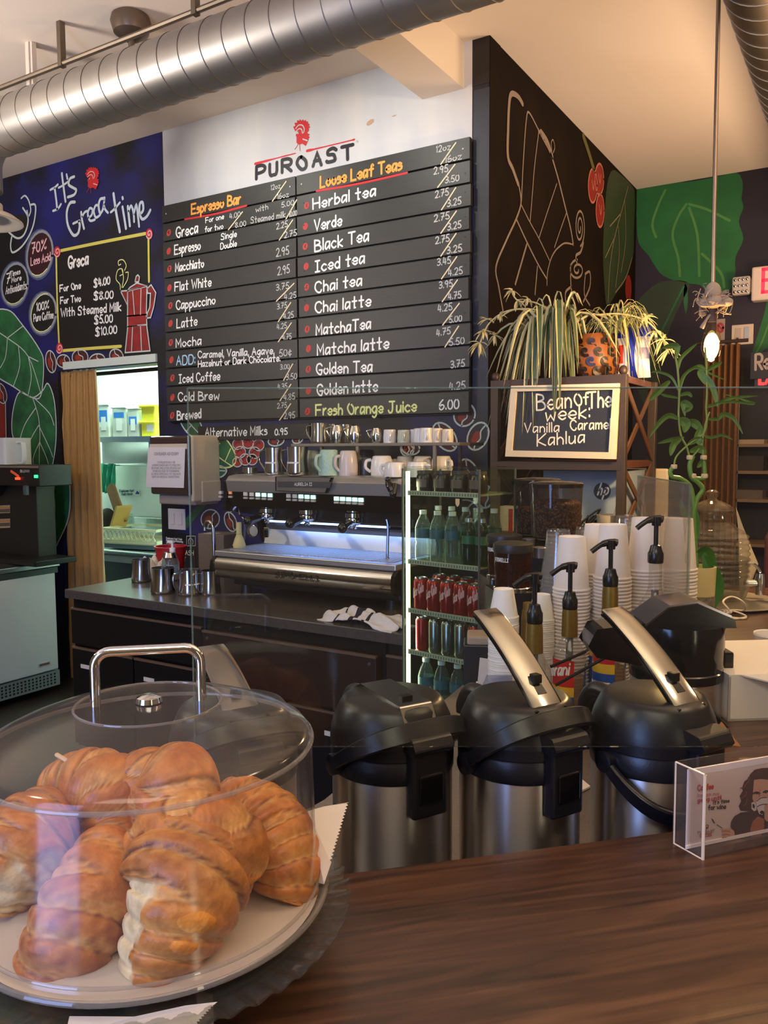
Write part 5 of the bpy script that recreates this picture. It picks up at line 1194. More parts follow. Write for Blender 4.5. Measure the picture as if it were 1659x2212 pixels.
# bean of the week chalk board
cb = thing('chalkboard', 'white framed chalkboard reading Bean Of The Week, Vanilla Caramel Kahlua, on the rack', 'chalkboard', (0, 0, 0))
BY = RY0-.030
def cbp(x, y, o=0): v = ony(x, y, BY-o); return v
Q = [cbp(1106, 834), cbp(1339, 828), cbp(1331, 992), cbp(1093, 986)]
QI = [cbp(1117, 846), cbp(1325, 842), cbp(1316, 977), cbp(1107, 973)]
M_wfr = mat('whitewashed_frame', '#d9c9b0', .7, var=.25, vscale=12)
MB().extrude([v+Vector((0, .004, 0)) for v in Q], (0, .010, 0)).build('board_panel', mat('slate_board', '#24252b', .5, var=.4, vscale=7, color2='#2f3035'), cb)
mb = MB()
for i in range(4):
    j = (i+1) % 4
    mb.extrude([Q[i]+Vector((0, -.010, 0)), Q[j]+Vector((0, -.010, 0)), QI[j]+Vector((0, -.010, 0)), QI[i]+Vector((0, -.010, 0))], (0, .022, 0))
mb.build('frame', M_wfr, cb)
ZT_ = (1020, 600, 3.7705)
p = Paint(lambda x, y, off: ony(x, y, BY+.004-off), NM, ZT_)
for w_, a, b, h, hw in (("Bean", (525, 1080), (805, 1055), 130, .0034), ("Of", (832, 1040), (945, 1030), 95, .0033), ("The", (945, 1060), (1128, 1050), 130, .0036), ("week:", (600, 1165), (955, 1140), 110, .0032), ("Vanilla", (425, 1260), (705, 1255), 75, .0024), ("Caramel", (800, 1240), (1125, 1228), 80, .0026), ("Kahlua", (530, 1372), (912, 1338), 95, .0028)):
    p.word(w_, a, b, h, hw, 0, .0008)
p.done('lettering', [mat('warm_chalk_paint', '#f0e6d4', .7)], cb)
# hp box
hb = thing('printer_carton', 'pale blue grey cardboard carton with a round dark logo on the rack', 'carton', (0, 0, RZ[2]))
bx0, bx1 = ony(1178, 1070, 3.36).x, ony(1418, 1070, 3.50).x
MB().box(bx0, -.885, 3.33, 3.64, 0, .26).build('carton', mat('blue_grey_card', '#8f9db0', .7), hb, bevel=.003)
p = Paint(lambda x, y, off: ony(x, y, 3.3295-off)-Vector((0, 0, RZ[2])), NM)
p.fill(p.ell((1301, 1061), 18.5, 18.5, n=28), 0, .0005)
p.line([(1299, 1044), (1291, 1069)], .0035, 1, .0012, 0); p.line([(1294, 1060), (1298, 1055), (1301, 1057), (1298, 1069)], .003, 1, .0012); p.line([(1309, 1054), (1301, 1078)], .0035, 1, .0012, 0); p.line([(1307, 1057), (1313, 1054), (1314, 1062), (1309, 1068), (1304, 1067)], .003, 1, .0012)
p.done('logo', [mat('logo_dark', '#2b2a33', .6), mat('logo_white', '#d5d8de', .6)], hb)
wb = thing('display_board', 'white board with rounded corner standing behind the rack at the right', 'board', (0, 0, 0))
a, b = ony(1404, 1012, 3.75), ony(1444, 1012, 3.75)
MB().box(a.x-.25, b.x, 3.75, 3.77, 0, a.z).build('board', mat('ivory_panel', '#cdbb9d', .5), wb, bevel=.012)
pm = thing('pen_bowl', 'white bowl holding a marker pen on the rack shelf', 'bowl', (ony(1318, 1115, 3.25).x, 3.26, RZ[2]))
MB().lathe([(.035, 0), (.05, .02), (.055, .06), (.057, .085), (.052, .085), (.046, .02), (0, .01)], 24).build('bowl', mat('white_bowl', '#cbbfb0', .4, var=.5, vscale=25, color2='#7e6a5c'), pm)
MB().tube([(.01, 0, .03), (.035, 0, .145)], .011, 10).build('marker_pen', mat('pen_white', '#ddd2c0', .4), pm)
cbx = thing('cable_bundle', 'small bundle of black cables on the rack shelf beside the hopper', 'cables', (ony(1268, 1115, 3.23).x, 3.235, RZ[2]))
mb = MB(); rr = random.Random(5)
for k in range(5): mb.tube(spline([(rr.uniform(-.04, .04), rr.uniform(-.02, .02), .01+.02*k/2), (rr.uniform(-.05, .05), rr.uniform(-.02, .02), .06+.012*k), (rr.uniform(-.04, .05), rr.uniform(-.02, .02), .02), (rr.uniform(-.05, .05), 0, .08)], 6), .0045, 6)
mb.build('cables', M_blkp, cbx)

# ---- plant pot and spider plant
px_, py_ = ony(1285, 800, 3.36).x, 3.36
SP = thing('spider_plant', 'variegated spider plant in a brown swirl patterned pot on top of the rack', 'potted plant', (px_, py_, RZ[0]))
m_pot = mat('swirl_pot_base', '#8a5024', .35)
MB().lathe([(.062, 0), (.085, .02), (.098, .07), (.095, .13), (.075, .17), (.07, .18), (.06, .175)], 32).build('pot', m_pot, SP)
mb = MB()
def onpot(a, z):
    r = .0985 if z < .1 else .0985-(z-.1)*.2
    r = min(r, .086+z*.18) if z < .07 else r
    return Vector((cos(a)*(r+.0015), sin(a)*(r+.0015), z))
for row in range(4):
    for k in range(11):
        a0 = k*2*pi/11+row*.3; z0 = .03+row*.038
        pts = [onpot(a0+(.02+.20*t)*cos(5.2*t), z0+(.002+.018*t)*sin(5.2*t)) for t in [i/12 for i in range(13)]]
        mb.ribbon(pts, (cos(a0), sin(a0), 0), .0066)
mb.build('swirl_pattern', mat('pot_black_swirl', '#20140c', .35), SP)
M_lg = mat('spider_leaf_green', '#3d5230', .5, var=.6, vscale=14, color2='#26361f'); M_lc = mat('spider_leaf_cream', '#bdb583', .5)
def blade(mb, path, w, mats=(0, 1)):
    """arching strap leaf with a green centre and cream margins"""
    P = [Vector(q_) for q_ in path]; n = len(P); L_ = []
    for i, q_ in enumerate(P):
        t = (P[min(i+1, n-1)]-P[max(i-1, 0)]).normalized(); sd = t.cross(Vector((0, 0, 1)))
        sd = sd.normalized() if sd.length > .05 else Vector((1, 0, 0))
        u = i/(n-1); ww = w*min(1, .45+2.2*u)*(1-max(0, (u-.55)/.45)**1.6)+.0004
        up = sd.cross(t)*ww*.5
        L_.append([q_+sd*ww+up, q_+sd*ww*.62, q_-sd*ww*.62, q_-sd*ww+up])
    vs = [v for row in L_ for v in row]
    for i in range(n-1):
        for k in range(3): mb.add([vs[i*4+k], vs[i*4+k+1], vs[i*4+4+k+1], vs[i*4+4+k]], [(0, 1, 2, 3)], mats[0] if k == 1 else mats[1], True)
rr = random.Random(11)
def arch(base, d, reach, up, drop, n=9):
    d = Vector(d); out = []
    for i in range(n):
        u = i/(n-1); out.append(Vector(base)+d*reach*(u**.85)+Vector((0, 0, up*sin(min(1, u*1.25)*pi*.62)-drop*max(0, u-.35)**1.4*1.9)))
    return out
crown = Vector((-.165, -.03, .18)); mb = MB()
for k in range(58):
    a = rr.uniform(pi*.80, 1.72*pi) if k < 44 else rr.uniform(0, 2*pi)
    rc = rr.uniform(.10, .26); dr = rr.uniform(.10, .46)
    blade(mb, arch(crown+Vector((rr.uniform(-.05, .05), rr.uniform(-.03, .03), 0)), (cos(a)*1.25, sin(a)*.55, 0), rc, rr.uniform(.06, .17), dr), rr.uniform(.009, .015))
for k in range(16):
    a = rr.uniform(pi*1.05, pi*1.62)
    blade(mb, arch(crown+Vector((rr.uniform(-.07, .05), rr.uniform(-.06, -.02), rr.uniform(-.02, .02))), (cos(a)*.9, sin(a)*.7, 0), rr.uniform(.14, .27), rr.uniform(.08, .17), rr.uniform(.26, .50)), rr.uniform(.012, .019))
for k in range(7):
    a = rr.uniform(0, 2*pi)
    blade(mb, arch(crown+Vector((rr.uniform(-.04, .04), rr.uniform(-.03, .03), .02)), (cos(a), sin(a)*.5, 0), rr.uniform(.04, .10), rr.uniform(.14, .20), rr.uniform(.02, .10)), rr.uniform(.008, .012))
mb.build('leaves', [M_lg, M_lc], SP)
# fine grassy tuft on the right of the same pot
mb = MB(); cr2 = Vector((.085, .0, .185))
for k in range(90):
    a = rr.uniform(-.48*pi, .95*pi) if k % 4 else rr.uniform(pi, 2*pi); rc = rr.uniform(.07, .23)
    blade(mb, arch(cr2+Vector((rr.uniform(-.05, .03), rr.uniform(-.03, .03), 0)), (cos(a), sin(a)*.6, 0), rc, rr.uniform(.04, .14), rr.uniform(.04, .30 if k % 4 else .14), 7), .0032, (1, 1) if k % 3 else (0, 1))
mb.build('grassy_leaves', [M_lg, mat('pale_grass_leaf', '#b0ab6c', .5)], SP)
M_run = mat('straw_runner', '#c0b27c', .6)
def L3(x, y, Y=3.30): return ony(x, y, Y)-Vector((px_, py_, RZ[0]))
def plantlet(mb, c, n, ln):
    for k in range(n):
        a = rr.uniform(0, 2*pi); el = rr.uniform(-.9, .7)
        d = Vector((cos(a)*cos(el), sin(a)*cos(el)*.7, sin(el)))
        pts = [Vector(c)+d*ln*t+Vector((0, 0, -.35*ln*t*t)) for t in (0, .25, .5, .75, 1)]
        blade(mb, pts, .005, (0, 0))
mb = MB(); pl = MB()
for pts, buds in (([(1215, 690), (1150, 668), (1095, 672), (1060, 695), (1045, 720), (1036, 745)], [(1080, 680, 7, .035), (1052, 690, 8, .045), (1045, 715, 9, .05), (1036, 740, 12, .06), (1068, 725, 8, .045)]),
                  ([(1215, 690), (1160, 655), (1120, 650), (1105, 630)], [(1118, 650, 10, .045), (1106, 628, 8, .045), (1140, 645, 8, .04)]),
                  ([(1290, 680), (1340, 678), (1390, 690), (1420, 715), (1440, 745)], [(1395, 685, 10, .05), (1415, 715, 8, .05), (1432, 735, 14, .065), (1445, 755, 9, .055)]),
                  ([(1215, 690), (1120, 668), (1075, 690)], [])):
    mb.tube(spline([L3(*q_) for q_ in pts], 6), .0032, 6)
    for x, y, n, ln in buds: plantlet(pl, L3(x, y), n, ln)
mb.build('runner_stem', M_run, SP); pl.build('plantlet', [mat('pale_plantlet', '#c9bb84', .6)], SP)
# snack bag behind the pot
sbg = thing('snack_bag', 'red white and blue foil bag standing beside the swirl pot on the rack', 'bag', (ony(1362, 815, 3.42).x, 3.42, RZ[0]), RAD(-8))
mb = MB(); vs = []; nx, nz = 10, 14; bw_, bh = .085, .21
for s_ in (1, -1):
    for j in range(nz+1):
        for i in range(nx+1):
            u, v_ = i/nx*2-1, j/nz
            vs.append((u*bw_*(1-.06*sin(pi*v_)), -s_*.045*(1-u*u)**.6*(sin(pi*min(1, v_*1.02))**.7 if 0 < v_ < 1 else 0)+.004*sin(9*u+6*v_), v_*bh))
k0 = (nx+1)*(nz+1)
for s_ in range(2):
    for j in range(nz):
        for i in range(nx):
            f = (s_*k0+j*(nx+1)+i, s_*k0+j*(nx+1)+i+1, s_*k0+(j+1)*(nx+1)+i+1, s_*k0+(j+1)*(nx+1)+i)
            mb.f.append(f if s_ == 0 else f[::-1]); mb.s.append(True)
            mi = 0
            if i in (5, 6) : mi = 1
            if j > 10: mi = 1
            if i < 4 and 3 < j < 9: mi = 2
            if i < 4 and 1 < j < 3: mi = 2
            if i > 7 and j in (5, 6, 7): mi = 3
            mb.m.append(mi)
mb.v = vs
mb.build('foil_bag', [mat('bag_white', '#d5cfd0', .3), mat('bag_blue', '#2233a0', .25), mat('bag_red', '#c2402c', .3), mat('bag_print', '#8d8aa8', .4)], sbg)

# ================================================================== hanging bulb
BP = ond(1537, 742, 2.66); RT = ond(1551.5, 30, 2.66)
HB = thing('pendant_lamp', 'bare glowing filament bulb hanging from a long steel rod', 'pendant lamp', BP)
topz = 3.2-BP.z-.05
k_ = (RT-BP); sl = Vector((k_.x/k_.z, k_.y/k_.z, 1))
MB().tube([sl*.17, sl*topz], .0072, 10).build('rod', mat('rod_steel', '#8d8178', .3, 1.0), HB)
M_bulb = clear('bulb_glass', '#fff2d8', .02)
MB().lathe([(.012, .075), (.015, .06), (.024, .035), (.031, .005), (.032, -.015), (.026, -.04), (.014, -.055), (0, -.06)], 28).build('bulb_glass', M_bulb, HB)
MB().ball((0, 0, -.008), .024, .024, .043, 16, 12).build('filament_glow', mat('filament_glow', '#fff3cf', .5, emit='#ffd77e', estr=22), HB)
MB().lathe([(.014, .07), (.015, .10), (.018, .105), (.018, .15), (.012, .16)], 20).build('socket', mat('dark_socket', '#4b3a32', .5, .4), HB)
# dusty lint caught on the socket
mb = MB().ball((0, 0, .165), .026, .026, .034, 14, 8)
for bx_, by_, bz_, br_2 in ((.028, 0, .135, .026), (.045, -.01, .128, .020), (-.022, -.01, .132, .022), (.008, -.02, .13, .028), (-.03, 0, .10, .013)): mb.ball((bx_, by_, bz_), br_2, br_2, br_2*.75, 12, 7)
rr = random.Random(2)
for i in range(70):
    a = rr.uniform(0, 2*pi); r = rr.uniform(.02, .055); z = .13+rr.uniform(-.03, .03)
    mb.tube(spline([(r*.3*cos(a), r*.3*sin(a), z), (r*cos(a), r*sin(a), z+rr.uniform(-.02, .03)), (r*1.15*cos(a+.4), r*1.15*sin(a+.4), z+rr.uniform(-.03, .03))], 3), .0014, 4)
mb.tube(spline([(.045, 0, .125), (.02, 0, .105), (-.01, -.01, .085), (-.030, -.01, .05)], 5), [.006+.002*sin(i) for i in range(16)], 7).tube(spline([(.05, .0, .125), (.03, -.03, .12), (-.02, -.035, .12), (-.045, 0, .14)], 5), .007, 7)
mb.build('dust_fluff', mat('grey_lint', '#8d7f72', 1.0), HB)['kind'] = 'stuff'

# ================================================================== on and before the back wall
EX = thing('exit_sign', 'white exit sign box with red lit letters and an emergency lamp at its left', 'exit sign', (0, YB, 0))
a, b = ony(1624, 577, 6.15), ony(1624, 650, 6.15)
MB().box(a.x, a.x+.36, -.10, 0, b.z, a.z).build('sign_box', mat('exit_white', '#d9c9b8', .4), EX, bevel=.012)
lx0 = ony(1645, 600, 6.15).x
p = Paint(lambda x, y, off: ony(x, y, 6.15-off)-Vector((0, YB, 0)), NM)
zz0, zz1 = ony(1645, 635, 6.15).z, ony(1645, 579, 6.15).z
mb = MB()
def bar(x0, x1, z0, z1): mb.box(x0, x1, -.1035, -.1002, z0, z1)
hL = zz1-zz0; x = lx0
bar(x, x+.022, zz0, zz1); bar(x, x+.075, zz0, zz0+.022); bar(x, x+.075, zz1-.022, zz1); bar(x, x+.065, zz0+hL*.45, zz0+hL*.45+.022)
x += .095
mb.obox((x+.03, -.102, (zz0+zz1)/2), (.030, 0, hL/2-.004), (0, .0016, 0), (.011, 0, 0)); mb.obox((x+.03, -.102, (zz0+zz1)/2), (-.030, 0, hL/2-.004), (0, .0015, 0), (.011, 0, 0))
bar(x+.08, x+.10, zz0, zz1); bar(x+.12, x+.19, zz1-.022, zz1); bar(x+.145, x+.166, zz0, zz1)
mb.build('exit_lettering', mat('exit_red', '#ff2a3a', .4, emit='#ff2f48', estr=1.6), EX)
a, b = ony(1581, 598, 6.14), ony(1619, 634, 6.14)
MB().box(a.x, b.x, -.10, -.04, b.z, a.z).build('lamp_housing', mat('lamp_plastic', '#bdb3a6', .35), EX, bevel=.012)
mb = MB()
for i in range(4):
    for j in range(3): mb.ball((a.x+.02+i*(b.x-a.x-.04)/3, -.10, b.z+.022+j*(a.z-b.z-.044)/2), .011, .006, .011, 10, 6)
mb.build('lamp_lens', M_chr, EX)
MB().box(b.x, ony(1626, 620, 6.15).x+.01, -.06, -.04, b.z+.02, a.z-.02).build('lamp_arm', mat('lamp_plastic', '#bdb3a6', .35), EX)
SW = thing('outlet_plate', 'white double wall plate with an outlet and a switch on the back wall', 'wall plate', (0, YB, 0))
a, b = ony(1581, 703, YB), ony(1627, 743, YB)
MB().box(a.x, b.x, -.010, 0, b.z, a.z).build('plate', mat('plate_white', '#cfbda8', .4), SW, bevel=.004)
w_ = b.x-a.x; MB().box(a.x+w_*.16, a.x+w_*.44, -.014, -.010, b.z+.025, a.z-.025).build('outlet', mat('plate_ivory', '#b9a895', .4), SW); MB().box(a.x+w_*.58, a.x+w_*.80, -.016, -.010, b.z+.02, a.z-.02).build('rocker', mat('rocker_grey', '#a8b0ba', .2), SW, bevel=.004)
MB().tube(spline([(a.x+w_*.30, -.02, b.z+.045), (a.x+w_*.28, -.03, b.z+.0), (a.x+w_*.22, -.01, b.z-.06)], 4), .008, 6).build('plug_cord', mat('olive_cord', '#4a4230', .6), SW)
NS = thing('no_smoking_sign', 'small white sign with a red circle on the back wall behind the bulb', 'sign', (0, YB, 0))
a, b = ony(1548, 690, YB), ony(1565, 752, YB)
MB().box(a.x, b.x, -.006, 0, b.z, a.z).build('sign_plate', mat('sign_offwhite', '#a08f84', .5), NS)
p = Paint(lambda x, y, off: ony(x, y, YB-.0065-off)-Vector((0, YB, 0)), NM); p.line(p.ell((1556, 708), 6, 9), .008, 0, .001, 0, True); p.line([(1552, 702), (1560, 714)], .006, 0, .001, 0); p.done('lettering', [mat('sign_red', '#a83434', .5)], NS)
RS = thing('restroom_sign', 'dark sign with grey lettering beginning Re, hung over the doorway at the right edge', 'sign', (0, YB, 0))
a, b = ony(1623, 763, YB-.2), ony(1790, 812, YB-.2)
MB().box(a.x, b.x, -.22, -.2, b.z, a.z).build('sign_panel', mat('sign_charcoal', '#191416', .5), RS)
p = Paint(lambda x, y, off: ony(x, y, YB-.2205-off)-Vector((0, YB, 0)), NM); p.word('Restrooms', (1632, 799), (1765, 785), 33, .008, 0, .001); p.done('lettering', [mat('sign_grey', '#a89a90', .6)], RS)
LD = thing('led_sign', 'small red lit sign under the restroom sign at the right edge', 'led sign', (0, YB, 0))
a, b = ony(1632, 815, YB-.15), ony(1740, 832, YB-.15)
MB().box(a.x, b.x, -.19, -.15, b.z, a.z).build('sign_case', M_blkp, LD)
p = Paint(lambda x, y, off: ony(x, y, YB-.1905-off)-Vector((0, YB, 0)), NM); p.line([(1641, 816), (1641, 829), (1650, 829)], .010, 0, .001, 0); p.line([(1654, 829), (1657, 818), (1662, 829)], .008, 0, .001, 0); p.done('lettering', [mat('led_red', '#ff3030', .4, emit='#ff2a2a', estr=2.5)], LD)
# hallway curtain, shelf unit, dark red chair back behind the glass
CT = thing('hall_curtain', 'tall brown curtain at the back of the room behind the drinks jar', 'curtain', (0, YB-.4, 0))
xa, xb = ony(1518, 900, YB-.4).x, ony(1594, 900, YB-.4).x
mb = MB(); vs = []
for j in range(3):
    for i in range(61): u = i/60; vs.append((xa+(xb-xa)*u, .035*sin(u*2*pi*6+.4*j), (.02, 1.1, 2.28)[j]))
mb.add(vs, [(j*61+i, j*61+i+1, (j+1)*61+i+1, (j+1)*61+i) for j in range(2) for i in range(60)], 0, True)
mb.build('curtain_cloth', mat('brown_curtain_cloth', '#8a5f38', .9, var=.3, vscale=8), CT).modifiers.new('thick', 'SOLIDIFY').thickness = .004
MB().tube([(xa-.05, 0, 2.30), (xb+.05, 0, 2.30)], .012, 8).build('curtain_rod', M_iron, CT)
SU = thing('wire_shelf_unit', 'metal shelf unit with stacked papers at the back right', 'shelf unit', (0, YB-.35, 0))
xa, xb = ony(1592, 950, YB-.35).x, ony(1642, 950, YB-.35).x
mb = MB()
for z in (.5, .95, 1.25, 1.44, 1.62): mb.box(xa, xb+.1, 0, .3, z-.02, z)
mb.build('shelf_board', mat('tan_shelf', '#8d6f52', .6), SU)
for x in (xa, xb+.1): MB().box(x-.01, x+.01, 0, .02, 0, 1.9).build('shelf_post', mat('grey_post', '#7d7570', .4, .5), SU)
for z, h, c in ((1.62, .03, '#b9a284'), (1.44, .10, '#3c332e'), (1.25, .06, '#6e6056')): 
    t = thing('paper_stack', 'stack of papers on the back shelf unit at height %s' % {1.62: 'of its top shelf', 1.44: 'of its second shelf', 1.25: 'of its third shelf'}[z], 'papers', ((xa+xb)/2, YB-.2, z)); MB().box(-.09, .09, -.1, .1, 0, h).build('paper_stack', mat('papers'+c[1:], c, .8), t)
CH = thing('dark_red_chair', 'dark red upholstered chair back at the right edge behind the drinks jar', 'chair', (0, 0, 0))
a = ony(1640, 1090, 3.4); 
MB().box(a.x+.02, a.x+.5, 3.4, 3.47, .5, 1.28).build('backrest', mat('dark_red_upholstery', '#3a1016', .8), CH, bevel=.03)
MB().box(a.x+.02, a.x+.5, 3.0, 3.47, .42, .5).build('seat', mat('dark_red_upholstery', '#3a1016', .8), CH, bevel=.02)
for x in (a.x+.05, a.x+.47):
    for y in (3.03, 3.44): MB().box(x-.02, x+.02, y-.02, y+.02, 0, .43).build('leg', M_iron, CH)
# ================================================================== bar and work counter
BZ, LZ = 1.13, .92
def wood_mat(name, dark, mid, light, rough=.32):
    m = bpy.data.materials.new(name); m.use_nodes = True; nt = m.node_tree; b = nt.nodes['Principled BSDF']
    tc = nt.nodes.new('ShaderNodeTexCoord'); mp = nt.nodes.new('ShaderNodeMapping'); mp.inputs['Scale'].default_value = (2.6, 34, 34)
    nt.links.new(tc.outputs['Object'], mp.inputs[0])
    n1 = nt.nodes.new('ShaderNodeTexNoise'); n1.inputs['Scale'].default_value = 1.4; n1.inputs['Detail'].default_value = 8; n1.inputs['Distortion'].default_value = .9
    nt.links.new(mp.outputs[0], n1.inputs[0])
    mp2 = nt.nodes.new('ShaderNodeMapping'); mp2.inputs['Scale'].default_value = (9, 160, 160); nt.links.new(tc.outputs['Object'], mp2.inputs[0])
    n2 = nt.nodes.new('ShaderNodeTexNoise'); n2.inputs['Scale'].default_value = 1.0; n2.inputs['Detail'].default_value = 4; nt.links.new(mp2.outputs[0], n2.inputs[0])
    ad = nt.nodes.new('ShaderNodeMath'); ad.operation = 'MULTIPLY_ADD'; ad.inputs[1].default_value = .28; nt.links.new(n2.outputs['Fac'], ad.inputs[0]); nt.links.new(n1.outputs['Fac'], ad.inputs[2])
    rp = nt.nodes.new('ShaderNodeValToRGB'); e = rp.color_ramp.elements
    e[0].position = .42; e[0].color = lin(dark); e[1].position = .86; e[1].color = lin(light); x = e.new(.62); x.color = lin(mid)
    nt.links.new(ad.outputs[0], rp.inputs[0]); nt.links.new(rp.outputs[0], b.inputs['Base Color'])
    b.inputs['Roughness'].default_value = rough
    bp = nt.nodes.new('ShaderNodeBump'); bp.inputs['Strength'].default_value = .12; bp.inputs['Distance'].default_value = .004
    nt.links.new(ad.outputs[0], bp.inputs['Height']); nt.links.new(bp.outputs[0], b.inputs['Normal'])
    return m
M_bar = wood_mat('walnut_bar_top', '#271912', '#41291c', '#5a3c29', .34)
c45 = math.sqrt(.5)
def st(x, y): return (x*c45+y*c45, -x*c45+y*c45)
bar = thing('serving_counter', 'dark walnut bar top in front, turning back along the right side', 'bar top', (0, 0, BZ), RAD(45))
poly = [(-.594, .609), (-.165, 1.038), (-.165, 1.15), (-.222, 1.5), (-.32, 1.80), (-.55, 2.28), (-.60, 2.95), (.30, 2.95), (.30, 1.45), (.62, 1.12), (.35, .84), (-.24, .255)]
MB().prism([st(*q_) for q_ in poly][::-1], -.045, 0).build('bar_slab', M_bar, bar, bevel=.004)
M_barf = mat('bar_front_panel', '#3a322b', .5, var=.3, vscale=6)
bf = thing('counter_plinth', 'dark panelled plinth under the walnut bar top', 'plinth', (0, 0, 0))
MB().prism([(-.56, .575), (-.10, .98), (-.09, 1.15), (-.15, 1.5), (-.25, 1.80), (-.49, 2.28), (-.54, 2.9), (.25, 2.9), (.25, 1.45), (.5, 1.12), (.30, .88), (-.23, .34), (-.39, .42)], 0, BZ-.045).build('base_panel', M_barf, bf)
wc = thing('work_counter', 'grey speckled work counter behind the bar holding the airpots and cups', 'counter', (0, 0, LZ))
wpoly = [(-.82, .43), (-.61, .62), (-.185, 1.045), (-.19, 1.16), (-.255, 1.5), (-.335, 1.80), (-.565, 2.28), (-.615, 2.95), (-1.0, 2.95), (-1.055, 2.45), (-.90, 1.24), (-.93, .75)]
MB().prism(wpoly[::-1] if False else wpoly, -.04, 0).build('counter_slab', mat('grey_speckled_granite', '#6f655a', .45, var=.7, vscale=120, color2='#4b443d'), wc, bevel=.003)
MB().prism([(x*.97-.02, y*.985+.012) for x, y in wpoly], -LZ, -.04).build('counter_body', mat('counter_dark_body', '#16120f', .5), wc)
lc = thing('side_cabinet', 'grey green cabinet carrying the glass cake plate at the left end of the bar', 'cabinet', (0, 0, 0))
# (its top is just lower than the plate)
sd = [(-.08, .84), (-.40, .84), (-.40, .30), (.0, .30), (.0, .84)]
MB().prism([((s_-t_)*c45, (s_+t_)*c45) for s_, t_ in ((-.42, .30), (-.006, .30), (-.006, .86), (-.42, .86))], 0, 1.168).build('cabinet_body', mat('sage_grey_laminate', '#5d665c', .5), lc, bevel=.004)

# ================================================================== cake plate, dome and croissants
DCX, DCY, PZ = -.561, .503, 1.19
def dome_clear(name): return clear(name, '#f2f0ec', .13, 1.46, haze=.030, hazecol='#cfc8c2')
M_acr = dome_clear('dome_acrylic')
M_plate = clear('plate_glass', '#e6e8e4', .04, 1.6, haze=.05, hazecol='#a8a29a')
pl = thing('cake_plate', 'ruffled glass cake plate under the dome', 'plate', (DCX, DCY, PZ-.020))
rim = lambda a, z: 1+.022*cos(34*a)*max(0, (z-.004))/.012
mb = MB().lathe([(.150, -.001), (.10, -.003), (0, -.003), (0, 0), (.10, 0), (.150, .006)], 96)
n = 51*6; ring = []
for r_, z_, wv in ((.150, -.001, 0), (.166, .004, .0012), (.180, .009, .0034), (.1805, .0115, .0034), (.166, .0085, .0012), (.150, .006, 0)):
    ring.append([((r_+wv*.6*cos(51*a))*cos(a), (r_+wv*.6*cos(51*a))*sin(a), z_+wv*cos(51*a)) for a in [2*pi*i/n for i in range(n)]])
mb.add([v for row in ring for v in row], [(j*n+i, j*n+(i+1) % n, (j+1)*n+(i+1) % n, (j+1)*n+i) for j in range(5) for i in range(n)], 0, True)
mb.build('ruffled_plate', M_plate, pl, auto=80)
pp = thing('deli_paper', 'white deli paper with zigzag cut edges lying on the cake plate', 'paper', (0, 0, 0))
M_paper = mat('white_deli_paper', '#cfc4b8', .85, var=.15, vscale=6)
def zig(a, b, n, amp):
    a, b = Vector(a), Vector(b); d = b-a; s_ = d.cross(Vector((0, 0, 1))).normalized()*amp; out = []
    for i in range(n): out += [a+d*(i/n), a+d*((i+.5)/n)+s_]
    return out
mb = MB()
base = [(DCX+.152*cos(a), DCY+.152*sin(a), PZ+.001) for a in [2*pi*i/64 for i in range(64)]]
mb.ngon(base)
F1 = [ond(x, y, D) for x, y, D in ((665, 1752, .80), (700, 1742, .815), (754, 1733, .83))]; F2 = [ond(x, y, D) for x, y, D in ((700, 1910, .735), (716, 1862, .75))]
right = zig(F1[2], F2[1], 18, .0022)
mb.ngon([onz(650, 1800, PZ+.002), F1[0], F1[1]]+right+[F2[1], F2[0], onz(660, 1900, PZ+.002)])
q0, q1 = onz(470, 2164, PZ-.012), onz(412, 2228, PZ-.014)
mb.ngon([onz(400, 2172, PZ-.010)]+zig(q0, q1, 12, .0022)+[q1, onz(140, 2240, PZ-.014), onz(150, 2195, PZ-.010), onz(290, 2196, PZ-.010)])
mb.build('paper_sheet', M_paper, pp)
dm = thing('cake_dome', 'clear acrylic cake dome with a steel bar handle covering the croissants', 'cake dome', (DCX, DCY, PZ+.002))
MB().lathe([(.160, 0), (.160, .004), (.1535, .006), (.1505, .012), (.1475, .138), (.1465, .146), (.142, .1515), (.125, .160), (.10, .1695), (.075, .1765), (.0655, .1785), (.0645, .1775), (.0640, .1785), (0, .1785)], 96, cap0=False).build('dome_shell', M_acr, dm)
M_acre = clear('acrylic_rim', '#e9e6e2', .03, 1.6, haze=.10, hazecol='#e8e2da')
mb = MB()
for r, z, w in ((.1472, .1415, .0022), (.1590, .003, .0026), (.1520, .010, .0016), (.0648, .1785, .0012)):
    mb.tube([(r*cos(a), r*sin(a), z) for a in [2*pi*i/96 for i in range(96)]], w, 8, closed=True)
mb.build('rolled_rim', M_acre, dm)
ha = Vector((cos(RAD(42)), sin(RAD(42)), 0)); hu = Vector((0, 0, 1)); ztop = .1785
pts = []
for sx, an in ((-1, 0), (1, 1)):
    arc = [(ha*(sx*(.0465-.014+.014*cos(b)))+hu*(ztop+.049-.014+.014*sin(b))) for b in [RAD(15*i) for i in range(7)]]
    seq = [ha*(sx*.0465)+hu*ztop, ha*(sx*.0465)+hu*(ztop+.02)]+arc
    pts += seq if sx < 0 else seq[::-1]
MB().tube(pts, .0046, 14).build('bar_handle', M_chr, dm)
MB().lathe([(.012, .1795), (.011, .184), (.006, .186), (0, .1865)], 18).build('handle_washer', M_chr, dm)
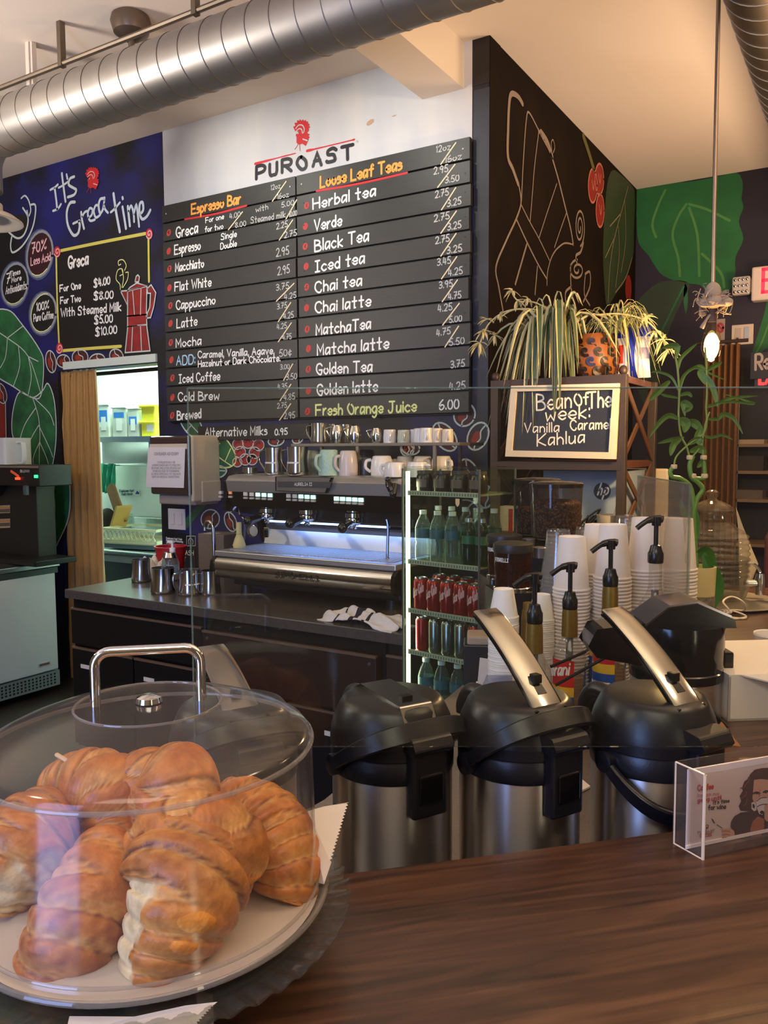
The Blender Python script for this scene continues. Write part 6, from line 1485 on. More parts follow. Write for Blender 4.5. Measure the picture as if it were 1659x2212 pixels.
# faint frosted wording moulded in the lid disc is left out; croissants:
m = bpy.data.materials.new('croissant_crust'); m.use_nodes = True; nt = m.node_tree; b = nt.nodes['Principled BSDF']
vc = nt.nodes.new('ShaderNodeVertexColor'); vc.layer_name = 'crust'
tc = nt.nodes.new('ShaderNodeTexCoord'); n1 = nt.nodes.new('ShaderNodeTexNoise'); n1.inputs['Scale'].default_value = 70; n1.inputs['Detail'].default_value = 6
nt.links.new(tc.outputs['Object'], n1.inputs[0])
mxn = nt.nodes.new('ShaderNodeMix'); mxn.data_type = 'RGBA'; mxn.blend_type = 'MULTIPLY'; mxn.inputs['Factor'].default_value = .55
rp = nt.nodes.new('ShaderNodeValToRGB'); rp.color_ramp.elements[0].position = .35; rp.color_ramp.elements[0].color = (.42, .30, .24, 1); rp.color_ramp.elements[1].position = .62; rp.color_ramp.elements[1].color = (1.05, 1.03, 1.0, 1)
nt.links.new(n1.outputs['Fac'], rp.inputs[0]); nt.links.new(vc.outputs[0], mxn.inputs['A']); nt.links.new(rp.outputs[0], mxn.inputs['B']); nt.links.new(mxn.outputs['Result'], b.inputs['Base Color'])
b.inputs['Roughness'].default_value = .42; b.inputs['Subsurface Weight'].default_value = .0
bp = nt.nodes.new('ShaderNodeBump'); bp.inputs['Strength'].default_value = .35; bp.inputs['Distance'].default_value = .004; n3 = nt.nodes.new('ShaderNodeTexNoise'); n3.inputs['Scale'].default_value = 130; nt.links.new(tc.outputs['Object'], n3.inputs[0]); nt.links.new(n3.outputs['Fac'], bp.inputs['Height']); nt.links.new(bp.outputs[0], b.inputs['Normal'])
M_cro = m
def srgb(c): return Vector(lin(c)[:3])
C_GOLD, C_BROWN, C_DARK, C_PALE, C_CRUMB = srgb('#e3983f'), srgb('#b9652a'), srgb('#743a19'), srgb('#e8bd78'), srgb('#f4e2b2')
def croissant(label, pts, radii, nlay=7, seed=1, torn=(), skew=.9, flat=.9, tone=0.0, crumb_dir=None):
    """rolled pastry: swept body whose radius steps down at every rolled layer"""
    n = 84; seg = 44
    P = spline([tuple(p) for p in pts], max(2, n//(len(pts)-1))); n = len(P)
    Rr = [r[0] for r in spline([(r,) for r in radii], max(2, 84//(len(radii)-1)))]
    Rr = [Rr[min(int(i*len(Rr)/n), len(Rr)-1)] for i in range(n)]
    o0 = Vector(pts[len(pts)//2]); t_ = thing('croissant', label, 'croissant', o0, group='croissants under the dome')
    vs, cols = [], []
    pa = None; rnd = random.Random(seed)
    for i in range(n):
        p = Vector(P[i]); t = (Vector(P[min(i+1, n-1)])-Vector(P[max(i-1, 0)])).normalized()
        if pa is None: pa = frame(t)[0]
        pa = (pa-t*pa.dot(t)).normalized(); pb = t.cross(pa)
        u = i/(n-1); endk = min(1, min(u, 1-u)/.05); endk = math.sqrt(max(0.0, 1-(1-endk)**2))
        for k in range(seg):
            a = 2*pi*k/seg
            d = pa*cos(a)+pb*sin(a)
            c = (u-.5)*2
            q = p-o0
            ph = abs(c)*nlay+skew*.42*cos(a-1.1)+.22*noise.noise(q*16+d*.9+Vector((seed, 0, 0)))+3
            fr = ph-math.floor(ph)                          # 0 at the inner lap of a layer, 1 at its edge
            drop = max(0, (fr-.86)/.14); drop = drop*drop*(3-2*drop)
            lap = max(0, 1-fr/.10)
            belly = sin(pi*min(1, fr/.86))
            r = Rr[i]*endk*(1+.055*belly-.035*fr-.05*drop-.045*lap+.09*noise.noise(q*20+d*.7+Vector((seed*3.1, 0, 0))))
            r *= 1+.012*noise.noise(q*90+d*2)+.006*noise.noise(q*260)-.010*max(0, sin(ph*2*pi*5+3*noise.noise(q*30+d)))**4
            v = p+d*r-o0
            lines = .5+.5*sin(fr*46+.6*a+5*noise.noise(q*26+d)); fine = .5+.5*sin(ph*2*pi*9+4*noise.noise(q*40+d*2))
            bake = .30+tone+.55*belly*.6+.55*noise.noise(q*17+d*1.1+Vector((seed, 7, 0)))
            col = C_GOLD.lerp(C_BROWN, min(1, max(0, bake)))
            col = col.lerp(C_PALE, min(1, .75*max(0, (fr-.45)/.55)*(.25+.75*lines)+.45*lap*lines+.22*fine*max(0, .3+noise.noise(q*24+Vector((3, 3, seed))))))
            col = col.lerp(C_DARK, min(1, max(0, 0.85*max(0, 1-abs(fr-.03)/.07)+.45*max(0, 1-fine*2)*max(0, .2+noise.noise(q*20+Vector((seed, 1, 4))))+.45*max(0, noise.noise(q*45+Vector((9, seed, 1)))))))
            for (tu0, tu1, dirv, amt) in torn:
                if tu0 <= u <= tu1:
                    w = d.dot(Vector(dirv).normalized())
                    w += .25*noise.noise((p-o0)*50+d*2)
                    if w > amt:
                        f = min(1, (w-amt)/.12)
                        col = col.lerp(C_CRUMB*(1-.2*max(0, noise.noise((p-o0)*110))), f)
                        v = v-d*r*.16*f*(1+.5*noise.noise((p-o0)*80))
            vs.append(v); cols.append(col)
    fs = [(i*seg+k, i*seg+(k+1) % seg, (i+1)*seg+(k+1) % seg, (i+1)*seg+k) for i in range(n-1) for k in range(seg)]
    fs.append(tuple(range(seg))[::-1]); fs.append(tuple((n-1)*seg+k for k in range(seg)))
    mb = MB(); mb.v = [tuple(v) for v in vs]; mb.f = fs; mb.m = [0]*len(fs); mb.s = [True]*len(fs)
    o = mb.build('pastry_body', M_cro, t_, auto=80)
    at_ = o.data.color_attributes.new('crust', 'FLOAT_COLOR', 'POINT')
    for i, c in enumerate(cols): at_.data[i].color = (max(0, c[0]), max(0, c[1]), max(0, c[2]), 1)
    return o
LEFT = -CR; TOCAM = -CF
# positions inside the dome (x, y pixel of the photograph with distance)
croissant('big golden croissant in front with a torn pale end', [ond(305, 2122, .640), ond(342, 2045, .648), ond(388, 1950, .660), ond(412, 1880, .680), ond(425, 1830, .705)], [.021, .037, .049, .054, .040], 4.2, 3, torn=((.0, .52, LEFT*.95+TOCAM*.38+CU*.05, .50),), tone=-.15)
croissant('wide curled croissant lying across the top of the front one', [ond(268, 1905, .70), ond(325, 1825, .695), ond(405, 1795, .69), ond(490, 1830, .69), ond(528, 1905, .69)], [.009, .024, .033, .034, .020], 2.6, 8, tone=-.05)
croissant('croissant at the front left with a speckled dark tip', [ond(95, 2110, .655), ond(150, 2025, .66), ond(205, 1935, .68), ond(255, 1860, .715), ond(290, 1810, .745)], [.028, .038, .041, .038, .024], 4.0, 12, tone=.22)
croissant('croissant at the right side of the dome', [ond(600, 1945, .745), ond(612, 1890, .755), ond(590, 1820, .775), ond(540, 1765, .795), ond(470, 1735, .81)], [.026, .036, .041, .037, .024], 4.6, 21, tone=.05)
croissant('torn croissant at the far left edge of the dome', [ond(-20, 1935, .72), ond(30, 1865, .725), ond(75, 1800, .745), ond(130, 1750, .775)], [.028, .040, .042, .026], 3.6, 30, torn=((.05, .55, TOCAM*.8-CU*.35+CR*.5, .72),), tone=.15)
croissant('croissant at the back left under the stick', [ond(120, 1705, .82), ond(175, 1700, .80), ond(235, 1720, .785), ond(265, 1790, .775)], [.024, .036, .040, .028], 3.2, 41, tone=.2)
croissant('topmost croissant of the pile, a rounded lobe leaning back', [ond(360, 1665, .775), ond(385, 1690, .745), ond(370, 1750, .735), ond(330, 1820, .735)], [.024, .036, .040, .028], 2.2, 52, tone=.12)
croissant('small rounded croissant end behind the topmost one', [ond(300, 1655, .81), ond(318, 1690, .795), ond(320, 1740, .785)], [.024, .034, .028], 1.5, 58, tone=.15)
sk = thing('wooden_stick', 'thin wooden stick leaning on the croissants under the dome', 'stick', (0, 0, 0))
MB().tube([ond(122, 1630, .80), ond(185, 1668, .77)], .0022, 6).build('stick', mat('pale_stick', '#d9b48c', .7), sk)

# ================================================================== sneeze guard glass
M_guard = clear('guard_glass', '#f6f8f5', .01, 1.42, haze=.003, hazecol='#a0a8a0')
M_guarde = clear('glass_edge', '#d2ded4', .1, 1.5, haze=.16, hazecol='#aebfb2')
GD = .96
ga, gb_, gc, gd = ond(404, 838, GD), ond(1900, 836, GD), ond(1900, 1614, GD), ond(420, 1614, GD)
SG = thing('sneeze_guard', 'large clear glass sneeze guard panel standing over the back edge of the bar', 'glass panel', (0, 0, 0))
MB().extrude([ga, gb_, gc, gd], CF*.005).build('glass_sheet', M_guard, SG)
mb = MB()
for a, b in ((ga, gb_), (ga, gd)): mb.tube([a+CF*.0025, b+CF*.0025], .0011, 6)
mb.build('polished_edge', M_guarde, SG)
SG2 = thing('divider_glass', 'small clear upright glass divider between the syrup bottles and the drinks jar', 'glass panel', (0, 0, 0))
a0, a1 = ond(1490, 1045, 1.70), ond(1378, 1027, 2.24); zl = BZ+.001
q = [a0, a1, Vector((a1.x, a1.y, zl)), Vector((a0.x, a0.y, zl))]
MB().extrude(q, (a1-a0).cross(Vector((0, 0, 1))).normalized()*.005).build('glass_sheet', clear('divider_acrylic', '#f0ece4', .02, 1.5, haze=.12, hazecol='#d8c8b0'), SG2)
mb = MB().tube([q[0], q[1]], .0013, 6).tube([q[0], q[3]], .0022, 6).tube([q[1], q[2]], .0013, 6); mb.build('polished_edge', M_guarde, SG2)

# ================================================================== airpots
M_body = mat('airpot_brushed_steel', '#cfc8c2', .33, 1.0)
nt = M_body.node_tree; tg = nt.nodes.new('ShaderNodeTangent'); tg.direction_type = 'RADIAL'; tg.axis = 'Z'
bb = nt.nodes['Principled BSDF']; nt.links.new(tg.outputs[0], bb.inputs['Tangent']); bb.inputs['Anisotropic'].default_value = .92; bb.inputs['Anisotropic Rotation'].default_value = .25
M_lid = mat('airpot_black_plastic', '#17161a', .33, bump=.03, bscale=300); M_lid2 = mat('airpot_gloss_black', '#0e0d0f', .14)
M_lever = mat('lever_chrome', '#9c9a98', .14, 1.0)
def airpot(label, px, D, bail, lever, rz=-118.4, z=LZ):
    c = ond(px, 1600, D)
    t = thing('airpot', label, 'airpot', (c.x, c.y, z), RAD(rz), 'steel airpots behind the bar')
    MB().lathe([(.080, 0), (.083, .004), (.083, .018)], 48).build('base_ring', M_lid, t)
    MB().lathe([(.0815, .016), (.0815, .262)], 64).build('steel_body', M_body, t)
    MB().lathe([(.0825, .255), (.0835, .258), (.0835, .282), (.0828, .283), (.0828, .285), (.0838, .286), (.0838, .300)], 56).build('collar', M_lid, t)
    MB().lathe([(.0838, .299), (.083, .307), (.079, .322), (.071, .340), (.066, .3465), (.060, .349), (0, .3495)], 56).build('lid', M_lid, t)
    # latch at the front (+y)
    la = MB().box(-.026, .026, .078, .096, .215, .302).build('latch', M_lid, t, bevel=.004)
    MB().extrude([(-.029, .074, .300), (-.029, .100, .298), (-.029, .106, .306), (-.029, .098, .320), (-.029, .074, .324)], (.058, 0, 0), 0).build('latch_tab', M_lid, la, bevel=.003)
    MB().box(-.018, .018, .095, .099, .235, .272).build('latch_clip', M_lid2, la, bevel=.002)
    for sx in (-1, 1): MB().lathe([(.014, 0), (.014, .012), (.010, .014)], 16, (sx*.082, 0, .270), axis=(sx, 0, 0)).build('hinge_boss', M_lid, t)
    a = RAD(bail); pts = []
    for i in range(25):
        b = pi*i/24; rx = .0900; ry = .103
        sq = lambda v: math.copysign(abs(v)**.75, v)
        pts.append((rx*sq(cos(b)), ry*sq(sin(b))*cos(a), .270+ry*sq(sin(b))*sin(a)))
    MB().strap(pts, (0, -sin(a), cos(a)), [.016+.010*sin(pi*i/24) for i in range(25)], .009).build('carry_handle', M_lid, t)
    if lever != 'down':
        path = spline([(0, .058, .343), (0, .040, .362), (0, -.005, .402), (0, -.055, .437), (0, -.078, .449)] if lever == 'up' else [(0, .040, .340), (0, .020, .352), (0, -.03, .378), (0, -.07, .396), (0, -.09, .403)], 6)
        n = len(path)
        lv = MB().strap(path, (1, 0, 0), [.050-.008*i/(n-1) for i in range(n)], .006).build('pump_lever', M_lever, t)
        MB().strap([(x, y-.004, z_-.006) for x, y, z_ in path], (1, 0, 0), [.044-.008*i/(n-1) for i in range(n)], .006).build('lever_underside', M_lid2, lv)
        MB().box(-.006, .006, -.006, .006, 0, .012).build('lever_lock', M_lid2, lv, bevel=.001, loc=(0, .032, .372) if lever == 'up' else (0, .012, .356))
        MB().obox((0, .034, .3705) if lever == 'up' else (0, .02, .354), (.007, 0, 0), (0, .012, -.010), (0, .0004, .0008)).build('lock_slot', M_lid2, lv)
        MB().box(-.027, .027, .045, .064, .335, .347).build('lever_hinge', M_lid2, t, bevel=.003)
    else:
        MB().extrude([(-.024, .075, .328), (-.024, .060, .352), (-.024, -.045, .356), (-.024, -.065, .346), (-.024, -.065, .338), (-.024, .060, .338)], (.048, 0, 0)).build('pump_lever', M_lever, t, bevel=.002)
        MB().box(-.008, .008, .030, .040, .353, .357).build('lever_lock', M_lid2, t)
    # spout at the back
    MB().tube(spline([(0, -.06, .32), (0, -.105, .325), (0, -.125, .305), (0, -.126, .288)], 5), .013, 12).build('spout', M_lid, t)
    return t
airpot('steel airpot with its lever raised, seen through the cake dome at the left', 505, 1.07, 40, 'half')
airpot('steel airpot just right of the cake dome, its lever pressed flat', 847, 1.10, 33, 'down')
airpot('steel airpot in the middle with its chrome lever raised and its handle forward', 1122, 1.10, 40, 'up')
airpot('steel airpot behind the card holder, its handle hanging down in front', 1410, 1.105, -36, 'up')
# older glossy airpot behind
c = ond(1458, 1500, 1.45)
t = thing('airpot', 'glossy black topped airpot standing behind the others beside the white box', 'airpot', (c.x, c.y, LZ), RAD(121), 'steel airpots behind the bar')
MB().lathe([(.076, 0), (.078, .015), (.078, .285)], 48).build('steel_body', M_body, t)
MB().lathe([(.080, .275), (.081, .29), (.079, .292), (.0795, .298), (.0805, .30), (.0805, .365), (.079, .372)], 48).build('collar', M_lid2, t)
MB().extrude([(-.05, .075, .37), (-.05, .03, .405), (-.05, -.02, .412), (-.05, -.082, .385), (-.05, -.085, .37)], (.10, 0, 0)).build('lid', M_lid2, t, bevel=.006)
MB().extrude([(-.046, .070, .378), (-.046, .028, .409), (-.046, -.02, .416), (-.046, -.078, .391), (-.046, -.078, .387), (-.046, -.02, .410), (-.046, .028, .403), (-.046, .07, .374)], (.092, 0, 0)).build('pump_plate', mat('purple_grey_chrome', '#b9aebb', .15, 1.0), t)
MB().extrude([(-.035, .07, .30), (-.035, .15, .315), (-.035, .165, .335), (-.035, .15, .365), (-.035, .07, .375)], (.07, 0, 0)).build('spout_housing', M_lid2, t, bevel=.012)
MB().box(-.02, .02, -.096, -.076, .24, .32).build('latch', M_lid2, t, bevel=.004)
MB().strap(spline([(.082, 0, .26), (.09, -.055, .20), (.07, -.105, .145), (0, -.125, .125), (-.07, -.105, .145), (-.09, -.055, .20), (-.082, 0, .26)], 5), (0, .5, .8), .022, .008).build('carry_handle', M_lid, t)
# drip trays under the airpots: black wire racks
for i, px in enumerate((985, 1265)):
    c = ond(px, 1800, 1.08)
    tr_ = thing('drip_tray', ('black drip tray with rails between the left and middle airpots', 'black drip tray with rails between the middle and right airpots')[i], 'tray', (c.x, c.y, LZ), RAD(31.5), 'black drip trays')
    MB().box(-.045, .045, -.14, .17, 0, .012).box(-.045, -.041, -.14, .17, .012, .02).box(.041, .045, -.14, .17, .012, .02).build('tray_pan', M_blkp, tr_)
    mb = MB()
    for x in (-.025, .008): mb.tube([(x+.012, -.13, .03), (x-.01, .16, .03)], .0032, 8)
    mb.build('rail', mat('black_wire', '#1c1b1a', .4, .5), tr_)
nk = thing('paper_napkin', 'folded white napkin lying between the middle and right airpots', 'napkin', onz(1248, 1716, LZ+.002)+Vector((0, 0, 0)))
a = onz(1275, 1702, LZ+.002)-onz(1248, 1716, LZ+.002); b2 = onz(1235, 1682, LZ+.002)-onz(1248, 1716, LZ+.002)
MB().extrude([(0, 0, 0), a, b2*1.0+a*.4, b2], (0, 0, .004)).build('napkin', mat('napkin_white', '#ddd0c0', .9), nk)
wt_ = thing('white_saucer', 'white rounded tray edge lying behind the middle airpot', 'tray', onz(1262, 1560, LZ))
MB().lathe([(.0, 0), (.055, 0), (.06, .01), (.057, .011), (.05, .004), (0, .004)], 28).build('tray', M_wht, wt_)

# ================================================================== syrups, cups, grinders on the work counter
M_sg = clear('syrup_glass', '#f4f3ee', .03, 1.5, haze=.10, hazecol='#cfc0b2'); M_goldf = mat('gold_foil', '#8f7433', .38, .7)
M_pump = mat('pump_black', '#141212', .25)
def label_wrap(t, r, z0, z1, a0, a1, mi, nm): return MB().lathe([(r, z0), (r, z1)], 20, a0=a0, a1=a1, cap0=False, cap1=False).build(nm, mi, t)
M_lred = mat('label_red', '#c0231d', .45); M_lyel = mat('label_yellow', '#e2b32a', .45); M_lblu = mat('label_blue', '#1c4d94', .45)
def syrup(label, px, D, base_z, pump=True, cols=('red', 'yel', 'blu'), word=None, liquid=None, gold=True, flip=1, rise=.0, low=None):
    c = ond(px, 1400, D); t = thing('syrup_bottle', label, 'bottle', (c.x, c.y, base_z), RAD(31.5), 'syrup bottles beside the cups')
    r = .037
    MB().lathe([(r*.92, 0), (r, .008), (r, .200), (r*.95, .214), (r*.72, .232), (r*.48, .247), (r*.39, .262), (r*.38, .315)], 32, cap1=False).build('bottle_glass', M_sg, t)
    if liquid: MB().lathe([(r*.93, .006), (r*.95, .012), (r*.95, liquid[1])], 24).build('syrup', liquid[0], t)
    a0, a1 = RAD(-215), RAD(-86)
    if cols:
        label_wrap(t, r*1.008, .142, .203, a0, a1, M_lred, 'label_band'); label_wrap(t, r*1.008, .120, .142, a0, a1, M_lyel, 'label_band'); label_wrap(t, r*1.008, .04, .120, a0, a1, M_lblu, 'label_band')
        label_wrap(t, r*1.008, .130, .190, RAD(-38), RAD(5), M_lblu if low is None else low, 'back_label'); label_wrap(t, r*1.009, .04, .130, RAD(-38), RAD(5), mat('nutrition_label', '#d8d2c8', .6, var=1.0, vscale=220, color2='#3a3836', stretch=(.2, .2, 3)), 'back_label')
        mb = MB()
        def mp(p, nrm=False):
            an = RAD(-90)+p[0]/r
            return Vector((cos(an), sin(an), 0)) if nrm else Vector((cos(an)*(r*1.008+.0009), sin(an)*(r*1.008+.0009), p[2]))
        text(mb, 'Torani', (-.074, 0, .158), (-.010, 0, .172), (0, 0, .028), None, .0019, 0, mapper=mp, slant=.3)
        if word: text(mb, word, (-.058, 0, .086), (-.008, 0, .086), (0, 0, .014), None, .0011, 0, mapper=mp)
        mb.build('lettering', mat('label_cream_print', '#f3ece0', .5), t)
    if gold: MB().lathe([(r*.50, .252), (r*.48, .30), (r*.44, .318)], 24).build('gold_foil', M_goldf, t)
    if pump:
        z0 = .318
        MB().lathe([(.0165, z0-.004), (.0175, z0), (.0175, z0+.018), (.0145, z0+.024), (.0125, z0+.032), (.0115, z0+.036), (.0052, z0+.038), (.0052, z0+.088+rise)], 20).build('pump_collar', M_pump, t)
        zt_ = z0+.085+rise
        MB().tube(spline([(.014, 0, zt_+.010), (.0, 0, zt_+.012), (-.022, 0, zt_+.006), (-.044, 0, zt_-.010)], 5), [.0085]*4+[.0075]*6+[.006]*6, 12).lathe([(.010, zt_-.004), (.011, zt_+.016)], 14).build('pump_spout', M_pump, t)
        MB().lathe([(.0085, .20), (.0085, .252)], 12).lathe([(.0052, .165), (.0052, .20)], 10).lathe([(.0035, .02), (.0035, .165)], 8).build('dip_tube', mat('dip_tube', '#3b3634', .4), t)
    else:
        MB().lathe([(.0145, .300), (.0145, .335)], 20).build('screw_cap', M_goldf, t)
    return t
M_amb = mat('amber_syrup', '#6f4a22', .2); M_drk = mat('dark_syrup', '#2c130c', .2); M_pals = clear('pale_syrup', '#d8b98a', .05, haze=.25, hazecol='#a8834e')
syrup('syrup bottle with red, yellow and blue label before the first white cup stack', 1230, 1.85, LZ, liquid=(M_pals, .16), word='VANILLA')
syrup('syrup bottle of dark syrup with black pump, nearest the small cup stack', 1154, 1.70, LZ-.0, cols=None, liquid=(M_drk, .16))
syrup('syrup bottle with a nut syrup label and black pump, before the second white cup stack', 1316, 1.85, LZ+.052, liquid=(M_pals, .13), word='HAZELNUT')
syrup('nearly empty clear bottle with a black pump, rightmost of the syrups', 1412, 1.85, LZ+.105, cols=None, gold=False, liquid=(M_pals, .02), rise=.0)
syrup('capped gold topped bottle close behind the bottle of dark syrup', 1143, 1.82, LZ, pump=False, cols=None)
syrup('capped gold topped bottle close behind the nut syrup bottle', 1300, 2.0, LZ+.052, pump=False)
tr_ = thing('bottle_rack', 'tiered black wire rack holding the syrup bottles', 'rack', (0, 0, 0))
MW = mat('black_wire', '#1c1b1a', .4, .5); mb = MB()
for (xa, ya, Da), (xb, yb, Db) in (((1200, 1480, 1.72), (1330, 1408, 1.74)), ((1330, 1408, 1.74), (1338, 1400, 2.0)), ((1264, 1408, 1.95), (1280, 1395, 1.80)), ((1190, 1440, 1.76), (1264, 1408, 1.80))): mb.tube([ond(xa, ya, Da), ond(xb, yb, Db)], .0035, 8)
mb.build('wire', MW, tr_)
for px, hz_ in ((1316, .05), (1300, .05), (1412, .103)):
    c = ond(px, 1400, 1.85 if px != 1300 else 2.0); MB().box(c.x-.042, c.x+.042, c.y-.042, c.y+.042, LZ, LZ+hz_).build('tier_block', MW, tr_)
# ---- cup stacks
M_cup = mat('white_paper_cup', '#e6dcd4', .55); M_pcup = mat('white_foam_cup', '#e9e3d8', .5); M_ccup = clear('clear_cup', '#fafafa', .04, 1.5, haze=.035, hazecol='#f0ece6')
def stack(kind, label_top, label_rest, group, px, D, ytop, n, r0, r1, h, pitch, m, z=LZ):
    """cups nested upside down; the topmost shows whole"""
    c = ond(px, 1300, D); ztop = ond(px, ytop, D).z
    first = None
    for i in range(n):
        zz = ztop-h-i*pitch
        if zz < z-.002: break
        if first is None:
            o = MB().lathe([(r0*.93, h-.004), (r0*.97, h), (r0, h-.003), (r1*.97, .006), (r1*1.02, .0055), (r1*1.045, .003), (r1*1.02, 0), (r1*.95, 0)], 32, cap1=False).build(kind, m, None)
            o.location = (c.x, c.y, zz); tag(o, label_top, 'cup', group); first = o
        else:
            rr_ = random.Random(px*100+i)
            dup(first, None, (c.x+rr_.uniform(-.0006, .0006), c.y+rr_.uniform(-.0006, .0006), zz), None, label_rest, group)
    # whatever is left below the last cup is stood on a small riser
    last = ztop-h-(i if zz >= z-.002 else i-1)*pitch
    return c, last
stack('paper_cup', 'topmost white paper cup of the stack behind the middle syrup pump', 'white paper cup nested in the stack behind the middle syrup pump', 'first white cup stack', 1234, 2.0, 1157, 60, .0325, .0445, .132, .0086, M_cup)
stack('paper_cup', 'topmost white paper cup of the tall stack behind the nut syrup pump', 'white paper cup nested in the tall stack behind the nut syrup pump', 'second white cup stack', 1322, 1.98, 1131, 60, .0325, .0445, .132, .0086, M_cup)
stack('paper_cup', 'topmost white paper cup of the stack half hidden behind the second stack', 'white paper cup nested in the half hidden stack behind the second stack', 'hidden white cup stack', 1288, 2.13, 1131, 60, .0325, .0445, .132, .0086, M_cup)
stack('paper_cup', 'topmost white paper cup of the stack behind the clear pump bottle', 'white paper cup nested in the stack behind the clear pump bottle', 'third white cup stack', 1391, 2.02, 1117, 60, .0325, .0445, .132, .0086, M_cup)
stack('paper_cup', 'topmost white paper cup of the stack behind the glass divider', 'white paper cup nested in the stack behind the glass divider', 'fourth white cup stack', 1464, 2.07, 1118, 60, .0325, .0445, .132, .0086, M_cup, BZ)
stack('foam_cup', 'topmost small white cup of the short stack at the left of the syrups', 'small white cup nested in the short stack at the left of the syrups', 'small cup stack', 1088, 1.78, 1271, 60, .0215, .0325, .065, .0050, M_pcup, LZ+.1)
stack('foam_cup', 'topmost small white cup of the stack behind the dark syrup bottle', 'small white cup nested in the stack behind the dark syrup bottle', 'half hidden small cup stack', 1170, 2.0, 1283, 60, .0215, .0325, .065, .0052, M_pcup)
stack('clear_cup', 'topmost clear plastic cup of the stack left of the first white stack', 'clear plastic cup nested in the stack left of the first white stack', 'first clear cup stack', 1205, 2.12, 1143, 40, .030, .046, .125, .0105, M_ccup)
stack('clear_cup', 'topmost clear plastic cup of the stack between the first and second white stacks', 'clear plastic cup nested in the stack between the first and second white stacks', 'second clear cup stack', 1266, 2.24, 1137, 40, .030, .046, .125, .0105, M_ccup)
stack('clear_cup', 'topmost clear plastic cup of the stack between the second and third white stacks', 'clear plastic cup nested in the stack between the second and third white stacks', 'third clear cup stack', 1352, 2.15, 1112, 40, .030, .046, .125, .0105, M_ccup)
# ---- sleeves in a clear holder with the small cup stack on it
c = onz(1078, 1560, LZ); HS = thing('sleeve_holder', 'clear acrylic holder full of brown cup sleeves behind the middle airpot', 'holder', (0, 0, 0))
cs = ond(1072, 1440, 1.68); cs.z = LZ
hpts = [cs+CR*a+Vector((0, 0, b)) for a, b in ((-.04, 0), (.045, 0), (.045, .19), (-.01, .19), (-.04, .12))]
MB().extrude([v-Vector((CF.x, CF.y, 0))*.01 for v in hpts], (CF.x*.004, CF.y*.004, 0)).extrude([v+Vector((CF.x, CF.y, 0))*.07 for v in hpts], (CF.x*.004, CF.y*.004, 0)).build('clear_side', clear('holder_acrylic', '#d9dce8', .03, haze=.06), HS)
MB().extrude([hpts[0], hpts[4], hpts[4]+Vector((CF.x, CF.y, 0))*.07, hpts[0]+Vector((CF.x, CF.y, 0))*.07], CR*.003).build('clear_front', clear('holder_acrylic', '#d9dce8', .03, haze=.06), HS)
M_kraft = mat('kraft_card', '#9a6b42', .8, var=.4, vscale=30)
for k in range(16):
    s_ = cs+CR*(-.024+k*.0041)+Vector((CF.x, CF.y, 0))*.03
    pts = [s_+Vector((CF.x, CF.y, 0))*(.030*cos(a))+Vector((0, 0, .075+.055*sin(a))) for a in [RAD(-80+10*i) for i in range(27)]]
    o = MB().strap(pts, CR, .0030, .0020).build('cup_sleeve', M_kraft, None); tag(o, 'brown card cup sleeve packed in the clear holder', 'cup sleeve', 'cup sleeves in the holder')
pf = ond(1088, 1400, 1.78); bs_ = thing('cup_riser', 'dark block under the short stack of small white cups', 'block', (pf.x, pf.y, LZ)); MB().box(-.04, .04, -.04, .04, 0, .1).build('riser', M_blkp, bs_)
# ---- white card, napkins, glass jar on a stand
c = ond(1047, 1395, 2.05); wcd = thing('white_card', 'small white card standing at the left of the small cups', 'card', (c.x, c.y, LZ), RAD(28))
MB().extrude([(-.018, 0, .08), (.016, 0, .08), (.02, 0, .145), (-.012, 0, .15)], (0, .003, 0)).box(-.02, .02, 0, .03, 0, .08).build('card', mat('card_white', '#cfc5b6', .7), wcd)
c = ond(1043, 1335, 2.35); npk = thing('napkin_tray', 'black tray with tan paper napkins before the grinders', 'tray', (c.x, c.y, LZ), RAD(25))
MB().box(-.055, .055, -.05, .05, 0, .12).build('tray', M_blkp, npk, bevel=.004); MB().box(-.045, .05, -.052, .045, .12, .145).build('napkin', mat('tan_napkin', '#a08c74', .9, var=.3, vscale=20), npk, bevel=.006)

# ---- grinders
M_smoke = clear('smoked_hopper', '#a87458', .05, 1.4, haze=.25, hazecol='#4a281a'); M_gcase = mat('grinder_case', '#141313', .3)
M_beans = mat('roasted_beans', '#8a5d46', .5, var=1.0, vscale=62, color2='#22130c', bump=1.0, bscale=95)
nt = M_beans.node_tree; vo = nt.nodes.new('ShaderNodeTexVoronoi'); vo.inputs['Scale'].default_value = 120; tcb = nt.nodes.new('ShaderNodeTexCoord'); nt.links.new(tcb.outputs['Object'], vo.inputs['Vector'])
rpb = nt.nodes.new('ShaderNodeValToRGB'); rpb.color_ramp.elements[0].position = .12; rpb.color_ramp.elements[0].color = lin('#8d6247'); rpb.color_ramp.elements[1].position = .62; rpb.color_ramp.elements[1].color = lin('#140b07')
nt.links.new(vo.outputs['Distance'], rpb.inputs[0]); nt.links.new(rpb.outputs[0], nt.nodes['Principled BSDF'].inputs['Base Color'])
M_hop = clear('clear_hopper', '#cfc6bd', .04, 1.5, haze=.08, hazecol='#7a6a60')
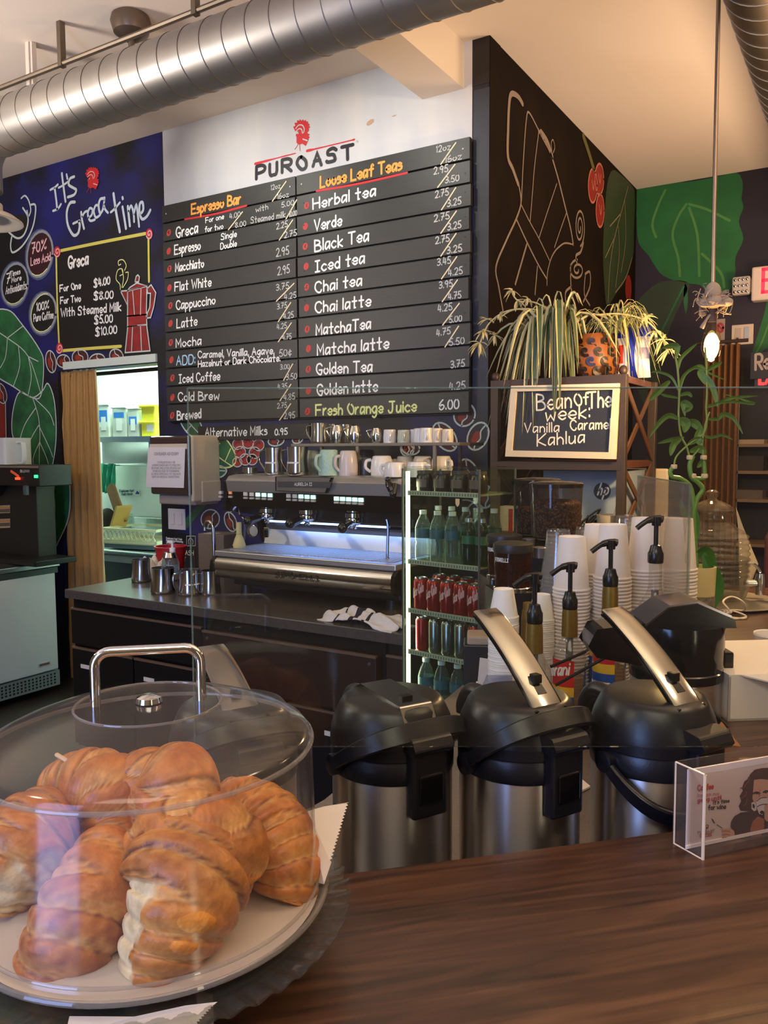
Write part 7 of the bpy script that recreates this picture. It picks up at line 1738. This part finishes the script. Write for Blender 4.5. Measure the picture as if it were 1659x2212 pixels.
def small_grinder(label, px, D, ytop):
    c = ond(px, 1300, D); t = thing('coffee_grinder', label, 'coffee grinder', (c.x, c.y, LZ), RAD(31.5), 'small espresso grinders')
    zt_ = ond(px, ytop, D).z-LZ; r = .056
    MB().lathe([(r*1.0, zt_-.028), (r*1.04, zt_-.022), (r*1.02, zt_-.004), (r*.9, zt_), (0, zt_+.002)], 36).build('hopper_lid', mat('grinder_lid', '#2a2724', .4), t)
    MB().lathe([(r*.92, zt_-.13), (r*.92, zt_-.095), (r*.96, zt_-.09), (r*.98, zt_-.028)], 36).build('hopper', M_smoke, t)
    MB().lathe([(r*.84, zt_-.128), (r*.86, zt_-.06)], 28).build('beans', M_beans, t)
    MB().lathe([(r*1.0, zt_-.142), (r*1.02, zt_-.13), (r*.98, zt_-.128)], 36).build('chrome_ring', M_chr, t)
    MB().prism([(-.05, -.05), (.05, -.05), (.07, .1), (-.07, .1)], 0, zt_-.142).build('grinder_body', M_gcase, t, bevel=.008)
    MB().tube([(0, -.05, .10), (0, -.14, .12)], .007, 8).build('fork', M_chr, t)
    MB().lathe([(.02, zt_-.05), (.022, zt_-.02), (.02, zt_-.018)], 16, (.085, .03, 0)).build('adjust_knob', mat('knob_grey', '#7d7872', .35, .6), t)
    mb = MB()
    def mp(p, nrm=False):
        a = RAD(-90)+p[0]/r
        return Vector((cos(a), sin(a), 0)) if nrm else Vector((cos(a)*r*1.0, sin(a)*r*1.0, p[2]))
    text(mb, 'FIORELLI', (-.070, 0, zt_-.052), (-.022, 0, zt_-.052), (0, 0, .010), None, .0011, 0, mapper=mp); mb.build('lettering', mat('grinder_print', '#c9c4ba', .5), t)
small_grinder('small black grinder with a brown hopper, in front', 1107, 2.38, 1170)
small_grinder('small black grinder half hidden behind the front grinder', 1088, 2.62, 1152)
def hopper(label, px, D, ytop, ybot, fill, r):
    c = ond(px, 1150, D); t = thing('hopper_grinder', label, 'coffee grinder', (c.x, c.y, LZ), 0, 'large hopper grinders')
    z1, z0 = ond(px, ytop, D).z-LZ, ond(px, ybot, D).z-LZ
    MB().lathe([(r*.90, z0), (r*.94, z0+.01), (r, z1-.008)], 44).build('hopper', M_hop, t)
    MB().lathe([(r*1.02, z1-.012), (r*1.03, z1), (r*.97, z1+.004), (r*.5, z1+.008), (0, z1+.009)], 40).build('hopper_lid', mat('smoky_lid', '#241d19', .12), t)
    zf = z0+(z1-z0)*fill
    MB().lathe([(r*.87, z0+.003), (r*.90, z0+.012), (r*.945, zf-.004), (r*.8, zf+.006), (0, zf+.010)], 40).build('beans', M_beans, t)
    MB().lathe([(r*.5, z0-.06), (r*.75, z0-.03), (r*.91, z0)], 32).box(-r*.8, r*.8, -r*.6, r*.9, 0, z0-.05).build('grinder_body', M_gcase, t, bevel=.006)
hopper('large grinder with a clear hopper of roasted beans, in front', 1200, 2.66, 1044, 1160, .66, .086)
hopper('large grinder with a half empty hopper behind the full one', 1160, 2.92, 1036, 1150, .45, .082)
cc = thing('cardboard_tube', 'red and white carton standing behind the grinders', 'carton', (ony(1105, 1120, 3.3).x, 3.27, RZ[3]))
MB().box(-.03, .03, -.03, .03, 0, ony(1105, 1092, 3.3).z-RZ[3]).build('carton', mat('carton_white', '#bfb4aa', .6), cc); MB().box(.012, .031, -.031, -.029, .05, ony(1105, 1092, 3.3).z-RZ[3]-.01).build('red_band', mat('carton_red', '#9a2a2a', .6), cc)

# ================================================================== drinks jar, lucky bamboo, box and cup on the right return
c = ond(1535, 1200, 2.47); DJ = thing('drink_dispenser', 'ribbed beehive glass drinks jar with lid and tap at the right', 'drinks jar', (c.x, c.y, BZ+.012))
M_jar = clear('ribbed_jar_glass', '#f6f6f2', .03, 1.45, haze=.06, hazecol='#c9bba4')
def jz(y): return ond(1535, y, 2.47).z-BZ-.012
zt_ = jz(1108); R0 = .109
prof = [(R0*.84, 0), (R0*.92, .006), (R0*.96, .03)]
for i in range(50):
    u = i/49; z_ = .03+u*(zt_-.05); sh = max(0, (u-.76)/.24)
    rr_ = R0*(.96+.05*sin(pi*min(1, u*1.25))-.46*(sh*sh*(3-2*sh)))
    prof.append((rr_+.0026*sin(u*12*2*pi), z_))
prof += [(R0*.50, zt_-.012), (R0*.54, zt_)]
MB().lathe(prof, 56, cap1=False).build('jar_body', M_jar, DJ)
MB().lathe([(R0*.86, .006)]+[(r_*.965, z_) for r_, z_ in prof[3:26]], 44).build('water', clear('jar_water', '#dcdedb', .02, 1.2, haze=.10, hazecol='#6a6866'), DJ)
MB().lathe([(R0*.58, zt_), (R0*.59, zt_+.010), (R0*.56, zt_+.014), (R0*.54, zt_+.018), (R0*.46, zt_+.026), (R0*.26, zt_+.036), (.016, zt_+.041), (.012, zt_+.046), (.019, zt_+.056), (.019, zt_+.064), (.010, zt_+.071), (0, zt_+.072)], 44, cap0=False).build('jar_lid', clear('jar_lid_glass', '#e3e0d8', .04, 1.5, haze=.10, hazecol='#b09a78'), DJ)
MB().tube([(R0*.93, 0, .045), (R0*1.28, 0, .045)], .011, 12).lathe([(.014, .01), (.016, .055), (.012, .075)], 16, (R0*1.35, 0, 0)).tube(spline([(R0*.95, .0, .105), (R0*1.2, 0, .10), (R0*1.35, 0, .078)], 4), .005, 8).build('tap', M_chr, DJ)
for ch in DJ.children: ch.rotation_euler = (0, 0, RAD(25))
tr_ = thing('jar_tray', 'round grey tray under the drinks jar', 'tray', (c.x+.03, c.y-.01, BZ)); MB().lathe([(0, 0), (.16, 0), (.175, .008), (.172, .011), (.155, .004), (0, .004)], 48).build('tray', mat('grey_tray', '#7d746a', .35, .3), tr_)
wp = thing('paper_leaning', 'white sheet of paper leaning against the drinks jar on its right', 'paper', (0, 0, 0))
q = [ond(1590, 1095, 2.56), ond(1606, 1140, 2.55), ond(1622, 1180, 2.53), ond(1638, 1218, 2.50), ond(1608, 1300, 2.50), ond(1598, 1298, 2.50), ond(1596, 1150, 2.55)]
MB().extrude(q, CF*.002).build('paper', mat('paper_cream', '#b7a48a', .8), wp)
cab = thing('white_cable', 'white cable coiled loosely on the bar before the drinks jar', 'cable', (0, 0, 0))
P_ = [onz(x, y, BZ+.004+dz) for x, y, dz in ((1528, 1328, 0), (1560, 1318, .004), (1590, 1322, .01), (1612, 1332, 0), (1585, 1337, 0), (1545, 1334, .004), (1575, 1322, .02), (1562, 1300, .045), (1580, 1289, .05), (1605, 1300, .04), (1608, 1318, .012), (1580, 1318, .01), (1550, 1328, .004), (1600, 1336, 0), (1612, 1334, .0))]
MB().tube(spline(P_, 7), .0026, 6).build('cable', mat('white_cable_rubber', '#d8cbb6', .5), cab)
MB().ball(onz(1574, 1322, BZ+.012), .010, .006, .006, 10, 6).build('cable_clip', mat('white_cable_rubber', '#d8cbb6', .5), cab)
# lucky bamboo
c = ond(1508, 1300, 2.27); LB = thing('lucky_bamboo', 'lucky bamboo with curled stalks in a cream vase under the hanging bulb', 'potted plant', (c.x, c.y, BZ))
vz = ond(1508, 1222, 2.27).z-BZ
MB().lathe([(.038, 0), (.042, .02), (.046, vz), (.042, vz), (.040, .03), (0, .03)], 30).build('vase', mat('cream_vase', '#cfc06a', .35, var=.8, vscale=3.0, color2='#d8ccb0', stretch=(.3, .3, 3)), LB)
MB().lathe([(.0425, .0), (.0445, vz*.42)], 26, cap0=False, cap1=False).build('pebble_band', mat('pebbles', '#8d8274', .6, var=1.0, vscale=110, color2='#4c443c'), LB)
def LP(x, y, D=2.27): return ond(x, y, D)-Vector((c.x, c.y, BZ))
M_stalk = mat('bamboo_green', '#4f7a2a', .4, var=.4, vscale=20, color2='#7a9a45'); M_node = mat('bamboo_node', '#c9b48a', .6); M_bleaf = mat('bamboo_leaf', '#5b7c30', .45, var=.5, vscale=16, color2='#3c5a22'); M_dry_ = mat('dry_leaf_tip', '#c2a56a', .7); M_dkl = mat('dark_glossy_leaf', '#2f6a1f', .35)
mb = MB()
for pts, r in (([(1500, 1225), (1495, 1180), (1497, 1120), (1505, 1080), (1518, 1058), (1508, 1042), (1494, 1030), (1490, 1005), (1497, 985)], .0068), ([(1505, 1225), (1500, 1150), (1498, 1085), (1490, 1050), (1470, 1034), (1452, 1030), (1448, 1018), (1456, 1008)], .0062), ([(1494, 1032), (1515, 1034), (1522, 1030), (1521, 1000)], .0055)):
    mb.tube(spline([LP(*q_) for q_ in pts], 6), r, 10)
mb.build('curled_stalk', M_stalk, LB)
mb = MB()
for pts, r in (([(1456, 1008), (1462, 985), (1490, 958), (1519, 937), (1527, 910), (1525, 880), (1527, 850), (1526, 790), (1523, 750)], .0026), ([(1490, 990), (1483, 965), (1471, 940), (1466, 900), (1467, 850), (1464, 800), (1459, 770)], .0028), ([(1497, 985), (1515, 960), (1524, 915), (1533, 890)], .0024), ([(1521, 1000), (1517, 960), (1520, 930)], .003)):
    mb.tube(spline([LP(*q_) for q_ in pts], 6), r, 8)
mb.build('green_stem', mat('pale_green_stem', '#75893f', .45), LB)
mb = MB()
for x, y in ((1490, 988), (1520, 988), (1497, 1028), (1456, 1008), (1522, 1028)): mb.lathe([(.008, -.006), (.0095, 0), (.008, .006)], 12, LP(x, y))
mb.build('cut_node', M_node, LB)
def lf(pts, w, m=M_bleaf):
    mb = MB(); P = [Vector(q_) for q_ in spline([LP(*q_) for q_ in pts], 6)]; n = len(P); vs = []
    for i, q_ in enumerate(P):
        t = (P[min(i+1, n-1)]-P[max(i-1, 0)]).normalized(); sd = t.cross(CF*.75+Vector((0, 0, .5))).normalized(); u = i/(n-1); ww = w*(sin(pi*min(1, u*.92+.08))**.8)+.0003
        vs += [q_+sd*ww-CF*ww*.25, q_, q_-sd*ww-CF*ww*.25]
    for i in range(n-1):
        for k in range(2): mb.add([vs[i*3+k], vs[i*3+k+1], vs[i*3+4+k], vs[i*3+3+k]], [(0, 1, 2, 3)], 0, True)
    mb.build('leaf', m, LB)
for pts, w in (([(1466, 845), (1450, 815), (1420, 803), (1405, 805)], .0035), ([(1447, 823), (1430, 838), (1412, 855), (1402, 866)], .011), ([(1459, 775), (1462, 750), (1445, 748), (1430, 752)], .009), ([(1464, 800), (1470, 775), (1490, 755), (1506, 742)], .006), ([(1467, 852), (1475, 815), (1500, 795), (1524, 802)], .005), ([(1467, 852), (1480, 810), (1510, 790), (1530, 805), (1570, 822)], .004), ([(1466, 855), (1485, 850), (1495, 858)], .006), ([(1467, 860), (1440, 855), (1427, 851)], .004),
               ([(1527, 800), (1545, 790), (1560, 782)], .008), ([(1526, 830), (1515, 810), (1508, 800)], .010), ([(1525, 810), (1540, 840), (1550, 880)], .008), ([(1526, 880), (1550, 872), (1580, 860), (1640, 855)], .006), ([(1530, 875), (1580, 868), (1630, 872), (1560, 850)], .004), ([(1527, 905), (1550, 905), (1562, 895), (1585, 905), (1605, 938)], .007), ([(1520, 940), (1535, 945), (1560, 940), (1583, 950)], .005),
               ([(1464, 905), (1445, 898), (1425, 912), (1402, 945)], .009), ([(1466, 905), (1480, 915), (1478, 935)], .014), ([(1480, 912), (1500, 915), (1518, 935)], .012), ([(1478, 945), (1450, 950), (1420, 958)], .007), ([(1472, 948), (1455, 960), (1448, 985)], .011), ([(1516, 920), (1506, 945), (1518, 965)], .010), ([(1478, 890), (1490, 880), (1475, 870), (1480, 900)], .009), ([(1490, 975), (1510, 970), (1525, 980)], .012), ([(1525, 990), (1515, 1000), (1505, 1010)], .010), ([(1485, 960), (1505, 950), (1520, 952)], .010)):
    lf(pts, w)
for pts, w in (([(1500, 1205), (1520, 1190), (1535, 1215), (1545, 1250)], .017), ([(1520, 1200), (1530, 1230), (1520, 1270), (1497, 1318)], .018), ([(1530, 1215), (1545, 1250), (1545, 1290), (1520, 1342)], .020), ([(1498, 1190), (1502, 1130), (1496, 1090)], .012), ([(1498, 1130), (1478, 1110), (1470, 1080)], .010)):
    lf(pts, w, M_dkl)
# white pastry box and paper cup at the right edge
b0 = onz(1572, 1558, BZ); ang = RAD(31.5+4)
PB = thing('pastry_box', 'open white cardboard box lying on the bar at the right edge', 'box', (b0.x, b0.y, BZ), ang)
M_wbox = mat('white_carton', '#d9cdc2', .7)
MB().box(0, .30, 0, .22, 0, .004).box(0, .30, 0, .004, 0, .078).box(0, .30, .216, .22, 0, .078).box(0, .004, 0, .22, 0, .078).box(.296, .30, 0, .22, 0, .078).build('box_tray', M_wbox, PB)
MB().extrude([(.0, .0, .078), (.0, .22, .083), (.30, .22, .083), (.30, 0, .078)], (0, 0, .003)).build('box_lid', M_wbox, PB)
MB().extrude([(.02, -.001, .079), (.09, -.03, .066), (.28, -.03, .066), (.30, -.001, .079)], (0, 0, .0025)).build('box_flap', M_wbox, PB)
cp = ond(1668, 1420, 1.66); k_ = thing('paper_cup', 'single white cup behind the box at the right edge of the bar', 'cup', (cp.x, cp.y, BZ))
MB().lathe([(.026, 0), (.035, .084), (.037, .086), (.0365, .090), (.034, .088), (.025, .003), (0, .003)], 32).build('cup_body', M_cup, k_)
# orange brown folder wedge between the last airpot and the bar
wg = thing('brown_paper_bag', 'folded brown paper wedged between the right airpot and the bar', 'paper', (0, 0, 0))
q = [ond(1560, 1560, 1.32), ond(1622, 1640, 1.25), ond(1540, 1645, 1.25), ond(1530, 1600, 1.3)]
MB().extrude(q, CF*.004).build('folded_paper', mat('amber_paper', '#8f5a2a', .7), wg)

# ================================================================== acrylic card holder with its card
pf, pb = onz(1518, 1857, BZ), onz(1456, 1822, BZ)
ea = RAD(51.2); E1 = Vector((cos(ea), sin(ea), 0)); E2 = (pb-pf); E2.z = 0; dep = E2.length; E2.normalize()
hh = (ond(1524, 1668, (pf-EYE).dot(CF)).z-BZ)
CH_ = thing('card_holder', 'clear acrylic card holder standing on the bar at the right edge', 'card holder', (pf.x, pf.y, BZ))
M_ch = clear('holder_clear', '#f6f2ee', .02, 1.45, haze=.03, hazecol='#d8d0c8'); M_che = mat('bright_acrylic_edge', '#e2cdb2', .25)
wd = .26
def slab3(o, a, b, n, th): return MB().extrude([o, o+a, o+a+b, o+b], n*th)
Z = Vector((0, 0, hh)); O0 = Vector((0, 0, 0))
slab3(O0, E1*wd, Z, E2, .003).build('front_sheet', M_ch, CH_)
slab3(E2*dep, E1*wd, Z, E2, .003).build('back_sheet', M_ch, CH_)
slab3(O0, E2*dep, Z, E1, .003).build('side_sheet', M_ch, CH_)
slab3(O0, E1*wd, E2*dep, Vector((0, 0, 1)), .003).build('bottom_sheet', M_ch, CH_)
mb = MB()
for a, b in ((O0, Z), (E2*dep, E2*dep+Z), (O0, E2*dep), (Z, E2*dep+Z)): mb.tube([a, b], .0011, 6)
mb.tube([O0, Z], .0019, 8); mb.build('bright_edge', M_che, CH_)
CD = thing('advert_card', 'printed card in the holder showing a curly haired woman sipping from a mug', 'card', (pf.x, pf.y, BZ))
kc = dep*.52; cO = Vector((pf.x, pf.y, BZ))+E2*kc+Vector((0, 0, .004)); cN = E1.cross(Vector((0, 0, 1)))
cN = cN if cN.dot(EYE-cO) > 0 else -cN
def on_card(x, y, off=0):
    d = ray(x, y); P0 = cO+cN*off; t = (P0-EYE).dot(cN)/d.dot(cN); return EYE+d*t
ZC_ = (1430, 1620, 7.2445)
def cpx(q_): return (ZC_[0]+q_[0]/ZC_[2], ZC_[1]+q_[1]/ZC_[2])
cL = on_card(*cpx((400, 1000))); x0 = (cL-cO).dot(E1)
hcard = on_card(*cpx((450, 310))).z-cO.z
MB().extrude([E1*x0+E2*kc+Vector((0, 0, .004)), E1*(wd-.01)+E2*kc+Vector((0, 0, .004)), E1*(wd-.01)+E2*kc+Vector((0, 0, hcard+.004)), E1*x0+E2*kc+Vector((0, 0, hcard+.004))], -cN*.0025).build('card_stock', mat('card_grey_white', '#cbbab0', .5), CD)
MB().extrude([E1*(x0-.002)+E2*kc+Vector((0, 0, .0035)), E1*(wd-.01)+E2*kc+Vector((0, 0, .0035)), E1*(wd-.01)+E2*kc+Vector((0, 0, .0075)), E1*(x0-.002)+E2*kc+Vector((0, 0, .0075))], cN*.0016).build('white_border', mat('card_white_border', '#e6dcd6', .5), CD)
p = Paint(lambda x, y, off: on_card(x, y, off+.0002)-Vector((pf.x, pf.y, BZ)), cN, ZC_)
hairm, skin, jacket, mugm, dk = 0, 1, 2, 3, 4
p.fill([(1650,280),(1560,285),(1450,310),(1380,380),(1340,460),(1290,490),(1250,600),(1265,640),(1215,720),(1240,800),(1200,880),(1230,950),(1330,960),(1420,1000),(1560,1100),(1800,1100),(1800,280)], hairm, .0002)
p.fill([(1440,470),(1540,455),(1700,470),(1800,480),(1800,850),(1560,900),(1440,820),(1400,720),(1400,600)], skin, .0004)
p.fill([(1350,420),(1440,470),(1420,700),(1400,900),(1290,900),(1300,600)], hairm, .0006)
p.fill([(1080,1130),(1130,1040),(1230,980),(1400,960),(1560,1050),(1700,1080),(1800,1080),(1800,1345),(1400,1375),(1150,1400),(1075,1200)], jacket, .0005)
p.fill([(1420,1120),(1500,1040),(1600,1080),(1600,1200),(1550,1350),(1400,1365),(1380,1230)], 9, .0007)
p.fill([(1400,830),(1430,810),(1470,840),(1480,940),(1440,960),(1400,920)], mugm, .0009); p.fill([(1415,850),(1440,845),(1455,880),(1445,920),(1418,900)], dk, .0011)
p.fill([(1470,790),(1560,735),(1650,740),(1660,830),(1600,870),(1610,960),(1570,1015),(1520,1000),(1480,900)], mugm, .0010); p.fill([(1530,970),(1560,945),(1600,965),(1585,1000),(1545,1005)], dk, .0012)
p.line([(1480,800),(1560,750),(1640,745)], .0005, dk, .0013); p.line([(1490,890),(1560,855),(1640,850)], .0005, dk, .0013)
p.fill([(1600,900),(1660,850),(1800,860),(1800,1100),(1640,1120),(1605,1080)], skin, .0012)
p.line([(1430,680),(1480,665),(1530,680)], .0012, dk, .0008); p.line([(1590,660),(1630,645),(1680,655)], .0012, dk, .0008); p.fill(p.ell((1482,684), 16, 11), dk, .0008); p.fill(p.ell((1625,668), 16, 11), dk, .0008); p.line([(1540,620),(1520,690),(1530,730)], .0005, 9, .0008)
p.fill([(930,1240),(990,1230),(1080,1230),(1130,1270),(1145,1400),(1060,1415),(960,1425),(935,1360),(950,1300)], skin, .0009)
for y in (1275, 1330, 1380): p.line([(945,y),(1010,y-8),(1060,y+4)], .0005, 9, .0011)
p.line([(945,1225),(860,1170)], .0004, dk, .0009, 0); p.fill([(770,1065),(800,1090),(835,1155),(805,1140)], dk, .0009)
for a, b in (((1370,420),(1290,560)),((1300,560),(1230,600)),((1320,650),(1250,760)),((1330,760),(1270,880))): p.line([a, ((a[0]+b[0])/2+25, (a[1]+b[1])/2), b], .0007, 8, .0009)
for w_, a, b, h, hw, mi in (("Coffee",(560,640),(800,605),85,.0008,5), ("keeps me",(560,735),(888,702),55,.0005,6), ("going until",(560,815),(925,770),60,.0006,5), ("it's time",(805,850),(1050,820),60,.0005,4), ("for wine",(725,940),(995,915),75,.0006,4), ("PUROAST",(560,1315),(820,1285),40,.0003,7), ("COFFEE",(590,1350),(775,1330),28,.0003,5)): p.word(w_, a, b, h, hw, mi, .0004)
p.line([(590,1365),(775,1345)], .0004, 5, .0004, 0); rooster(p, lambda q_: (680+(q_[0]-690)*.28, 1165+(q_[1]-90)*.25), .12)
p.done('print', [mat('print_hair_brown', '#4a241a', .5, var=.8, vscale=120, color2='#2a1310'), mat('print_skin', '#c79a80', .5), mat('print_jacket_brown', '#3d2720', .5, var=.4, vscale=60), mat('print_mug_white', '#d5cbc6', .5), mat('print_dark', '#221418', .5), mat('print_red', '#b33a38', .5), mat('print_pink', '#c98a82', .5), mat('print_grey', '#7d6c66', .5), mat('print_hair_light', '#7a4630', .5), mat('print_skin_dark', '#a0603f', .5)], CD)
